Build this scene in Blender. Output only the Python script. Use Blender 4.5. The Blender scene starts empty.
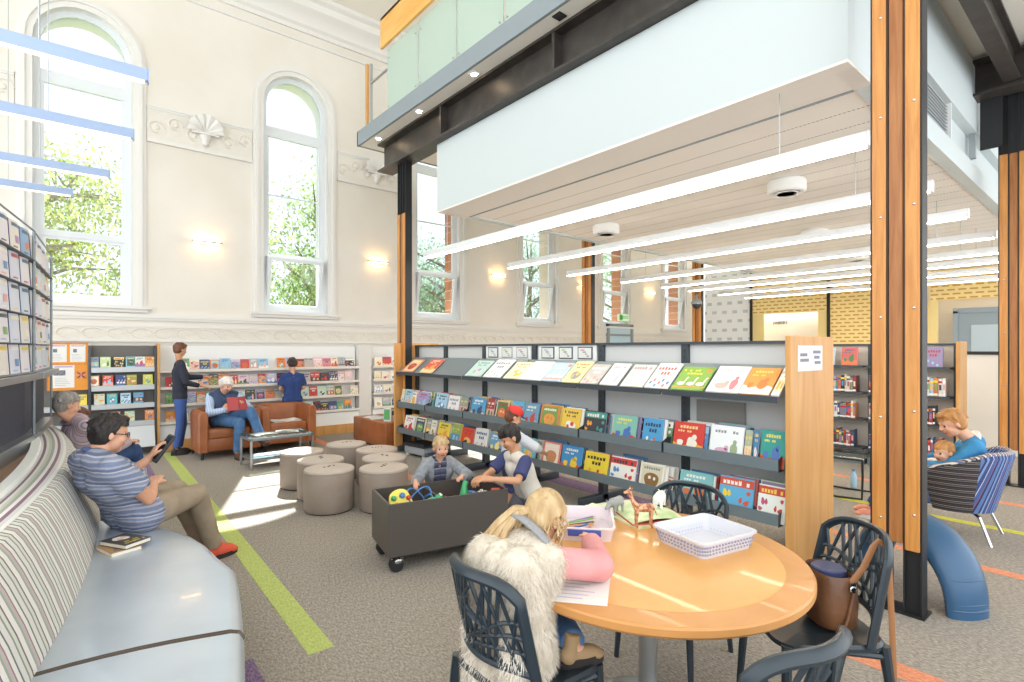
import bpy, bmesh, math, random
from mathutils import Vector, Matrix, Euler
SC = bpy.context.scene
COL = SC.collection
PI = math.pi
rnd = random.Random(7)

# ---------------------------------------------------------------- colours and materials
def lin(h):
    h = h.lstrip('#')
    o = []
    for i in (0, 2, 4):
        v = int(h[i:i+2], 16) / 255
        o.append(v/12.92 if v <= .04045 else ((v+.055)/1.055)**2.4)
    return (o[0], o[1], o[2], 1.0)

def new_mat(name):
    m = bpy.data.materials.new(name)
    m.use_nodes = True
    nt = m.node_tree
    return m, nt, nt.nodes['Principled BSDF']

def mat(name, hexcol, rough=.5, metal=0., spec=.5, noise=None, bump=None, alpha=1., coat=0., stretch=(1, 1, 1), sheen=0.):
    """noise=(scale, dark hex); bump=(scale, strength)"""
    m, nt, b = new_mat(name)
    b.inputs['Base Color'].default_value = lin(hexcol)
    b.inputs['Roughness'].default_value = rough
    b.inputs['Metallic'].default_value = metal
    b.inputs['Specular IOR Level'].default_value = spec
    if coat: b.inputs['Coat Weight'].default_value = coat
    if sheen: b.inputs['Sheen Weight'].default_value = sheen
    if noise or bump:
        tc = nt.nodes.new('ShaderNodeTexCoord')
        mp = nt.nodes.new('ShaderNodeMapping')
        mp.inputs['Scale'].default_value = stretch
        nt.links.new(tc.outputs['Object'], mp.inputs['Vector'])
    if noise:
        n = nt.nodes.new('ShaderNodeTexNoise')
        n.inputs['Scale'].default_value = noise[0]
        n.inputs['Detail'].default_value = 4
        nt.links.new(mp.outputs[0], n.inputs['Vector'])
        r = nt.nodes.new('ShaderNodeValToRGB')
        r.color_ramp.elements[0].position = .35
        r.color_ramp.elements[1].position = .65
        r.color_ramp.elements[0].color = lin(noise[1])
        r.color_ramp.elements[1].color = lin(hexcol)
        nt.links.new(n.outputs['Fac'], r.inputs['Fac'])
        nt.links.new(r.outputs['Color'], b.inputs['Base Color'])
    if bump:
        n2 = nt.nodes.new('ShaderNodeTexNoise')
        n2.inputs['Scale'].default_value = bump[0]
        n2.inputs['Detail'].default_value = 3
        nt.links.new(mp.outputs[0], n2.inputs['Vector'])
        bp = nt.nodes.new('ShaderNodeBump')
        bp.inputs['Strength'].default_value = bump[1]
        bp.inputs['Distance'].default_value = .02
        nt.links.new(n2.outputs['Fac'], bp.inputs['Height'])
        nt.links.new(bp.outputs[0], b.inputs['Normal'])
    return m

def wood(name, a, bcol, rough=.35, scale=(14, 14, 1.2), coat=0.):
    m, nt, b = new_mat(name)
    tc = nt.nodes.new('ShaderNodeTexCoord')
    mp = nt.nodes.new('ShaderNodeMapping')
    mp.inputs['Scale'].default_value = scale
    nt.links.new(tc.outputs['Object'], mp.inputs['Vector'])
    n = nt.nodes.new('ShaderNodeTexNoise')
    n.inputs['Scale'].default_value = 2.2
    n.inputs['Detail'].default_value = 6
    n.inputs['Distortion'].default_value = .6
    nt.links.new(mp.outputs[0], n.inputs['Vector'])
    r = nt.nodes.new('ShaderNodeValToRGB')
    r.color_ramp.elements[0].position = .3
    r.color_ramp.elements[1].position = .7
    r.color_ramp.elements[0].color = lin(bcol)
    r.color_ramp.elements[1].color = lin(a)
    nt.links.new(n.outputs['Fac'], r.inputs['Fac'])
    nt.links.new(r.outputs['Color'], b.inputs['Base Color'])
    b.inputs['Roughness'].default_value = rough
    if coat: b.inputs['Coat Weight'].default_value = coat
    return m

def stripes(name, cols, axis='Z', period=.1, rough=.7, weave=0., coord='Object', distort=0.):
    """hard bands of the listed (hex, width) colours along an object axis"""
    m, nt, b = new_mat(name)
    tc = nt.nodes.new('ShaderNodeTexCoord')
    src = tc.outputs['UV'] if coord == 'UV' else tc.outputs['Object']
    if distort:
        nz = nt.nodes.new('ShaderNodeTexNoise'); nz.inputs['Scale'].default_value = 7
        nt.links.new(src, nz.inputs['Vector'])
        mx = nt.nodes.new('ShaderNodeVectorMath'); mx.operation = 'MULTIPLY_ADD'
        mx.inputs[1].default_value = (distort,)*3
        nt.links.new(nz.outputs['Color'], mx.inputs[0]); nt.links.new(src, mx.inputs[2])
        src = mx.outputs[0]
    sp = nt.nodes.new('ShaderNodeSeparateXYZ')
    nt.links.new(src, sp.inputs[0])
    d = nt.nodes.new('ShaderNodeMath'); d.operation = 'DIVIDE'; d.inputs[1].default_value = period
    nt.links.new(sp.outputs[axis], d.inputs[0])
    f = nt.nodes.new('ShaderNodeMath'); f.operation = 'FRACT'
    nt.links.new(d.outputs[0], f.inputs[0])
    r = nt.nodes.new('ShaderNodeValToRGB'); r.color_ramp.interpolation = 'CONSTANT'
    tot = sum(w for _, w in cols); p = 0
    for i, (c, w) in enumerate(cols):
        if i < 2:
            e = r.color_ramp.elements[i]; e.position = p/tot
        else:
            e = r.color_ramp.elements.new(p/tot)
        e.color = lin(c); p += w
    nt.links.new(f.outputs[0], r.inputs['Fac'])
    nt.links.new(r.outputs['Color'], b.inputs['Base Color'])
    b.inputs['Roughness'].default_value = rough
    if weave:
        n2 = nt.nodes.new('ShaderNodeTexNoise'); n2.inputs['Scale'].default_value = weave
        nt.links.new(tc.outputs['Object'], n2.inputs['Vector'])
        bp = nt.nodes.new('ShaderNodeBump'); bp.inputs['Strength'].default_value = .3; bp.inputs['Distance'].default_value = .01
        nt.links.new(n2.outputs['Fac'], bp.inputs['Height']); nt.links.new(bp.outputs[0], b.inputs['Normal'])
    return m

def emit(name, hexcol, strength):
    m = bpy.data.materials.new(name); m.use_nodes = True
    nt = m.node_tree; nt.nodes.clear()
    o = nt.nodes.new('ShaderNodeOutputMaterial'); e = nt.nodes.new('ShaderNodeEmission')
    e.inputs[0].default_value = lin(hexcol); e.inputs[1].default_value = strength
    nt.links.new(e.outputs[0], o.inputs[0])
    return m

def glass(name, tint='#ffffff', gloss=.08, frost=0.):
    """thin pane: see-through with a little mirror; frost mixes in a milky translucent film"""
    m = bpy.data.materials.new(name); m.use_nodes = True
    nt = m.node_tree; nt.nodes.clear()
    o = nt.nodes.new('ShaderNodeOutputMaterial')
    t = nt.nodes.new('ShaderNodeBsdfTransparent'); t.inputs[0].default_value = lin(tint)
    g = nt.nodes.new('ShaderNodeBsdfGlossy'); g.inputs['Roughness'].default_value = .03
    mx = nt.nodes.new('ShaderNodeMixShader'); mx.inputs[0].default_value = gloss
    nt.links.new(t.outputs[0], mx.inputs[1]); nt.links.new(g.outputs[0], mx.inputs[2])
    last = mx
    if frost:
        tr = nt.nodes.new('ShaderNodeBsdfTranslucent'); tr.inputs[0].default_value = lin(tint)
        df = nt.nodes.new('ShaderNodeBsdfDiffuse'); df.inputs[0].default_value = lin(tint)
        m1 = nt.nodes.new('ShaderNodeMixShader'); m1.inputs[0].default_value = .5
        nt.links.new(tr.outputs[0], m1.inputs[1]); nt.links.new(df.outputs[0], m1.inputs[2])
        m2 = nt.nodes.new('ShaderNodeMixShader'); m2.inputs[0].default_value = frost
        nt.links.new(mx.outputs[0], m2.inputs[1]); nt.links.new(m1.outputs[0], m2.inputs[2])
        last = m2
    nt.links.new(last.outputs[0], o.inputs[0])
    return m

# ---------------------------------------------------------------- mesh builder
def frame_from(d, up=Vector((0, 0, 1))):
    d = Vector(d).normalized()
    if abs(d.dot(up)) > .98: up = Vector((0, 1, 0))
    x = up.cross(d).normalized(); y = d.cross(x).normalized()
    return x, y, d

class MB:
    def __init__(s):
        s.v = []; s.f = []; s.m = []; s.s = []; s.uv = {}
    def add(s, vs, fs, mi=0, sm=False, X=None):
        n = len(s.v)
        for p in vs:
            p = Vector(p)
            s.v.append(X @ p if X is not None else p)
        for f in fs:
            s.f.append([n+i for i in f]); s.m.append(mi); s.s.append(sm)
        return s
    def bm(s, b, mi=0, sm=False, X=None):
        b.verts.ensure_lookup_table(); b.verts.index_update()
        s.add([v.co.copy() for v in b.verts], [[v.index for v in f.verts] for f in b.faces], mi, sm, X)
        b.free(); return s
    def box(s, c, size, mi=0, bev=0., seg=2, rz=0., R=None):
        b = bmesh.new(); bmesh.ops.create_cube(b, size=1)
        bmesh.ops.scale(b, vec=Vector(size), verts=b.verts)
        if bev:
            bmesh.ops.bevel(b, geom=list(b.edges), offset=bev, segments=seg, profile=.5, affect='EDGES')
        X = Matrix.Translation(Vector(c)) @ (R.to_4x4() if R is not None else Matrix.Rotation(rz, 4, 'Z'))
        return s.bm(b, mi, bev > 0, X)
    def bx(s, x0, x1, y0, y1, z0, z1, mi=0, bev=0., seg=2):
        return s.box(((x0+x1)/2, (y0+y1)/2, (z0+z1)/2), (abs(x1-x0), abs(y1-y0), abs(z1-z0)), mi, bev, seg)
    def cyl(s, p0, p1, r0, r1=None, n=14, mi=0, cap=True, sm=True):
        r1 = r0 if r1 is None else r1
        p0, p1 = Vector(p0), Vector(p1)
        x, y, d = frame_from(p1-p0)
        vs = []
        for p, r in ((p0, r0), (p1, r1)):
            for i in range(n):
                a = 2*PI*i/n
                vs.append(p + x*r*math.cos(a) + y*r*math.sin(a))
        fs = [[i, (i+1) % n, n+(i+1) % n, n+i] for i in range(n)]
        s.add(vs, fs, mi, sm)
        if cap:
            s.add(vs[:n], [list(range(n))[::-1]], mi); s.add(vs[n:], [list(range(n))], mi)
        return s
    def tube(s, pts, r, n=8, mi=0, closed=False, flat=None):
        """flat=(a,b): elliptical section with half sizes r*a (side) and r*b"""
        pts = [Vector(p) for p in pts]; N = len(pts)
        rs = r if isinstance(r, (list, tuple)) else [r]*N
        vs = []; up = None
        for k, p in enumerate(pts):
            if closed: d = pts[(k+1) % N]-pts[k-1]
            else: d = pts[min(k+1, N-1)]-pts[max(k-1, 0)]
            d = d.normalized()
            if up is None:
                x, y, _ = frame_from(d)
            else:
                x = up - d*up.dot(d)
                x = x.normalized() if x.length > 1e-6 else frame_from(d)[0]
                y = d.cross(x)
            up = x
            fa, fb = flat or (1, 1)
            for i in range(n):
                a = 2*PI*i/n
                vs.append(p + x*rs[k]*fa*math.cos(a) + y*rs[k]*fb*math.sin(a))
        fs = []
        for k in range(N if closed else N-1):
            k2 = (k+1) % N
            for i in range(n):
                fs.append([k*n+i, k*n+(i+1) % n, k2*n+(i+1) % n, k2*n+i])
        if not closed:
            fs.append(list(range(n))[::-1]); fs.append([(N-1)*n+i for i in range(n)])
        return s.add(vs, fs, mi, True)
    def lathe(s, prof, n=24, mi=0, c=(0, 0, 0), sm=True):
        vs = []; c = Vector(c)
        for r, z in prof:
            for i in range(n):
                a = 2*PI*i/n
                vs.append(c + Vector((r*math.cos(a), r*math.sin(a), z)))
        fs = []
        for k in range(len(prof)-1):
            for i in range(n):
                fs.append([k*n+i, k*n+(i+1) % n, (k+1)*n+(i+1) % n, (k+1)*n+i])
        s.add(vs, fs, mi, sm)
        if prof[0][0] > 1e-5: s.add(vs[:n], [list(range(n))[::-1]], mi)
        if prof[-1][0] > 1e-5: s.add(vs[-n:], [list(range(n))], mi)
        return s
    def prism(s, poly, h, o=(0, 0, 0), ax=(1, 0, 0), ay=(0, 1, 0), mi=0, sm=False):
        """flat outline in the plane o+ax*u+ay*v pushed h along ax x ay"""
        o, ax, ay = Vector(o), Vector(ax), Vector(ay); nz = ax.cross(ay).normalized()
        n = len(poly)
        a = [o+ax*u+ay*v for u, v in poly]; b = [p+nz*h for p in a]
        s.add(a+b, [list(range(n))[::-1], [n+i for i in range(n)]], mi)
        return s.add(a+b, [[i, (i+1) % n, n+(i+1) % n, n+i] for i in range(n)], mi, sm)
    def sph(s, c, r, mi=0, nu=16, nv=10, R=None):
        r = (r, r, r) if not isinstance(r, (list, tuple)) else r
        b = bmesh.new(); bmesh.ops.create_uvsphere(b, u_segments=nu, v_segments=nv, radius=1)
        X = Matrix.Translation(Vector(c)) @ (R.to_4x4() if R is not None else Matrix.Identity(4)) @ Matrix.Diagonal((r[0], r[1], r[2], 1))
        return s.bm(b, mi, True, X)
    def grid(s, rows, mi=0, sm=True, closed_u=False, closed_v=False):
        """rows of points joined into a sheet"""
        R, C = len(rows), len(rows[0])
        fs = []
        for i in range(R if closed_v else R-1):
            for j in range(C if closed_u else C-1):
                fs.append([i*C+j, i*C+(j+1) % C, ((i+1) % R)*C+(j+1) % C, ((i+1) % R)*C+j])
        return s.add([p for r in rows for p in r], fs, mi, sm)
    def ring(s, prof_fn, n, mi=0, sm=True): 
        return s.grid([prof_fn(2*PI*i/n) for i in range(n)], mi, sm, closed_u=True, closed_v=True)
    def move(s, d):
        d = Vector(d); s.v = [p+d for p in s.v]; return s
    def xf(s, X):
        s.v = [X @ p for p in s.v]; return s

def mesh_of(name, mb, mats, sharp=35, weld=False):
    me = bpy.data.meshes.new(name)
    me.from_pydata([tuple(p) for p in mb.v], [], mb.f)
    for m in (mats if isinstance(mats, (list, tuple)) else [mats]): me.materials.append(m)
    for p, mi, sm in zip(me.polygons, mb.m, mb.s):
        p.material_index = mi; p.use_smooth = sm
    b = bmesh.new(); b.from_mesh(me)
    if weld: bmesh.ops.remove_doubles(b, verts=b.verts, dist=1e-5)
    bmesh.ops.recalc_face_normals(b, faces=b.faces)
    b.to_mesh(me); b.free()
    me.set_sharp_from_angle(angle=math.radians(sharp))
    me.update()
    return me

def obj(name, mb, mats, parent=None, loc=(0, 0, 0), rz=0., sharp=35, weld=False):
    o = bpy.data.objects.new(name, mesh_of(name, mb, mats, sharp, weld))
    COL.objects.link(o)
    o.location = loc; o.rotation_euler = (0, 0, rz)
    if parent is not None: o.parent = parent
    return o

def tag(o, label, cat, group=None, kind=None):
    o['label'] = label; o['category'] = cat
    if group: o['group'] = group
    if kind: o['kind'] = kind
    return o

def thing(name, label, cat, loc=(0, 0, 0), rz=0., group=None):
    o = bpy.data.objects.new(name, None); COL.objects.link(o)
    o.empty_display_size = .1
    o.location = loc; o.rotation_euler = (0, 0, rz)
    return tag(o, label, cat, group)

def struct(name, mb, mats, parent=None, **k):
    o = obj(name, mb, mats, parent, **k)
    if parent is None: o['kind'] = 'structure'
    return o

def copy_tree(o, parent=None):
    c = o.copy(); COL.objects.link(c)
    if parent is not None:
        c.parent = parent
    for ch in [x for x in KIDS.get(o.name, o.children)]:
        copy_tree(ch, c)
    return c
KIDS = {}

def dup(o, loc, rz=None, label=None, group=None):
    c = copy_tree(o)
    c.location = loc
    if rz is not None: c.rotation_euler = (0, 0, rz)
    if label: c['label'] = label
    if group: c['group'] = group
    return c

ORD = ('first second third fourth fifth sixth seventh eighth ninth tenth eleventh twelfth thirteenth fourteenth fifteenth sixteenth seventeenth '
       'eighteenth nineteenth twentieth twenty-first twenty-second twenty-third twenty-fourth twenty-fifth twenty-sixth twenty-seventh twenty-eighth '
       'twenty-ninth thirtieth').split()
# 3x5 dot letters for small print on signs
FONT = {'A': '010101111101101', 'B': '110101110101110', 'C': '011100100100011', 'D': '110101101101110', 'E': '111100110100111', 'F': '111100110100100',
        'G': '011100101101011', 'H': '101101111101101', 'I': '111010010010111', 'L': '100100100100111', 'M': '101111111101101', 'N': '110101101101101',
        'O': '010101101101010', 'P': '110101110100100', 'R': '110101110101101', 'S': '011100010001110', 'T': '111010010010010', 'U': '101101101101111',
        'V': '101101101101010', 'X': '101101010101101', 'Y': '101101010010010', ' ': '0'*15}
def dots(mb, text, o, ax, ay, size, mi, depth=.002):
    """letters of small blocks; o = top-left corner, size = letter height"""
    u = size/5; o, ax, ay = Vector(o), Vector(ax).normalized(), Vector(ay).normalized()
    for k, ch in enumerate(text):
        bits = FONT.get(ch.upper(), '1'*15)
        for i in range(5):
            for j in range(3):
                if bits[i*3+j] == '1':
                    p = o + ax*(k*4+j)*u - ay*(i+1)*u
                    mb.prism([(0, 0), (u, 0), (u, u), (0, u)], depth, p, ax, ay, mi)
# ================================================================ camera
FPX = 533.0
cam = bpy.data.cameras.new('camera'); camo = bpy.data.objects.new('camera', cam); COL.objects.link(camo)
cam.sensor_width = 36; cam.sensor_fit = 'HORIZONTAL'; cam.lens = FPX*36/1024
cam.shift_y = (349.5-341)/1024
cam.clip_start = .05; cam.clip_end = 300
A = math.radians(50.1)
fwd = Vector((math.cos(A), math.sin(A), 0))
camo.location = (0, 0, 1.6)
camo.rotation_euler = fwd.to_track_quat('-Z', 'Y').to_euler()
SC.camera = camo

# ================================================================ materials
M = {}
M['wall'] = mat('cream_plaster', '#e7e2d9', .8, noise=(1.2, '#e2dcd1'))
M['relief'] = mat('cream_relief_plaster', '#e2ddd3', .8, bump=(9, 1.0))
M['trimw'] = mat('white_gloss_paint', '#e3e1dc', .4)
M['ceil'] = mat('ceiling_paint', '#f0ece2', .85)
M['white'] = mat('white_board', '#f1f3f2', .6)
M['bulk'] = mat('bulkhead_paint', '#ccd5d6', .7)
M['frame_white'] = mat('white_sash_paint', '#dfe4e7', .4)
M['steel'] = mat('dark_bronze_steel', '#4b4642', .45, .3, noise=(6, '#3e3935'))
M['steelblack'] = mat('black_steel', '#2c2d2f', .5, .3)
M['cfc'] = mat('grey_fascia_board', '#8d979d', .55)
M['gal'] = mat('brushed_steel', '#b4b9bd', .3, .9)
M['chrome'] = mat('chrome', '#d4d7d9', .15, 1.)
M['tim'] = wood('golden_timber', '#d99a52', '#bd7a38', .4, (16, 16, 1.0))
M['tim2'] = wood('red_brown_timber', '#b57a45', '#955b2c', .45, (16, 16, 1.0))
M['timpanel'] = wood('beech_veneer', '#dba868', '#c98f4f', .4, (5, 5, .5))
M['timy'] = wood('yellow_plywood', '#eebb6a', '#e3a650', .45, (2, .6, 6))
M['glass'] = glass('window_glass', '#ffffff', .04)
M['wglass'] = glass('sky_dimming_glass', '#d6dade', .04)  # grey tint added to dim the sky seen through the panes
M['green_glass'] = glass('frosted_green_glass', '#dfece5', .07, .75)
M['brick'] = None

def brick_mat():
    m, nt, b = new_mat('red_brick')
    tc = nt.nodes.new('ShaderNodeTexCoord'); mp = nt.nodes.new('ShaderNodeMapping')
    mp.inputs['Rotation'].default_value = (PI/2, 0, PI/2)
    br = nt.nodes.new('ShaderNodeTexBrick')
    br.inputs['Color1'].default_value = lin('#b5775a'); br.inputs['Color2'].default_value = lin('#c48c6c'); br.inputs['Mortar'].default_value = lin('#d5cabb')
    br.inputs['Scale'].default_value = 1; br.inputs['Brick Width'].default_value = .23; br.inputs['Row Height'].default_value = .085
    br.inputs['Mortar Size'].default_value = .008
    nt.links.new(tc.outputs['Object'], mp.inputs[0]); nt.links.new(mp.outputs[0], br.inputs[0]); nt.links.new(br.outputs['Color'], b.inputs['Base Color'])
    b.inputs['Roughness'].default_value = .9
    return m
M['brick'] = brick_mat()

def carpet(name, a, bcol, c):
    m, nt, b = new_mat(name)
    tc = nt.nodes.new('ShaderNodeTexCoord')
    n = nt.nodes.new('ShaderNodeTexNoise'); n.inputs['Scale'].default_value = 90; n.inputs['Detail'].default_value = 3; n.inputs['Roughness'].default_value = .8
    mp = nt.nodes.new('ShaderNodeMapping'); mp.inputs['Scale'].default_value = (1, .45, 1); mp.inputs['Rotation'].default_value = (0, 0, .6)
    nt.links.new(tc.outputs['Object'], mp.inputs[0]); nt.links.new(mp.outputs[0], n.inputs['Vector'])
    r = nt.nodes.new('ShaderNodeValToRGB')
    r.color_ramp.elements[0].position = .36; r.color_ramp.elements[0].color = lin(bcol)
    r.color_ramp.elements[1].position = .64; r.color_ramp.elements[1].color = lin(c)
    e = r.color_ramp.elements.new(.5); e.color = lin(a)
    nt.links.new(n.outputs['Fac'], r.inputs['Fac']); nt.links.new(r.outputs['Color'], b.inputs['Base Color'])
    bp = nt.nodes.new('ShaderNodeBump'); bp.inputs['Strength'].default_value = .5; bp.inputs['Distance'].default_value = .01
    nt.links.new(n.outputs['Fac'], bp.inputs['Height']); nt.links.new(bp.outputs[0], b.inputs['Normal'])
    b.inputs['Roughness'].default_value = .95; b.inputs['Specular IOR Level'].default_value = .2
    return m
M['carpet'] = carpet('grey_brown_carpet', '#9f978d', '#837b72', '#b9b1a5')
M['cgreen'] = carpet('lime_carpet', '#b9c674', '#a8b562', '#c8d488')
M['cpurple'] = carpet('purple_carpet', '#86708f', '#6d5779', '#9f8aa5')
M['corange'] = carpet('orange_carpet', '#dc9270', '#cb7f5c', '#e8a686')
M['cyellow'] = carpet('yellow_carpet', '#d2cf52', '#bdb93d', '#dfdc6c')

# ================================================================ floor
fb = MB()
fb.bx(-6, 18, -4, 10.9, -.2, 0, 0)
K = .023
def fstripe(x, w, y0, y1, mi):
    def X(y): return x + K*(y-3)
    fb.add([(X(y0)-w/2, y0, .0015), (X(y0)+w/2, y0, .0015), (X(y1)+w/2, y1, .0015), (X(y1)-w/2, y1, .0015)], [[0, 1, 2, 3]], mi)
fstripe(1.045, .135, 2.82, 9.75, 1)
fstripe(.48, .52, .8, 2.98, 2)
fstripe(.50, .5, 7.25, 9.0, 2)
fstripe(3.235, .15, -3, 1.06, 3)
fstripe(3.235, .15, 3.2, 9.7, 3)
fstripe(4.6, .3, 3.2, 5.2, 2)
fstripe(5.2, .12, -3, 9, 3)
fstripe(6.43, .11, -3, 9, 4)
fstripe(7.55, .13, -3, 9, 3)
struct('floor', fb, [M['carpet'], M['cgreen'], M['cpurple'], M['corange'], M['cyellow']])

# ================================================================ back wall with arched windows
YW = 10.2
WC = [.21+3.08*i for i in range(-1, 6)]         # window centre lines
HW, SILL, SPR, ZC = .58, 2.28, 6.08, 8.1        # half width, sill, spring, ceiling
NA = 16
def arch(cx, r, z0=SPR, n=NA):
    return [(cx - r*math.cos(PI*i/n), z0 + r*math.sin(PI*i/n)) for i in range(n+1)]
def wall_face(mb, y, mi):
    xs = [-5.5]
    for c in WC: xs += [c-HW, c+HW]
    xs.append(17.2)
    for i in range(0, len(xs), 2):
        mb.add([(xs[i], y, 0), (xs[i+1], y, 0), (xs[i+1], y, ZC), (xs[i], y, ZC)], [[0, 1, 2, 3]], mi)
    for c in WC:
        mb.add([(c-HW, y, 0), (c+HW, y, 0), (c+HW, y, SILL), (c-HW, y, SILL)], [[0, 1, 2, 3]], mi)
        a = arch(c, HW)
        for (x0, z0), (x1, z1) in zip(a, a[1:]):
            mb.add([(x0, y, z0), (x1, y, z1), (x1, y, ZC), (x0, y, ZC)], [[0, 1, 2, 3]], mi)
def reveal(mb, c, y0, y1, mi):
    pts = [(c-HW, SILL)] + arch(c, HW) + [(c+HW, SILL)]
    for (x0, z0), (x1, z1) in zip(pts, pts[1:]+pts[:1]):
        mb.add([(x0, y0, z0), (x1, y0, z1), (x1, y1, z1), (x0, y1, z0)], [[0, 1, 2, 3]], mi if mi != 1 or (c > 5 and abs(x0-x1) < 1e-4) else 2)
w = MB()
wall_face(w, YW, 0); wall_face(w, YW+.62, 1)
for c in WC:
    reveal(w, c, YW, YW+.22, 2); reveal(w, c, YW+.22, YW+.62, 1)
w.bx(-5.5, -5.4, YW, YW+.62, 0, ZC, 0); w.bx(17.1, 17.2, YW, YW+.62, 0, ZC, 0)
struct('wall_back', w, [M['wall'], M['brick'], M['trimw']])

def arch_band(mb, c, r0, r1, y0, y1, z0, mi=0):
    """moulding that runs up both sides and over the arch, from radius r0 to r1"""
    a = [(c-r0, z0)] + arch(c, r0) + [(c+r0, z0)]
    b = [(c-r1, z0)] + arch(c, r1) + [(c+r1, z0)]
    rows = [[(x, y1, z) for x, z in a], [(x, y0, z) for x, z in a], [(x, y0, z) for x, z in b], [(x, y1, z) for x, z in b]]
    for i in range(4):
        mb.grid([rows[i], rows[(i+1) % 4]], mi, False)
    mb.add([r[0] for r in rows], [[0, 1, 2, 3]], mi); mb.add([r[-1] for r in rows], [[0, 1, 2, 3]], mi)

for i, c in enumerate(WC):
    n = i+1
    f = MB()
    yf = YW+.10
    arch_band(f, c, .50, HW, yf, yf+.09, SILL)
    f.bx(c-.5, c+.5, yf, yf+.09, SILL, SILL+.07)
    f.bx(c-.5, c+.5, yf, yf+.08, 5.50, 5.68)                        # transom
    f.bx(c-.5, c-.455, yf+.01, yf+.06, 3.33, 5.5); f.bx(c+.455, c+.5, yf+.01, yf+.06, 3.33, 5.5)
    f.bx(c-.5, c+.5, yf, yf+.06, 3.27, 3.36)                        # meeting rail
    f.bx(c-.46, c+.46, yf+.02, yf+.045, 4.42, 4.445)
    wo = struct('window_%d' % n, f, [M['frame_white']])
    g = MB()
    g.bx(c-.5, c+.5, yf+.035, yf+.04, 3.36, 5.5)
    pts = arch(c, .5)
    g.prism([(x-c, z-5.68) for x, z in [(c-.5, 5.68)] + pts + [(c+.5, 5.68)]], .005, (c, yf+.04, 5.68), (1, 0, 0), (0, 0, 1))
    struct('pane', g, [M['wglass']], wo)
    # lower sash, tipped into the room at its top on all but the first two
    s = MB(); tilt = 0 if i < 2 else math.radians(9)
    hgt = .94
    s.bx(-.5, -.44, -.025, .025, 0, hgt); s.bx(.44, .5, -.025, .025, 0, hgt); s.bx(-.44, .44, -.025, .025, 0, .08); s.bx(-.44, .44, -.025, .025, hgt-.06, hgt)
    X = Matrix.Translation((c, yf+.05, SILL+.07)) @ Matrix.Rotation(tilt, 4, 'X')
    s.xf(X)
    so = obj('lower_sash', s, [M['frame_white']], wo)
    g = MB(); g.bx(-.44, .44, -.003, .003, .08, hgt-.06); g.xf(X)
    obj('sash_pane', g, [M['wglass']], so)
    if tilt:
        k = MB()
        for sx in (-.515, .505):
            k.prism([(0, 0), (0, hgt), (-.17, hgt)], .01, (c+sx, yf+.05, SILL+.07), (0, 1, 0), (0, 0, 1))
        obj('side_cheek', k, [M['frame_white']], wo)
    # moulded architrave, sill board
    t = MB()
    arch_band(t, c, HW, .66, YW-.03, YW+.02, SILL-.02)
    arch_band(t, c, .66, .71, YW-.055, YW+.02, SILL-.02)
    arch_band(t, c, .71, .76, YW-.025, YW+.02, SILL-.02)
    t.bx(c-.82, c+.82, YW-.09, YW+.1, SILL-.05, SILL)
    t.bx(c-.78, c+.78, YW-.05, YW+.02, SILL-.10, SILL-.05)
    struct('trim_%d' % n, t, [M['trimw']])

# frieze at arch-spring height, dado band, cornice
def hband(mb, x0, x1, zs, mi=0):
    """zs: list of (z0, z1, depth)"""
    for z0, z1, d in zs: mb.bx(x0, x1, YW-d, YW+.01, z0, z1, mi)
fr = MB(); rel = MB()
edges = [-5.4] + [e for c in WC for e in (c-.77, c+.77)] + [17.1]
for i in range(0, len(edges), 2):
    x0, x1 = edges[i], edges[i+1]
    hband(fr, x0, x1, [(4.90, 4.94, .05), (4.94, 4.965, .035), (5.43, 5.46, .035), (5.46, 5.49, .05)])
    rel.bx(x0, x1, YW-.022, YW+.01, 4.965, 5.43)
    # scrolled leaves in relief
    q = x0+.12; k = 0
    while q < x1-.1:
        cz = 5.195 + (.05 if k % 2 else -.05)
        n0 = len(rel.v)
        rel.lathe([(.0, .02), (.035, .016), (.05, 0)], 10, 0)
        for v in range(n0, len(rel.v)):
            p = rel.v[v]; rel.v[v] = Vector((q+p.x, YW-.022-p.z, cz+p.y))
        rel.tube([(q+.12*math.cos(a)*(1-a/14), YW-.028, cz+.12*math.sin(a)*(1-a/14)) for a in [j*.55 for j in range(10)]], .013, 6)
        q += .26; k += 1
hband(fr, -5.4, 17.1, [(2.10, 2.16, .05), (2.06, 2.10, .03), (1.95, 1.99, .03), (1.72, 1.76, .035)])
rel.bx(-5.4, 17.1, YW-.018, YW+.01, 1.76, 1.95)
q = -1.2
while q < 16.8:
    rel.tube([(q+.16*math.cos(a)*(1-a/12), YW-.02, 1.855+.075*math.sin(a)) for a in [j*.6 for j in range(9)]], .009, 5)
    q += .3
struct('trim_8', fr, [M['trimw']]); struct('trim_9', rel, [M['relief']])
co = MB()
prof = [(0, 7.55), (.04, 7.55), (.05, 7.62), (.10, 7.66), (.12, 7.74), (.20, 7.82), (.30, 7.88), (.34, 7.98), (.42, 8.02), (.42, 8.1), (0, 8.1)]
co.grid([[(-5.4, YW-d, z) for d, z in prof], [(17.1, YW-d, z) for d, z in prof]], 0, False)
hband(co, -5.4, 17.1, [(7.36, 7.40, .03)])
struct('trim_10', co, [M['trimw']])
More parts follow.
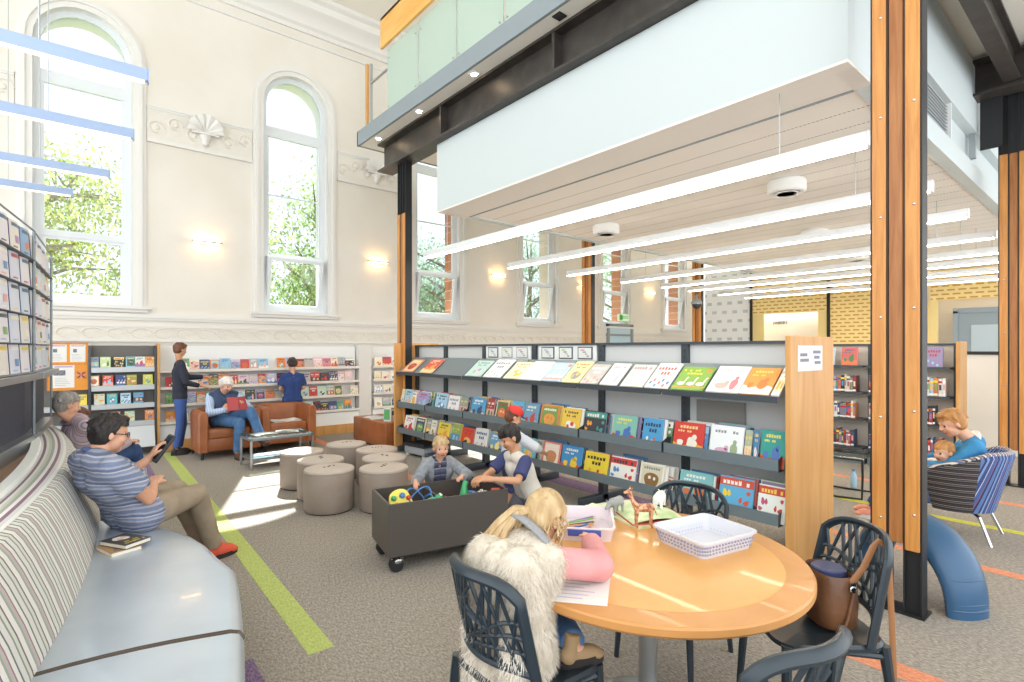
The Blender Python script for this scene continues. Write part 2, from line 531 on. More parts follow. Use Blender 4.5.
# shell ornaments on little brackets in the frieze
for n, x in enumerate((1.79, 4.87, 7.95)):
    sh = MB()
    rows = []
    for i in range(13):
        a = PI*i/12
        rr = .27*(1+.05*math.cos(i*PI))
        rows.append([(x-rr*t*math.cos(a), YW-.02-.13*math.sin(t*PI*.6)*(1 if i % 2 else .8), 5.22+.3*t*math.sin(a)) for t in (0, .3, .6, .85, 1)])
    sh.grid(rows, 0)
    sh.lathe([(.02, 0), (.05, .03), (.06, .1), (.10, .17), (.04, .2)], 10, 0, (x, YW-.05, 5.0))
    sh.bx(x-.2, x+.2, YW-.1, YW, 5.19, 5.22)
    struct('trim_%d' % (11+n), sh, [M['trimw']])

# ceiling of the tall hall
cb = MB(); cb.bx(-5.5, 17.2, -4, YW+.62, ZC, ZC+.2)
struct('ceiling', cb, [M['ceil']])
# ================================================================ mezzanine slab, beams, dropped ceiling
sl = MB()
sl.bx(3.8, 17.0, -4, 8.55, 5.04, 5.26, 0)
struct('ceiling_mezzanine', sl, [M['ceil']])
fa = MB()
fa.bx(3.765, 3.8, -4, 8.58, 5.03, 5.27); fa.bx(3.765, 8.0, 8.55, 8.585, 5.03, 5.27)
struct('trim_20', fa, [M['cfc']])

def ibeam(mb, p0, p1, z0, z1, w=.28, tf=.03, tw=.03):
    p0, p1 = Vector(p0), Vector(p1); d = (p1-p0); L = d.length; rz = math.atan2(d.y, d.x); c = (p0+p1)/2
    for zc, h, ww in ((z0+tf/2, tf, w), (z1-tf/2, tf, w), ((z0+z1)/2, z1-z0-2*tf, tw)):
        mb.box((c.x, c.y, zc), (L, ww, h), 0, rz=rz)
bm_ = MB()
ibeam(bm_, (4.14, -3.5, 0), (4.14, 8.3, 0), 4.57, 5.035)
for y in (6.35, 4.1, 1.9):                                           # web stiffeners
    bm_.bx(4.0, 4.13, y-.02, y+.02, 4.6, 5.0)
struct('beam_long', bm_, [M['steel']])
b2 = MB(); ibeam(b2, (8.3, -3.5, 0), (8.3, 1.5, 0), 4.57, 4.99); struct('beam_cross', b2, [M['steel']])
b3 = MB(); ibeam(b3, (4.3, .99, 0), (8.15, .99, 0), 4.62, 4.99, .14); struct('beam_short', b3, [M['steel']])
b4 = MB(); ibeam(b4, (8.3, 6.8, 0), (8.3, 8.3, 0), 4.57, 5.03); ibeam(b4, (12.5, 6.8, 0), (12.5, 8.3, 0), 4.57, 5.03); struct('beam_far', b4, [M['steel']])

# white bulkhead box round the lower ceiling
XB, Y0, Y1, ZB, ZT = 4.12, 1.33, 6.62, 3.58, 4.565
bk = MB()
bk.bx(XB, XB+.12, Y0, Y1, ZB+.02, ZT); bk.bx(XB+.12, 16.9, Y0, Y0+.12, ZB, ZB+.22); bk.bx(XB+.12, 16.9, Y0+.1, Y0+.12, ZB+.22, 5.0); bk.bx(XB+.12, 16.9, Y0, Y0+.12, ZB+.62, 5.0)
bk.bx(XB+.12, 16.9, Y1-.12, Y1, ZB, ZT); bk.bx(XB, 16.9, Y0, Y1, ZT-.02, ZT)
bk.bx(XB, 4.62, Y0, Y1, ZB, ZB+.02, 1)  # underside strip made paler: floor bounce put into its colour
bk.bx(XB+.11, XB+.5, Y0, Y0+.12, ZB+.22, 5.0)
struct('ceiling_bulkhead', bk, [M['bulk'], mat('bounce_lit_soffit', '#f3ede6', .7)])

def slat_mat():
    m, nt, b = new_mat('slotted_ceiling_board')
    tc = nt.nodes.new('ShaderNodeTexCoord'); sp = nt.nodes.new('ShaderNodeSeparateXYZ')
    nt.links.new(tc.outputs['Object'], sp.inputs[0])
    def band(out, period, width):
        d = nt.nodes.new('ShaderNodeMath'); d.operation = 'DIVIDE'; d.inputs[1].default_value = period
        f = nt.nodes.new('ShaderNodeMath'); f.operation = 'FRACT'
        l = nt.nodes.new('ShaderNodeMath'); l.operation = 'LESS_THAN'; l.inputs[1].default_value = width
        nt.links.new(out, d.inputs[0]); nt.links.new(d.outputs[0], f.inputs[0]); nt.links.new(f.outputs[0], l.inputs[0])
        return l.outputs[0]
    a = band(sp.outputs['X'], .36, .035); c = band(sp.outputs['Y'], .035, .62)
    mu = nt.nodes.new('ShaderNodeMath'); mu.operation = 'MULTIPLY'
    nt.links.new(a, mu.inputs[0]); nt.links.new(c, mu.inputs[1])
    mx = nt.nodes.new('ShaderNodeMix'); mx.data_type = 'RGBA'
    mx.inputs[6].default_value = lin('#f0ebe5'); mx.inputs[7].default_value = lin('#5d554d')
    nt.links.new(mu.outputs[0], mx.inputs[0]); nt.links.new(mx.outputs[2], b.inputs['Base Color'])
    b.inputs['Roughness'].default_value = .8
    return m
sc_ = MB(); sc_.bx(4.6, 16.9, Y0+.12, Y1-.12, 3.60, 3.64)
struct('ceiling_lower', sc_, [slat_mat()])
tr = MB(); tr.bx(4.60, 4.63, Y0+.12, Y1-.12, 3.574, 3.60); struct('trim_21', tr, [M['cfc']])
# louvre strip in the near face of the bulkhead
lv = thing('vent_grille', 'long white louvred grille in the near end of the bulkhead, beside the tall timber column', 'grille', (4.75, Y0+.01, ZB+.22))
g = MB()
for k in range(11):
    g.box((1.2, .05, .02+k*.036), (2.4, .05, .006), 0, R=Matrix.Rotation(math.radians(35), 3, 'X'))
obj('blade', g, [mat('louvre_grey', '#b4b8ba', .5, .2)], lv)
g = MB(); g.bx(-.02, 0, 0, .09, 0, .4); g.bx(2.4, 2.42, 0, .09, 0, .4); obj('frame', g, [M['white']], lv)

# round air diffusers
def diffuser(x, y, label):
    t = thing('air_diffuser', label, 'air vent', (x, y, 3.60), 0, 'round ceiling air diffusers')
    a = MB(); a.lathe([(.19, 0), (.21, -.02), (.21, -.13), (.19, -.15), (.17, -.15)], 28); obj('collar', a, [M['white']], t)
    a = MB()
    for r in (.15, .11, .07): a.lathe([(r, -.15), (r-.025, -.125), (r-.03, -.13), (r-.005, -.16)], 24)
    a.lathe([(0, -.16), (.03, -.155), (.03, -.14), (0, -.14)], 16)
    obj('cone_rings', a, [M['white']], t)
    return t
diffuser(6.55, 2.76, 'white round air diffuser nearest the tall timber column, under the slotted ceiling')
diffuser(6.65, 5.6, 'white round air diffuser above the middle of the picture book case')
diffuser(9.6, 3.6, 'white round air diffuser on the ceiling beyond the third light tube')
diffuser(12.6, 3.9, 'smallest white round air diffuser deep under the slotted ceiling')

# ---------------------------------------------------------------- downlights in the slab edge
DL = emit('downlight_glow', '#ffe2b8', 30)
for k, (y, lab) in enumerate(((8.05, 'recessed downlight at the far end of the mezzanine edge, over the corner post'), (6.75, 'lit recessed downlight in the mezzanine edge below the second glass panel'), (3.9, 'dark square downlight in the mezzanine edge nearest the camera'), (5.4, 'small recessed downlight in the mezzanine edge below the third glass panel'))):
    t = thing('downlight', lab, 'downlight', (3.9, y, 5.04))
    a = MB()
    a.bx(-.055, .055, -.055, .055, -.012, 0); obj('bezel', a, [M['steelblack'] if k == 2 else M['white']], t)
    a = MB(); a.cyl((0, 0, -.018), (0, 0, -.011), .035, n=16); obj('lamp', a, [DL if k != 2 else M['chrome']], t)

# ---------------------------------------------------------------- glass balustrade on the slab edge
bal = thing('glass_balustrade', 'frosted green glass balustrade with golden timber top along the mezzanine edge', 'balustrade', (3.86, 0, 5.26))
ys = [7.66-.97*k for k in range(9)]
for k in range(8):
    p = MB(); p.bx(-.006, .006, ys[k+1]+.02, ys[k]-.02, -.02, 1.02); pa = obj('glass_panel', p, [M['green_glass']], bal)
    q = MB()
    for yy in (ys[k+1]+.07, ys[k]-.07):
        for zz in (.12, .88): q.cyl((-.02, yy, zz), (.02, yy, zz), .012, n=8)
    obj('fixing_bolt', q, [M['chrome']], pa)
for k in range(9):
    p = MB(); p.bx(.03, .07, ys[k]-.02, ys[k]+.02, -.2, 1.05); p.bx(-.03, .07, ys[k]-.045, ys[k]+.045, -.06, .05); obj('post', p, [M['gal']], bal)
for k in range(4):
    p = MB(); p.bx(-.10, -.06, ys[2*k+2]+.01, ys[2*k]-.01+(.05 if k == 0 else 0), 1.03, 1.50); p.bx(-.10, .16, ys[2*k+2]+.01, ys[2*k]-.01+(.05 if k == 0 else 0), 1.46, 1.50)
    obj('timber_top', p, [M['timy']], bal)
p = MB()
p.bx(-.02, .02, 8.36, 8.42, -.2, 1.1); obj('corner_post', p, [M['timpanel']], bal)
p = MB(); p.bx(-.02, .02, 8.22, 8.26, 0, 1.05); p.bx(-.015, .015, 7.66, 8.24, .72, .745); p.bx(-.015, .015, 7.66, 8.24, .03, .05); obj('rail', p, [M['gal']], bal)
p = MB(); p.bx(-.004, .004, 7.7, 8.21, .08, 1.0); obj('clear_panel', p, [M['glass']], bal)

# ---------------------------------------------------------------- suspended light tubes
TUBE = emit('tube_glow', '#fff1db', 12)
BEAM = emit('beam_glow', '#ffe3b4', 1.7)
TW = mat('white_aluminium', '#eef2f4', .4, .1)
TWB = mat('skylit_blue_aluminium', '#a3b7d8', .45, .1)  # blue of the skylight put into the housing colour
def tube_light(name, L, label, loc, rz, group, body):
    t = thing(name, label, 'light', loc, rz, group)
    w = .04 if body is TW else .026
    a = MB(); a.bx(0, L, -w, w, .012, .10, bev=.006); obj('housing', a, [body], t)
    a = MB(); a.bx(.02, L-.02, -w+.007, w-.007, 0, .0122); obj('diffuser', a, [TUBE if body is TW else BEAM], t)
    for x0, x1 in ((-.008, 0), (L, L+.008)):
        a = MB(); a.bx(x0, x1, -w-.001, w+.001, .0, .101); obj('end_cap', a, [body], t)
    for x in (.6, L-.6):
        a = MB(); a.cyl((x, 0, .1), (x, 0, (3.60 if group.startswith('white') else ZC)-loc[2]), .004, n=6); obj('suspension_wire', a, [M['gal']], t)
    return t
TX = [4.20, 5.86, 7.33, 8.95, 10.4, 11.5, 12.9, 14.3]
for k, x in enumerate(TX):
    tube_light('suspended_light', 5.9, 'white suspended light tube, %s out from the bulkhead face' % ORD[k], (x+.04, 1.24, 3.0), PI/2, 'white light tubes under the slotted ceiling', TW)
for k, (x, y, lab) in enumerate(((.46, 4.74, 'pale blue light beam nearest the camera, highest of four before the first arched window'),
                                 (.48, 6.11, 'pale blue light beam just below the highest one, before the first arched window'),
                                 (.38, 7.68, 'third pale blue light beam down before the first arched window'),
                                 (.06, 8.87, 'shortest, lowest looking pale blue light beam by the magazine rack'))):
    tube_light('suspended_light', 3.6, lab, (x-3.6, y, 3.56), 0, 'pale blue light beams over the lounge', TWB)

# ---------------------------------------------------------------- wall sconces
SG = emit('sconce_glow', '#ffc680', 16)
for k, (x, lab) in enumerate(((1.81, 'warm slim wall light between the first and second arched windows'), (4.90, 'warm slim wall light between the second arched window and the timber post'),
                              (8.05, 'warm slim wall light to the right of the third arched window'), (11.15, 'warm slim wall light half behind the second timber post'), (14.2, 'warm slim wall light right of the green exit sign'))):
    t = thing('wall_light', lab, 'wall light', (x, YW, 3.38), 0, 'slim warm wall lights')
    a = MB(); a.bx(-.22, .22, -.10, -.05, 0, .04, bev=.005); a.bx(-.05, .05, -.05, 0, .005, .035); obj('bar', a, [M['gal']], t)
    a = MB(); a.bx(-.2, .2, -.092, -.058, .04, .045); a.bx(-.2, .2, -.092, -.058, -.005, 0); obj('lamp_strip', a, [SG], t)

# ================================================================ columns
def column(name, x, y, zt, zb, ztt=None, boards=True):
    """steel core with three timber boards on each face; boards start at zb and stop at ztt"""
    t = bpy.data.objects.new(name, None); COL.objects.link(t); t.location = (x, y, 0); t['kind'] = 'structure'
    c = MB()
    for sy in (-.128, -.043, .043, .128):
        c.bx(-.056, .056, sy-.005, sy+.005, 0, zt)
    c.bx(-.03, .03, -.128, -.045, 0, zt); c.bx(-.03, .03, .045, .128, 0, zt); c.bx(-.03, .03, -.045, .045, .42, zt)
    c.bx(-.08, .08, -.15, .15, 0, .012)
    obj('steel_core', c, [M['steelblack']], t)
    for s in (-1, 1):
        for k, yy in enumerate((.0855, 0, -.0855)):
            d = .068 if k != 1 else .055
            b = MB(); b.bx(s*.03, s*d, yy-.0365, yy+.0365, zb + (.0, .015, 0)[k] - .015*k, ztt or zt, bev=.004, seg=1)
            bo = obj('timber_board', b, [M['tim'] if k != 1 else M['tim2']], t)
            if k != 1:
                h = MB()
                for z in [zb+.14+j*.62 for j in range(int(((ztt or zt)-zb)/.62))]:
                    h.sph((s*(d+.001), yy-.01, z+(.05 if k else 0)), (.006, .009, .009), nu=10, nv=6)
                obj('bolt_head', h, [M['chrome']], bo)
    return t
column('column_near', 3.95, .997, 4.57, .42)
column('column_far', 4.14, 7.62, 4.57, .42, 3.75)
column('column_right', 8.55, 1.02, 4.6, .42, 3.9)
column('column_middle', 8.40, 7.55, 4.6, .42)
column('column_deep', 12.55, 7.5, 4.6, .42)
pl = MB()
for y in (1.56, 1.2): pl.bx(8.38, 8.41, y-.1, y+.1, 3.98, 4.6)
pl.bx(8.36, 8.42, 1.34, 1.40, 3.9, 4.6, 1)
struct('beam_plate', pl, [M['steelblack'], M['gal']])

# ================================================================ end wall far right
YEL = wood('yellow_slat_timber', '#f0c469', '#e3b04f', .5, (3, 3, 14))
def slot_mat(name, a, hole, px, pz, dx, dz, stag=True):
    """rows of staggered slots over a Y-Z face"""
    m, nt, b = new_mat(name)
    tc = nt.nodes.new('ShaderNodeTexCoord'); mp = nt.nodes.new('ShaderNodeMapping'); mp.inputs['Rotation'].default_value = (0, PI/2, PI/2)
    br = nt.nodes.new('ShaderNodeTexBrick')
    sp = nt.nodes.new('ShaderNodeSeparateXYZ'); cb = nt.nodes.new('ShaderNodeCombineXYZ')
    nt.links.new(tc.outputs['Object'], sp.inputs[0]); nt.links.new(sp.outputs['Y'], cb.inputs[0]); nt.links.new(sp.outputs['Z'], cb.inputs[1])
    nt.links.new(cb.outputs[0], br.inputs[0])
    br.inputs['Scale'].default_value = 1; br.inputs['Brick Width'].default_value = px; br.inputs['Row Height'].default_value = pz
    br.inputs['Mortar Size'].default_value = dz; br.inputs['Mortar Smooth'].default_value = 0
    br.inputs['Color1'].default_value = lin(hole); br.inputs['Color2'].default_value = lin(hole); br.inputs['Mortar'].default_value = lin(a)
    nt.links.new(br.outputs['Color'], b.inputs['Base Color']); b.inputs['Roughness'].default_value = .6
    return m
YS = slot_mat('yellow_slotted_panel', '#fbe2a0', '#cfa24c', .22, .105, 0, .034)
WS = slot_mat('white_slotted_screen', '#f2f6f8', '#c3ced6', .36, .30, 0, .10)
XE = 17.0
e = MB(); e.bx(XE+.6, XE+.8, -4, YW, 0, 5.3); struct('wall_right', e, [M['wall']])
e = MB()
e.bx(XE, XE+.05, 8.28, 9.9, 0, 4.4, 1)
e.bx(XE, XE+.05, 7.86, 8.24, 0, 4.4, 2); e.bx(XE, XE+.05, 6.02, 6.27, 0, 4.4, 2)
e.bx(XE-.005, XE+.05, 6.02, 8.24, 2.72, 4.4, 0)
e.bx(XE, XE+.05, 4.2, 5.95, 0, 4.4, 0)
e.bx(XE, XE+.05, 3.95, 4.2, 2.45, 4.4, 0); e.bx(XE, XE+.05, 1.5, 3.6, 2.85, 4.4, 0)
e.bx(XE, XE+.05, 3.45, 3.66, 0, 2.85, 2)
struct('wall_screen', e, [YS, WS, mat('pale_yellow_paint', '#f2dc9a', .6)])
e = MB()
for y in (5.98, 8.26, 3.72): e.bx(XE-.04, XE+.04, y-.04, y+.04, 0, 4.4)
struct('trim_22', e, [M['steelblack']])
e = MB(); e.bx(XE-.02, XE+.08, 1.9, 2.0, 0, 2.55); e.bx(XE-.02, XE+.08, 3.05, 3.15, 0, 2.55); e.bx(XE-.02, XE+.08, 1.9, 3.15, 2.5, 2.62); e.bx(XE+.02, XE+.06, 2.0, 3.05, 0, 2.5)
dm = mat('blue_grey_door', '#93a3ae', .5)
do = struct('door_1', e, [dm])
e = MB(); e.bx(XE, XE+.01, 2.25, 2.8, 1.2, 2.2); obj('pane', e, [mat('pale_door_glass', '#b9cbd6', .15)], do)
# white room behind the screen opening, with its lettering
sg = thing('wall_sign', 'small dark lettering on the pale wall inside the yellow slotted screen opening', 'sign', (XE+.59, 7.84, 2.51))
e = MB(); dots(e, 'SOUNDS', (0, 0, 0), (0, -1, 0), (0, 0, 1), .10, 0, .004)
tube_light('suspended_light', 2.4, 'added unseen light tube brightening the pale room behind the yellow slotted screen', (XE+.35, 5.9, 2.86), PI/2, 'white light tubes under the slotted ceiling', TW)  # unseen lamp added to brighten the wall inside the opening
obj('lettering', e, [mat('dark_letters', '#50565a', .5)], sg)

# low partition right of the far book bay
e = MB(); e.bx(10.9, 11.0, -1, 3.4, 0, 1.52); e.bx(10.88, 11.02, -1, 3.4, 1.52, 1.57, 1)
struct('wall_partition', e, [M['wall'], M['steelblack']])
pn = thing('paper_notice', 'white paper notice on the low cream partition beside the right timber post', 'notice', (10.89, 2.02, .95))
e = MB(); e.bx(-.004, 0, -.13, .13, 0, .34); obj('sheet', e, [mat('notice_paper', '#f6f6f2', .7)], pn)
e = MB()
for k in range(7): e.bx(-.006, -.004, -.1, .1-.05*(k % 3), .04+k*.035, .052+k*.035)
obj('print', e, [mat('grey_print', '#a4a8aa', .8)], pn)

# glazed exit door in the back wall and its sign
e = MB()
for x0, x1, z0, z1 in ((12.1, 12.2, 0, 2.34), (13.2, 13.3, 0, 2.34), (12.1, 13.3, 2.24, 2.36), (12.2, 13.2, 0, .2), (12.2, 13.2, 2.0, 2.06)):
    e.bx(x0, x1, YW-.08, YW-.01, z0, z1)
d2 = struct('door_2', e, [mat('grey_door_frame', '#8f9aa0', .4, .3)])
e = MB(); e.bx(12.2, 13.2, YW-.05, YW-.04, .2, 2.24); obj('pane', e, [mat('sky_blue_glass', '#bcd8e8', .1)], d2)
ex = thing('exit_sign', 'green and white exit sign above the glazed grey door', 'sign', (12.75, YW-.12, 2.45))
e = MB(); e.bx(-.24, .24, -.03, .03, 0, .2, bev=.005); obj('sign_box', e, [emit('exit_white', '#dff7c8', .4)], ex)
e = MB(); e.bx(-.20, -.06, -.034, -.03, .02, .18); dots(e, 'EXIT', (-.05, -.03, .15), (1, 0, 0), (0, 0, 1), .085, 0, .004); obj('lettering', e, [mat('exit_green', '#4fae4a', .5)], ex)
# dark security camera hung from the deep column
sc2 = thing('security_camera', 'dark dome security camera bracketed off the deepest timber post', 'camera', (12.15, 7.30, 2.74))
e = MB(); e.sph((0, 0, 0), (.12, .12, .12), nu=16, nv=10); obj('dome', e, [mat('smoked_dome', '#3b3d42', .15)], sc2)
e = MB(); e.tube([(0, 0, .1), (0, 0, .2), (.1, .05, .24), (.2, .1, .24)], .03, 8); e.lathe([(.13, 0), (.14, .03), (.1, .1), (.03, .13)], 16); obj('bracket', e, [M['cfc']], sc2)
# ================================================================ helpers for furniture
def slab(mb, outline, z0, z1, bev, mi=0, seg=3):
    """flat outline pushed up between two heights with rounded rims"""
    b = bmesh.new()
    vs = [b.verts.new((x, y, z0)) for x, y in outline]
    f = b.faces.new(vs)
    r = bmesh.ops.extrude_face_region(b, geom=[f])
    bmesh.ops.translate(b, vec=(0, 0, z1-z0), verts=[e for e in r['geom'] if isinstance(e, bmesh.types.BMVert)])
    bmesh.ops.recalc_face_normals(b, faces=b.faces)
    if bev:
        es = [e for e in b.edges if abs(e.verts[0].co.z-e.verts[1].co.z) < 1e-6]
        bmesh.ops.bevel(b, geom=es, offset=bev, segments=seg, profile=.5, affect='EDGES')
    return mb.bm(b, mi, True)
def circ(r, n=32, c=(0, 0), sx=1, sy=1):
    return [(c[0]+r*sx*math.cos(2*PI*i/n), c[1]+r*sy*math.sin(2*PI*i/n)) for i in range(n)]
def rrect(w, d, r, n=6):
    p = []
    for cx, cy, a0 in ((w/2-r, d/2-r, 0), (-w/2+r, d/2-r, PI/2), (-w/2+r, -d/2+r, PI), (w/2-r, -d/2+r, 1.5*PI)):
        p += [(cx+r*math.cos(a0+PI/2*i/n), cy+r*math.sin(a0+PI/2*i/n)) for i in range(n+1)]
    return p

M['vinyl'] = mat('pewter_seat_vinyl', '#cbd5e0', .38, .45, spec=.6, coat=.3, noise=(3, '#c0cbd7'), bump=(5, .12))
M['vinylb'] = mat('brown_black_vinyl', '#4b4038', .4, spec=.5)
M['seam'] = mat('pale_stitching', '#b9b2aa', .7)
M['leather'] = mat('tan_brown_leather', '#a8663f', .38, spec=.5, noise=(5, '#98592f'), bump=(60, .12))
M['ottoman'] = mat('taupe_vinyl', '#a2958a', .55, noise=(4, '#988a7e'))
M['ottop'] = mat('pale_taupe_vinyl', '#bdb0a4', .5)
M['dark'] = mat('charcoal_laminate', '#504a45', .4)
M['darkn'] = mat('navy_black_panel', '#2f3747', .5)
M['blackp'] = mat('black_plastic', '#26282b', .4)
M['chairp'] = mat('blue_black_chair_plastic', '#26323a', .33)
M['rubber'] = mat('black_rubber', '#1f2022', .6)
M['glasstop'] = glass('table_glass', '#e3f1ee', .25)
M['paper'] = mat('white_paper', '#e9e8e4', .7)
M['grey'] = mat('grey_metal', '#8b949b', .4, .5)
M['case'] = mat('blue_grey_shelf_metal', '#78868c', .4, .3)
M['caseup'] = mat('dark_slate_metal', '#4a5157', .4, .3)
M['caseback'] = mat('pale_grey_back_panel', '#d8dad9', .5)

# ================================================================ curved lounge
CX, CY = -12.0, 5.1
def arcpt(r, y, z=0.): return Vector((CX+math.sqrt(r*r-(y-CY)**2), y, z))
ST = stripes('striped_woven_upholstery', [('#d9d8d3', 3), ('#8f8d8c', 1), ('#cfd4c4', 2), ('#77606f', 1), ('#e4e2dd', 3), ('#9fa39b', 1.4), ('#b8b2ad', 2), ('#a06d83', .8), ('#dfe0d8', 2.4), ('#6d6a6c', 1)], 'Y', .19, .85, 160)
STC = [mat('weave_'+n, h, .85) for n, h in (('white', '#e3e2de'), ('grey', '#a9a8a4'), ('plum', '#8d6f80'), ('sage', '#c5ccb9'), ('silver', '#d0d0cf'))]
lg = thing('curved_lounge', 'long curved lounge with striped upright back and dark vinyl seats beside the magazine rack', 'lounge', (0, 0, 0))
ysn = [.2+.15*i for i in range(52)]
for y0, y1 in ((.2, 1.93), (1.93, 4.6), (4.6, 7.8)):
    n = int((y1-y0)/.12)+2
    yy = [y0+.004+(y1-y0-.008)*i/(n-1) for i in range(n)]
    prof = [(12.02, .36), (12.19, .40), (12.18, .46), (12.14, .60), (12.09, .74), (12.055, .82), (12.03, .86), (12.0, .875), (11.97, .875), (11.95, .85), (11.95, .3)]
    b = MB(); b.grid([[arcpt(r, y, z) for r, z in prof] for y in yy], 0)
    b.add([arcpt(r, yy[0], z) for r, z in prof], [list(range(len(prof)))]); b.add([arcpt(r, yy[-1], z) for r, z in prof], [list(range(len(prof)))])
    obj('back_cushion', b, [ST], lg)
# rolled top with stripes running along it, then pale rim and timber ledge
b = MB(); yy = [.2+.12*i for i in range(64)]
rr = [12.0-.016*i for i in range(10)]; seq = [0, 4, 2, 0, 1, 3, 0, 2, 4, 0]
for i in range(9):
    zz = [.877+.012*math.sin(PI*j/9) for j in (i, i+1)]
    b.grid([[arcpt(rr[i], y, zz[0]), arcpt(rr[i+1], y, zz[1])] for y in yy], seq[i])
obj('top_roll', b, STC, lg)
b = MB(); b.grid([[arcpt(11.856, y, .877), arcpt(11.85, y, .90), arcpt(11.80, y, .90), arcpt(11.79, y, .84)] for y in yy], 0); obj('ledge_rim', b, [M['white']], lg)
b = MB(); b.grid([[arcpt(11.79, y, .84), arcpt(11.2, y, .84), arcpt(11.2, y, .3)] for y in yy], 0, False); obj('timber_ledge', b, [wood('walnut_ledge', '#9a6f4c', '#7d5536', .35, (8, 1, 8))], lg)
def seat(outer, inner):
    """outer and inner edge points, paired, from one end of the cushion to the other"""
    rows = []
    for o, n in zip(outer, inner):
        o, n = Vector((*o, 0)), Vector((*n, 0)); d = (o-n).normalized()
        L = (o-n).length
        rows.append([n+Vector((0, 0, .27)), n+Vector((0, 0, .425)), n+d*.02+Vector((0, 0, .44))] + [n+d*(.02+(L-.07)*q/6)+Vector((0, 0, .442+.012*math.sin(PI*q/6))) for q in range(1, 6)] +
                    [o-d*.05+Vector((0, 0, .442)), o-d*.018+Vector((0, 0, .432)), o-d*.004+Vector((0, 0, .41)), o+Vector((0, 0, .385)), o-d*.004+Vector((0, 0, .27))])
    def inset(row, t):
        c = sum(row, Vector())/len(row); return [c+(p-c)*.985+t for p in row]
    e0 = (rows[0][4]-rows[1][4]).normalized()*.004-Vector((0, 0, .012)); e1 = (rows[-1][4]-rows[-2][4]).normalized()*.004-Vector((0, 0, .012))
    rows = [inset(rows[0], e0)] + rows + [inset(rows[-1], e1)]
    b = MB(); b.grid(rows, 0); b.add(rows[0], [list(range(len(rows[0])))]); b.add(rows[-1], [list(range(len(rows[0])))])
    s = obj('seat_cushion', b, [M['vinyl']], lg, sharp=50)
    for k in (0, -1):
        b = MB(); b.tube([p+Vector((0, 0, .002)) for p in rows[k][2:-2]], .015, 8); obj('end_roll', b, [M['vinylb']], s)
    b = MB()
    pr_ = [[Vector((*n, z)).lerp(Vector((*o, z)), f) for f, z in ((.0, 0), (.0, .27), (.97, .27), (.965, 0))] for o, n in zip(outer, inner)]
    b.grid(pr_, 0, False); b.add(pr_[0], [[0, 1, 2, 3]]); b.add(pr_[-1], [[0, 1, 2, 3]]); obj('plinth', b, [M['vinylb']], lg)
    b = MB(); b.tube([Vector((*o, .345)) for o in outer], .003, 5); obj('stitched_piping', b, [M['seam']], s)
def ys_(y0, y1, n): return [y0+(y1-y0)*i/n for i in range(n+1)]
def ap(r, ys): return [tuple(arcpt(r, y)[:2]) for y in ys]
seat(ap(12.85, ys_(.2, 2.40, 8)), ap(12.16, ys_(.2, 2.545, 8)))
o1 = ap(12.85, ys_(2.425, 3.1, 4)) + [(.665, 3.35), (.65, 3.6), (.61, 3.83), (.545, 4.05), (.455, 4.25), (.345, 4.42), (.25, 4.53), (.16, 4.6)]
seat(o1, ap(12.16, ys_(2.565, 3.1, 4)) + ap(12.155, ys_(3.22, 4.55, 7)))
o2 = [(.19, 5.92), (.3, 5.94), (.46, 6.02), (.57, 6.2), (.62, 6.45)] + ap(12.68, ys_(6.6, 7.7, 5))
seat(o2, ap(12.15, ys_(5.94, 6.45, 4)) + ap(12.15, ys_(6.6, 7.7, 5)))

# ================================================================ magazine rack on the ledge
P0, P1, P2 = Vector((-.55, 3.35, 0)), Vector((-.215, 5.6, 0)), Vector((-.135, 6.95, 0))
rk = thing('magazine_rack', 'tall curved dark magazine rack standing behind the striped lounge back', 'rack', (0, 0, 0))
ROWZ = [1.43+.217*k for k in range(5)]
def rackseg(a, b_):
    d = (b_-a); L = d.length; d.normalize(); nrm = Vector((d.y, -d.x, 0))       # outward, towards the room
    rz = math.atan2(d.y, d.x)
    m = MB(); c = (a+b_)/2
    m.box((c.x-nrm.x*.05, c.y-nrm.y*.05, 1.67), (L, .03, 1.66), 0, rz=rz)
    obj('back_panel', m, [M['darkn']], rk)
    m = MB(); m.box((c.x-nrm.x*.01, c.y-nrm.y*.01, .89), (L-.04, .09, .10), 0, rz=rz); obj('base_rail', m, [M['gal']], rk)
    for k, z in enumerate(ROWZ):
        m = MB()
        q = c+nrm*.01
        m.box((q.x, q.y, z-.005), (L-.04, .05, .005), 0, rz=rz)
        if k == 0: q = c+nrm*.03; m.box((q.x, q.y, z-.035), (L-.04, .10, .045), 0, rz=rz)
        obj('shelf', m, [M['caseup'] if k else M['gal']], rk)
    return d, nrm, rz, L
sg1 = rackseg(P0, P1); sg2 = rackseg(P1, P2)
for p in (P0, P1, P2):
    m = MB(); m.cyl((p.x+.02, p.y, .84), (p.x+.02, p.y, 2.53), .010, n=10); obj('post', m, [M['grey']], rk)
m = MB(); m.tube([P0+Vector((.02, 0, 2.53)), P1+Vector((.02, 0, 2.53)), P2+Vector((.02, 0, 2.53))], .007, 6); obj('top_rail', m, [M['grey']], rk)

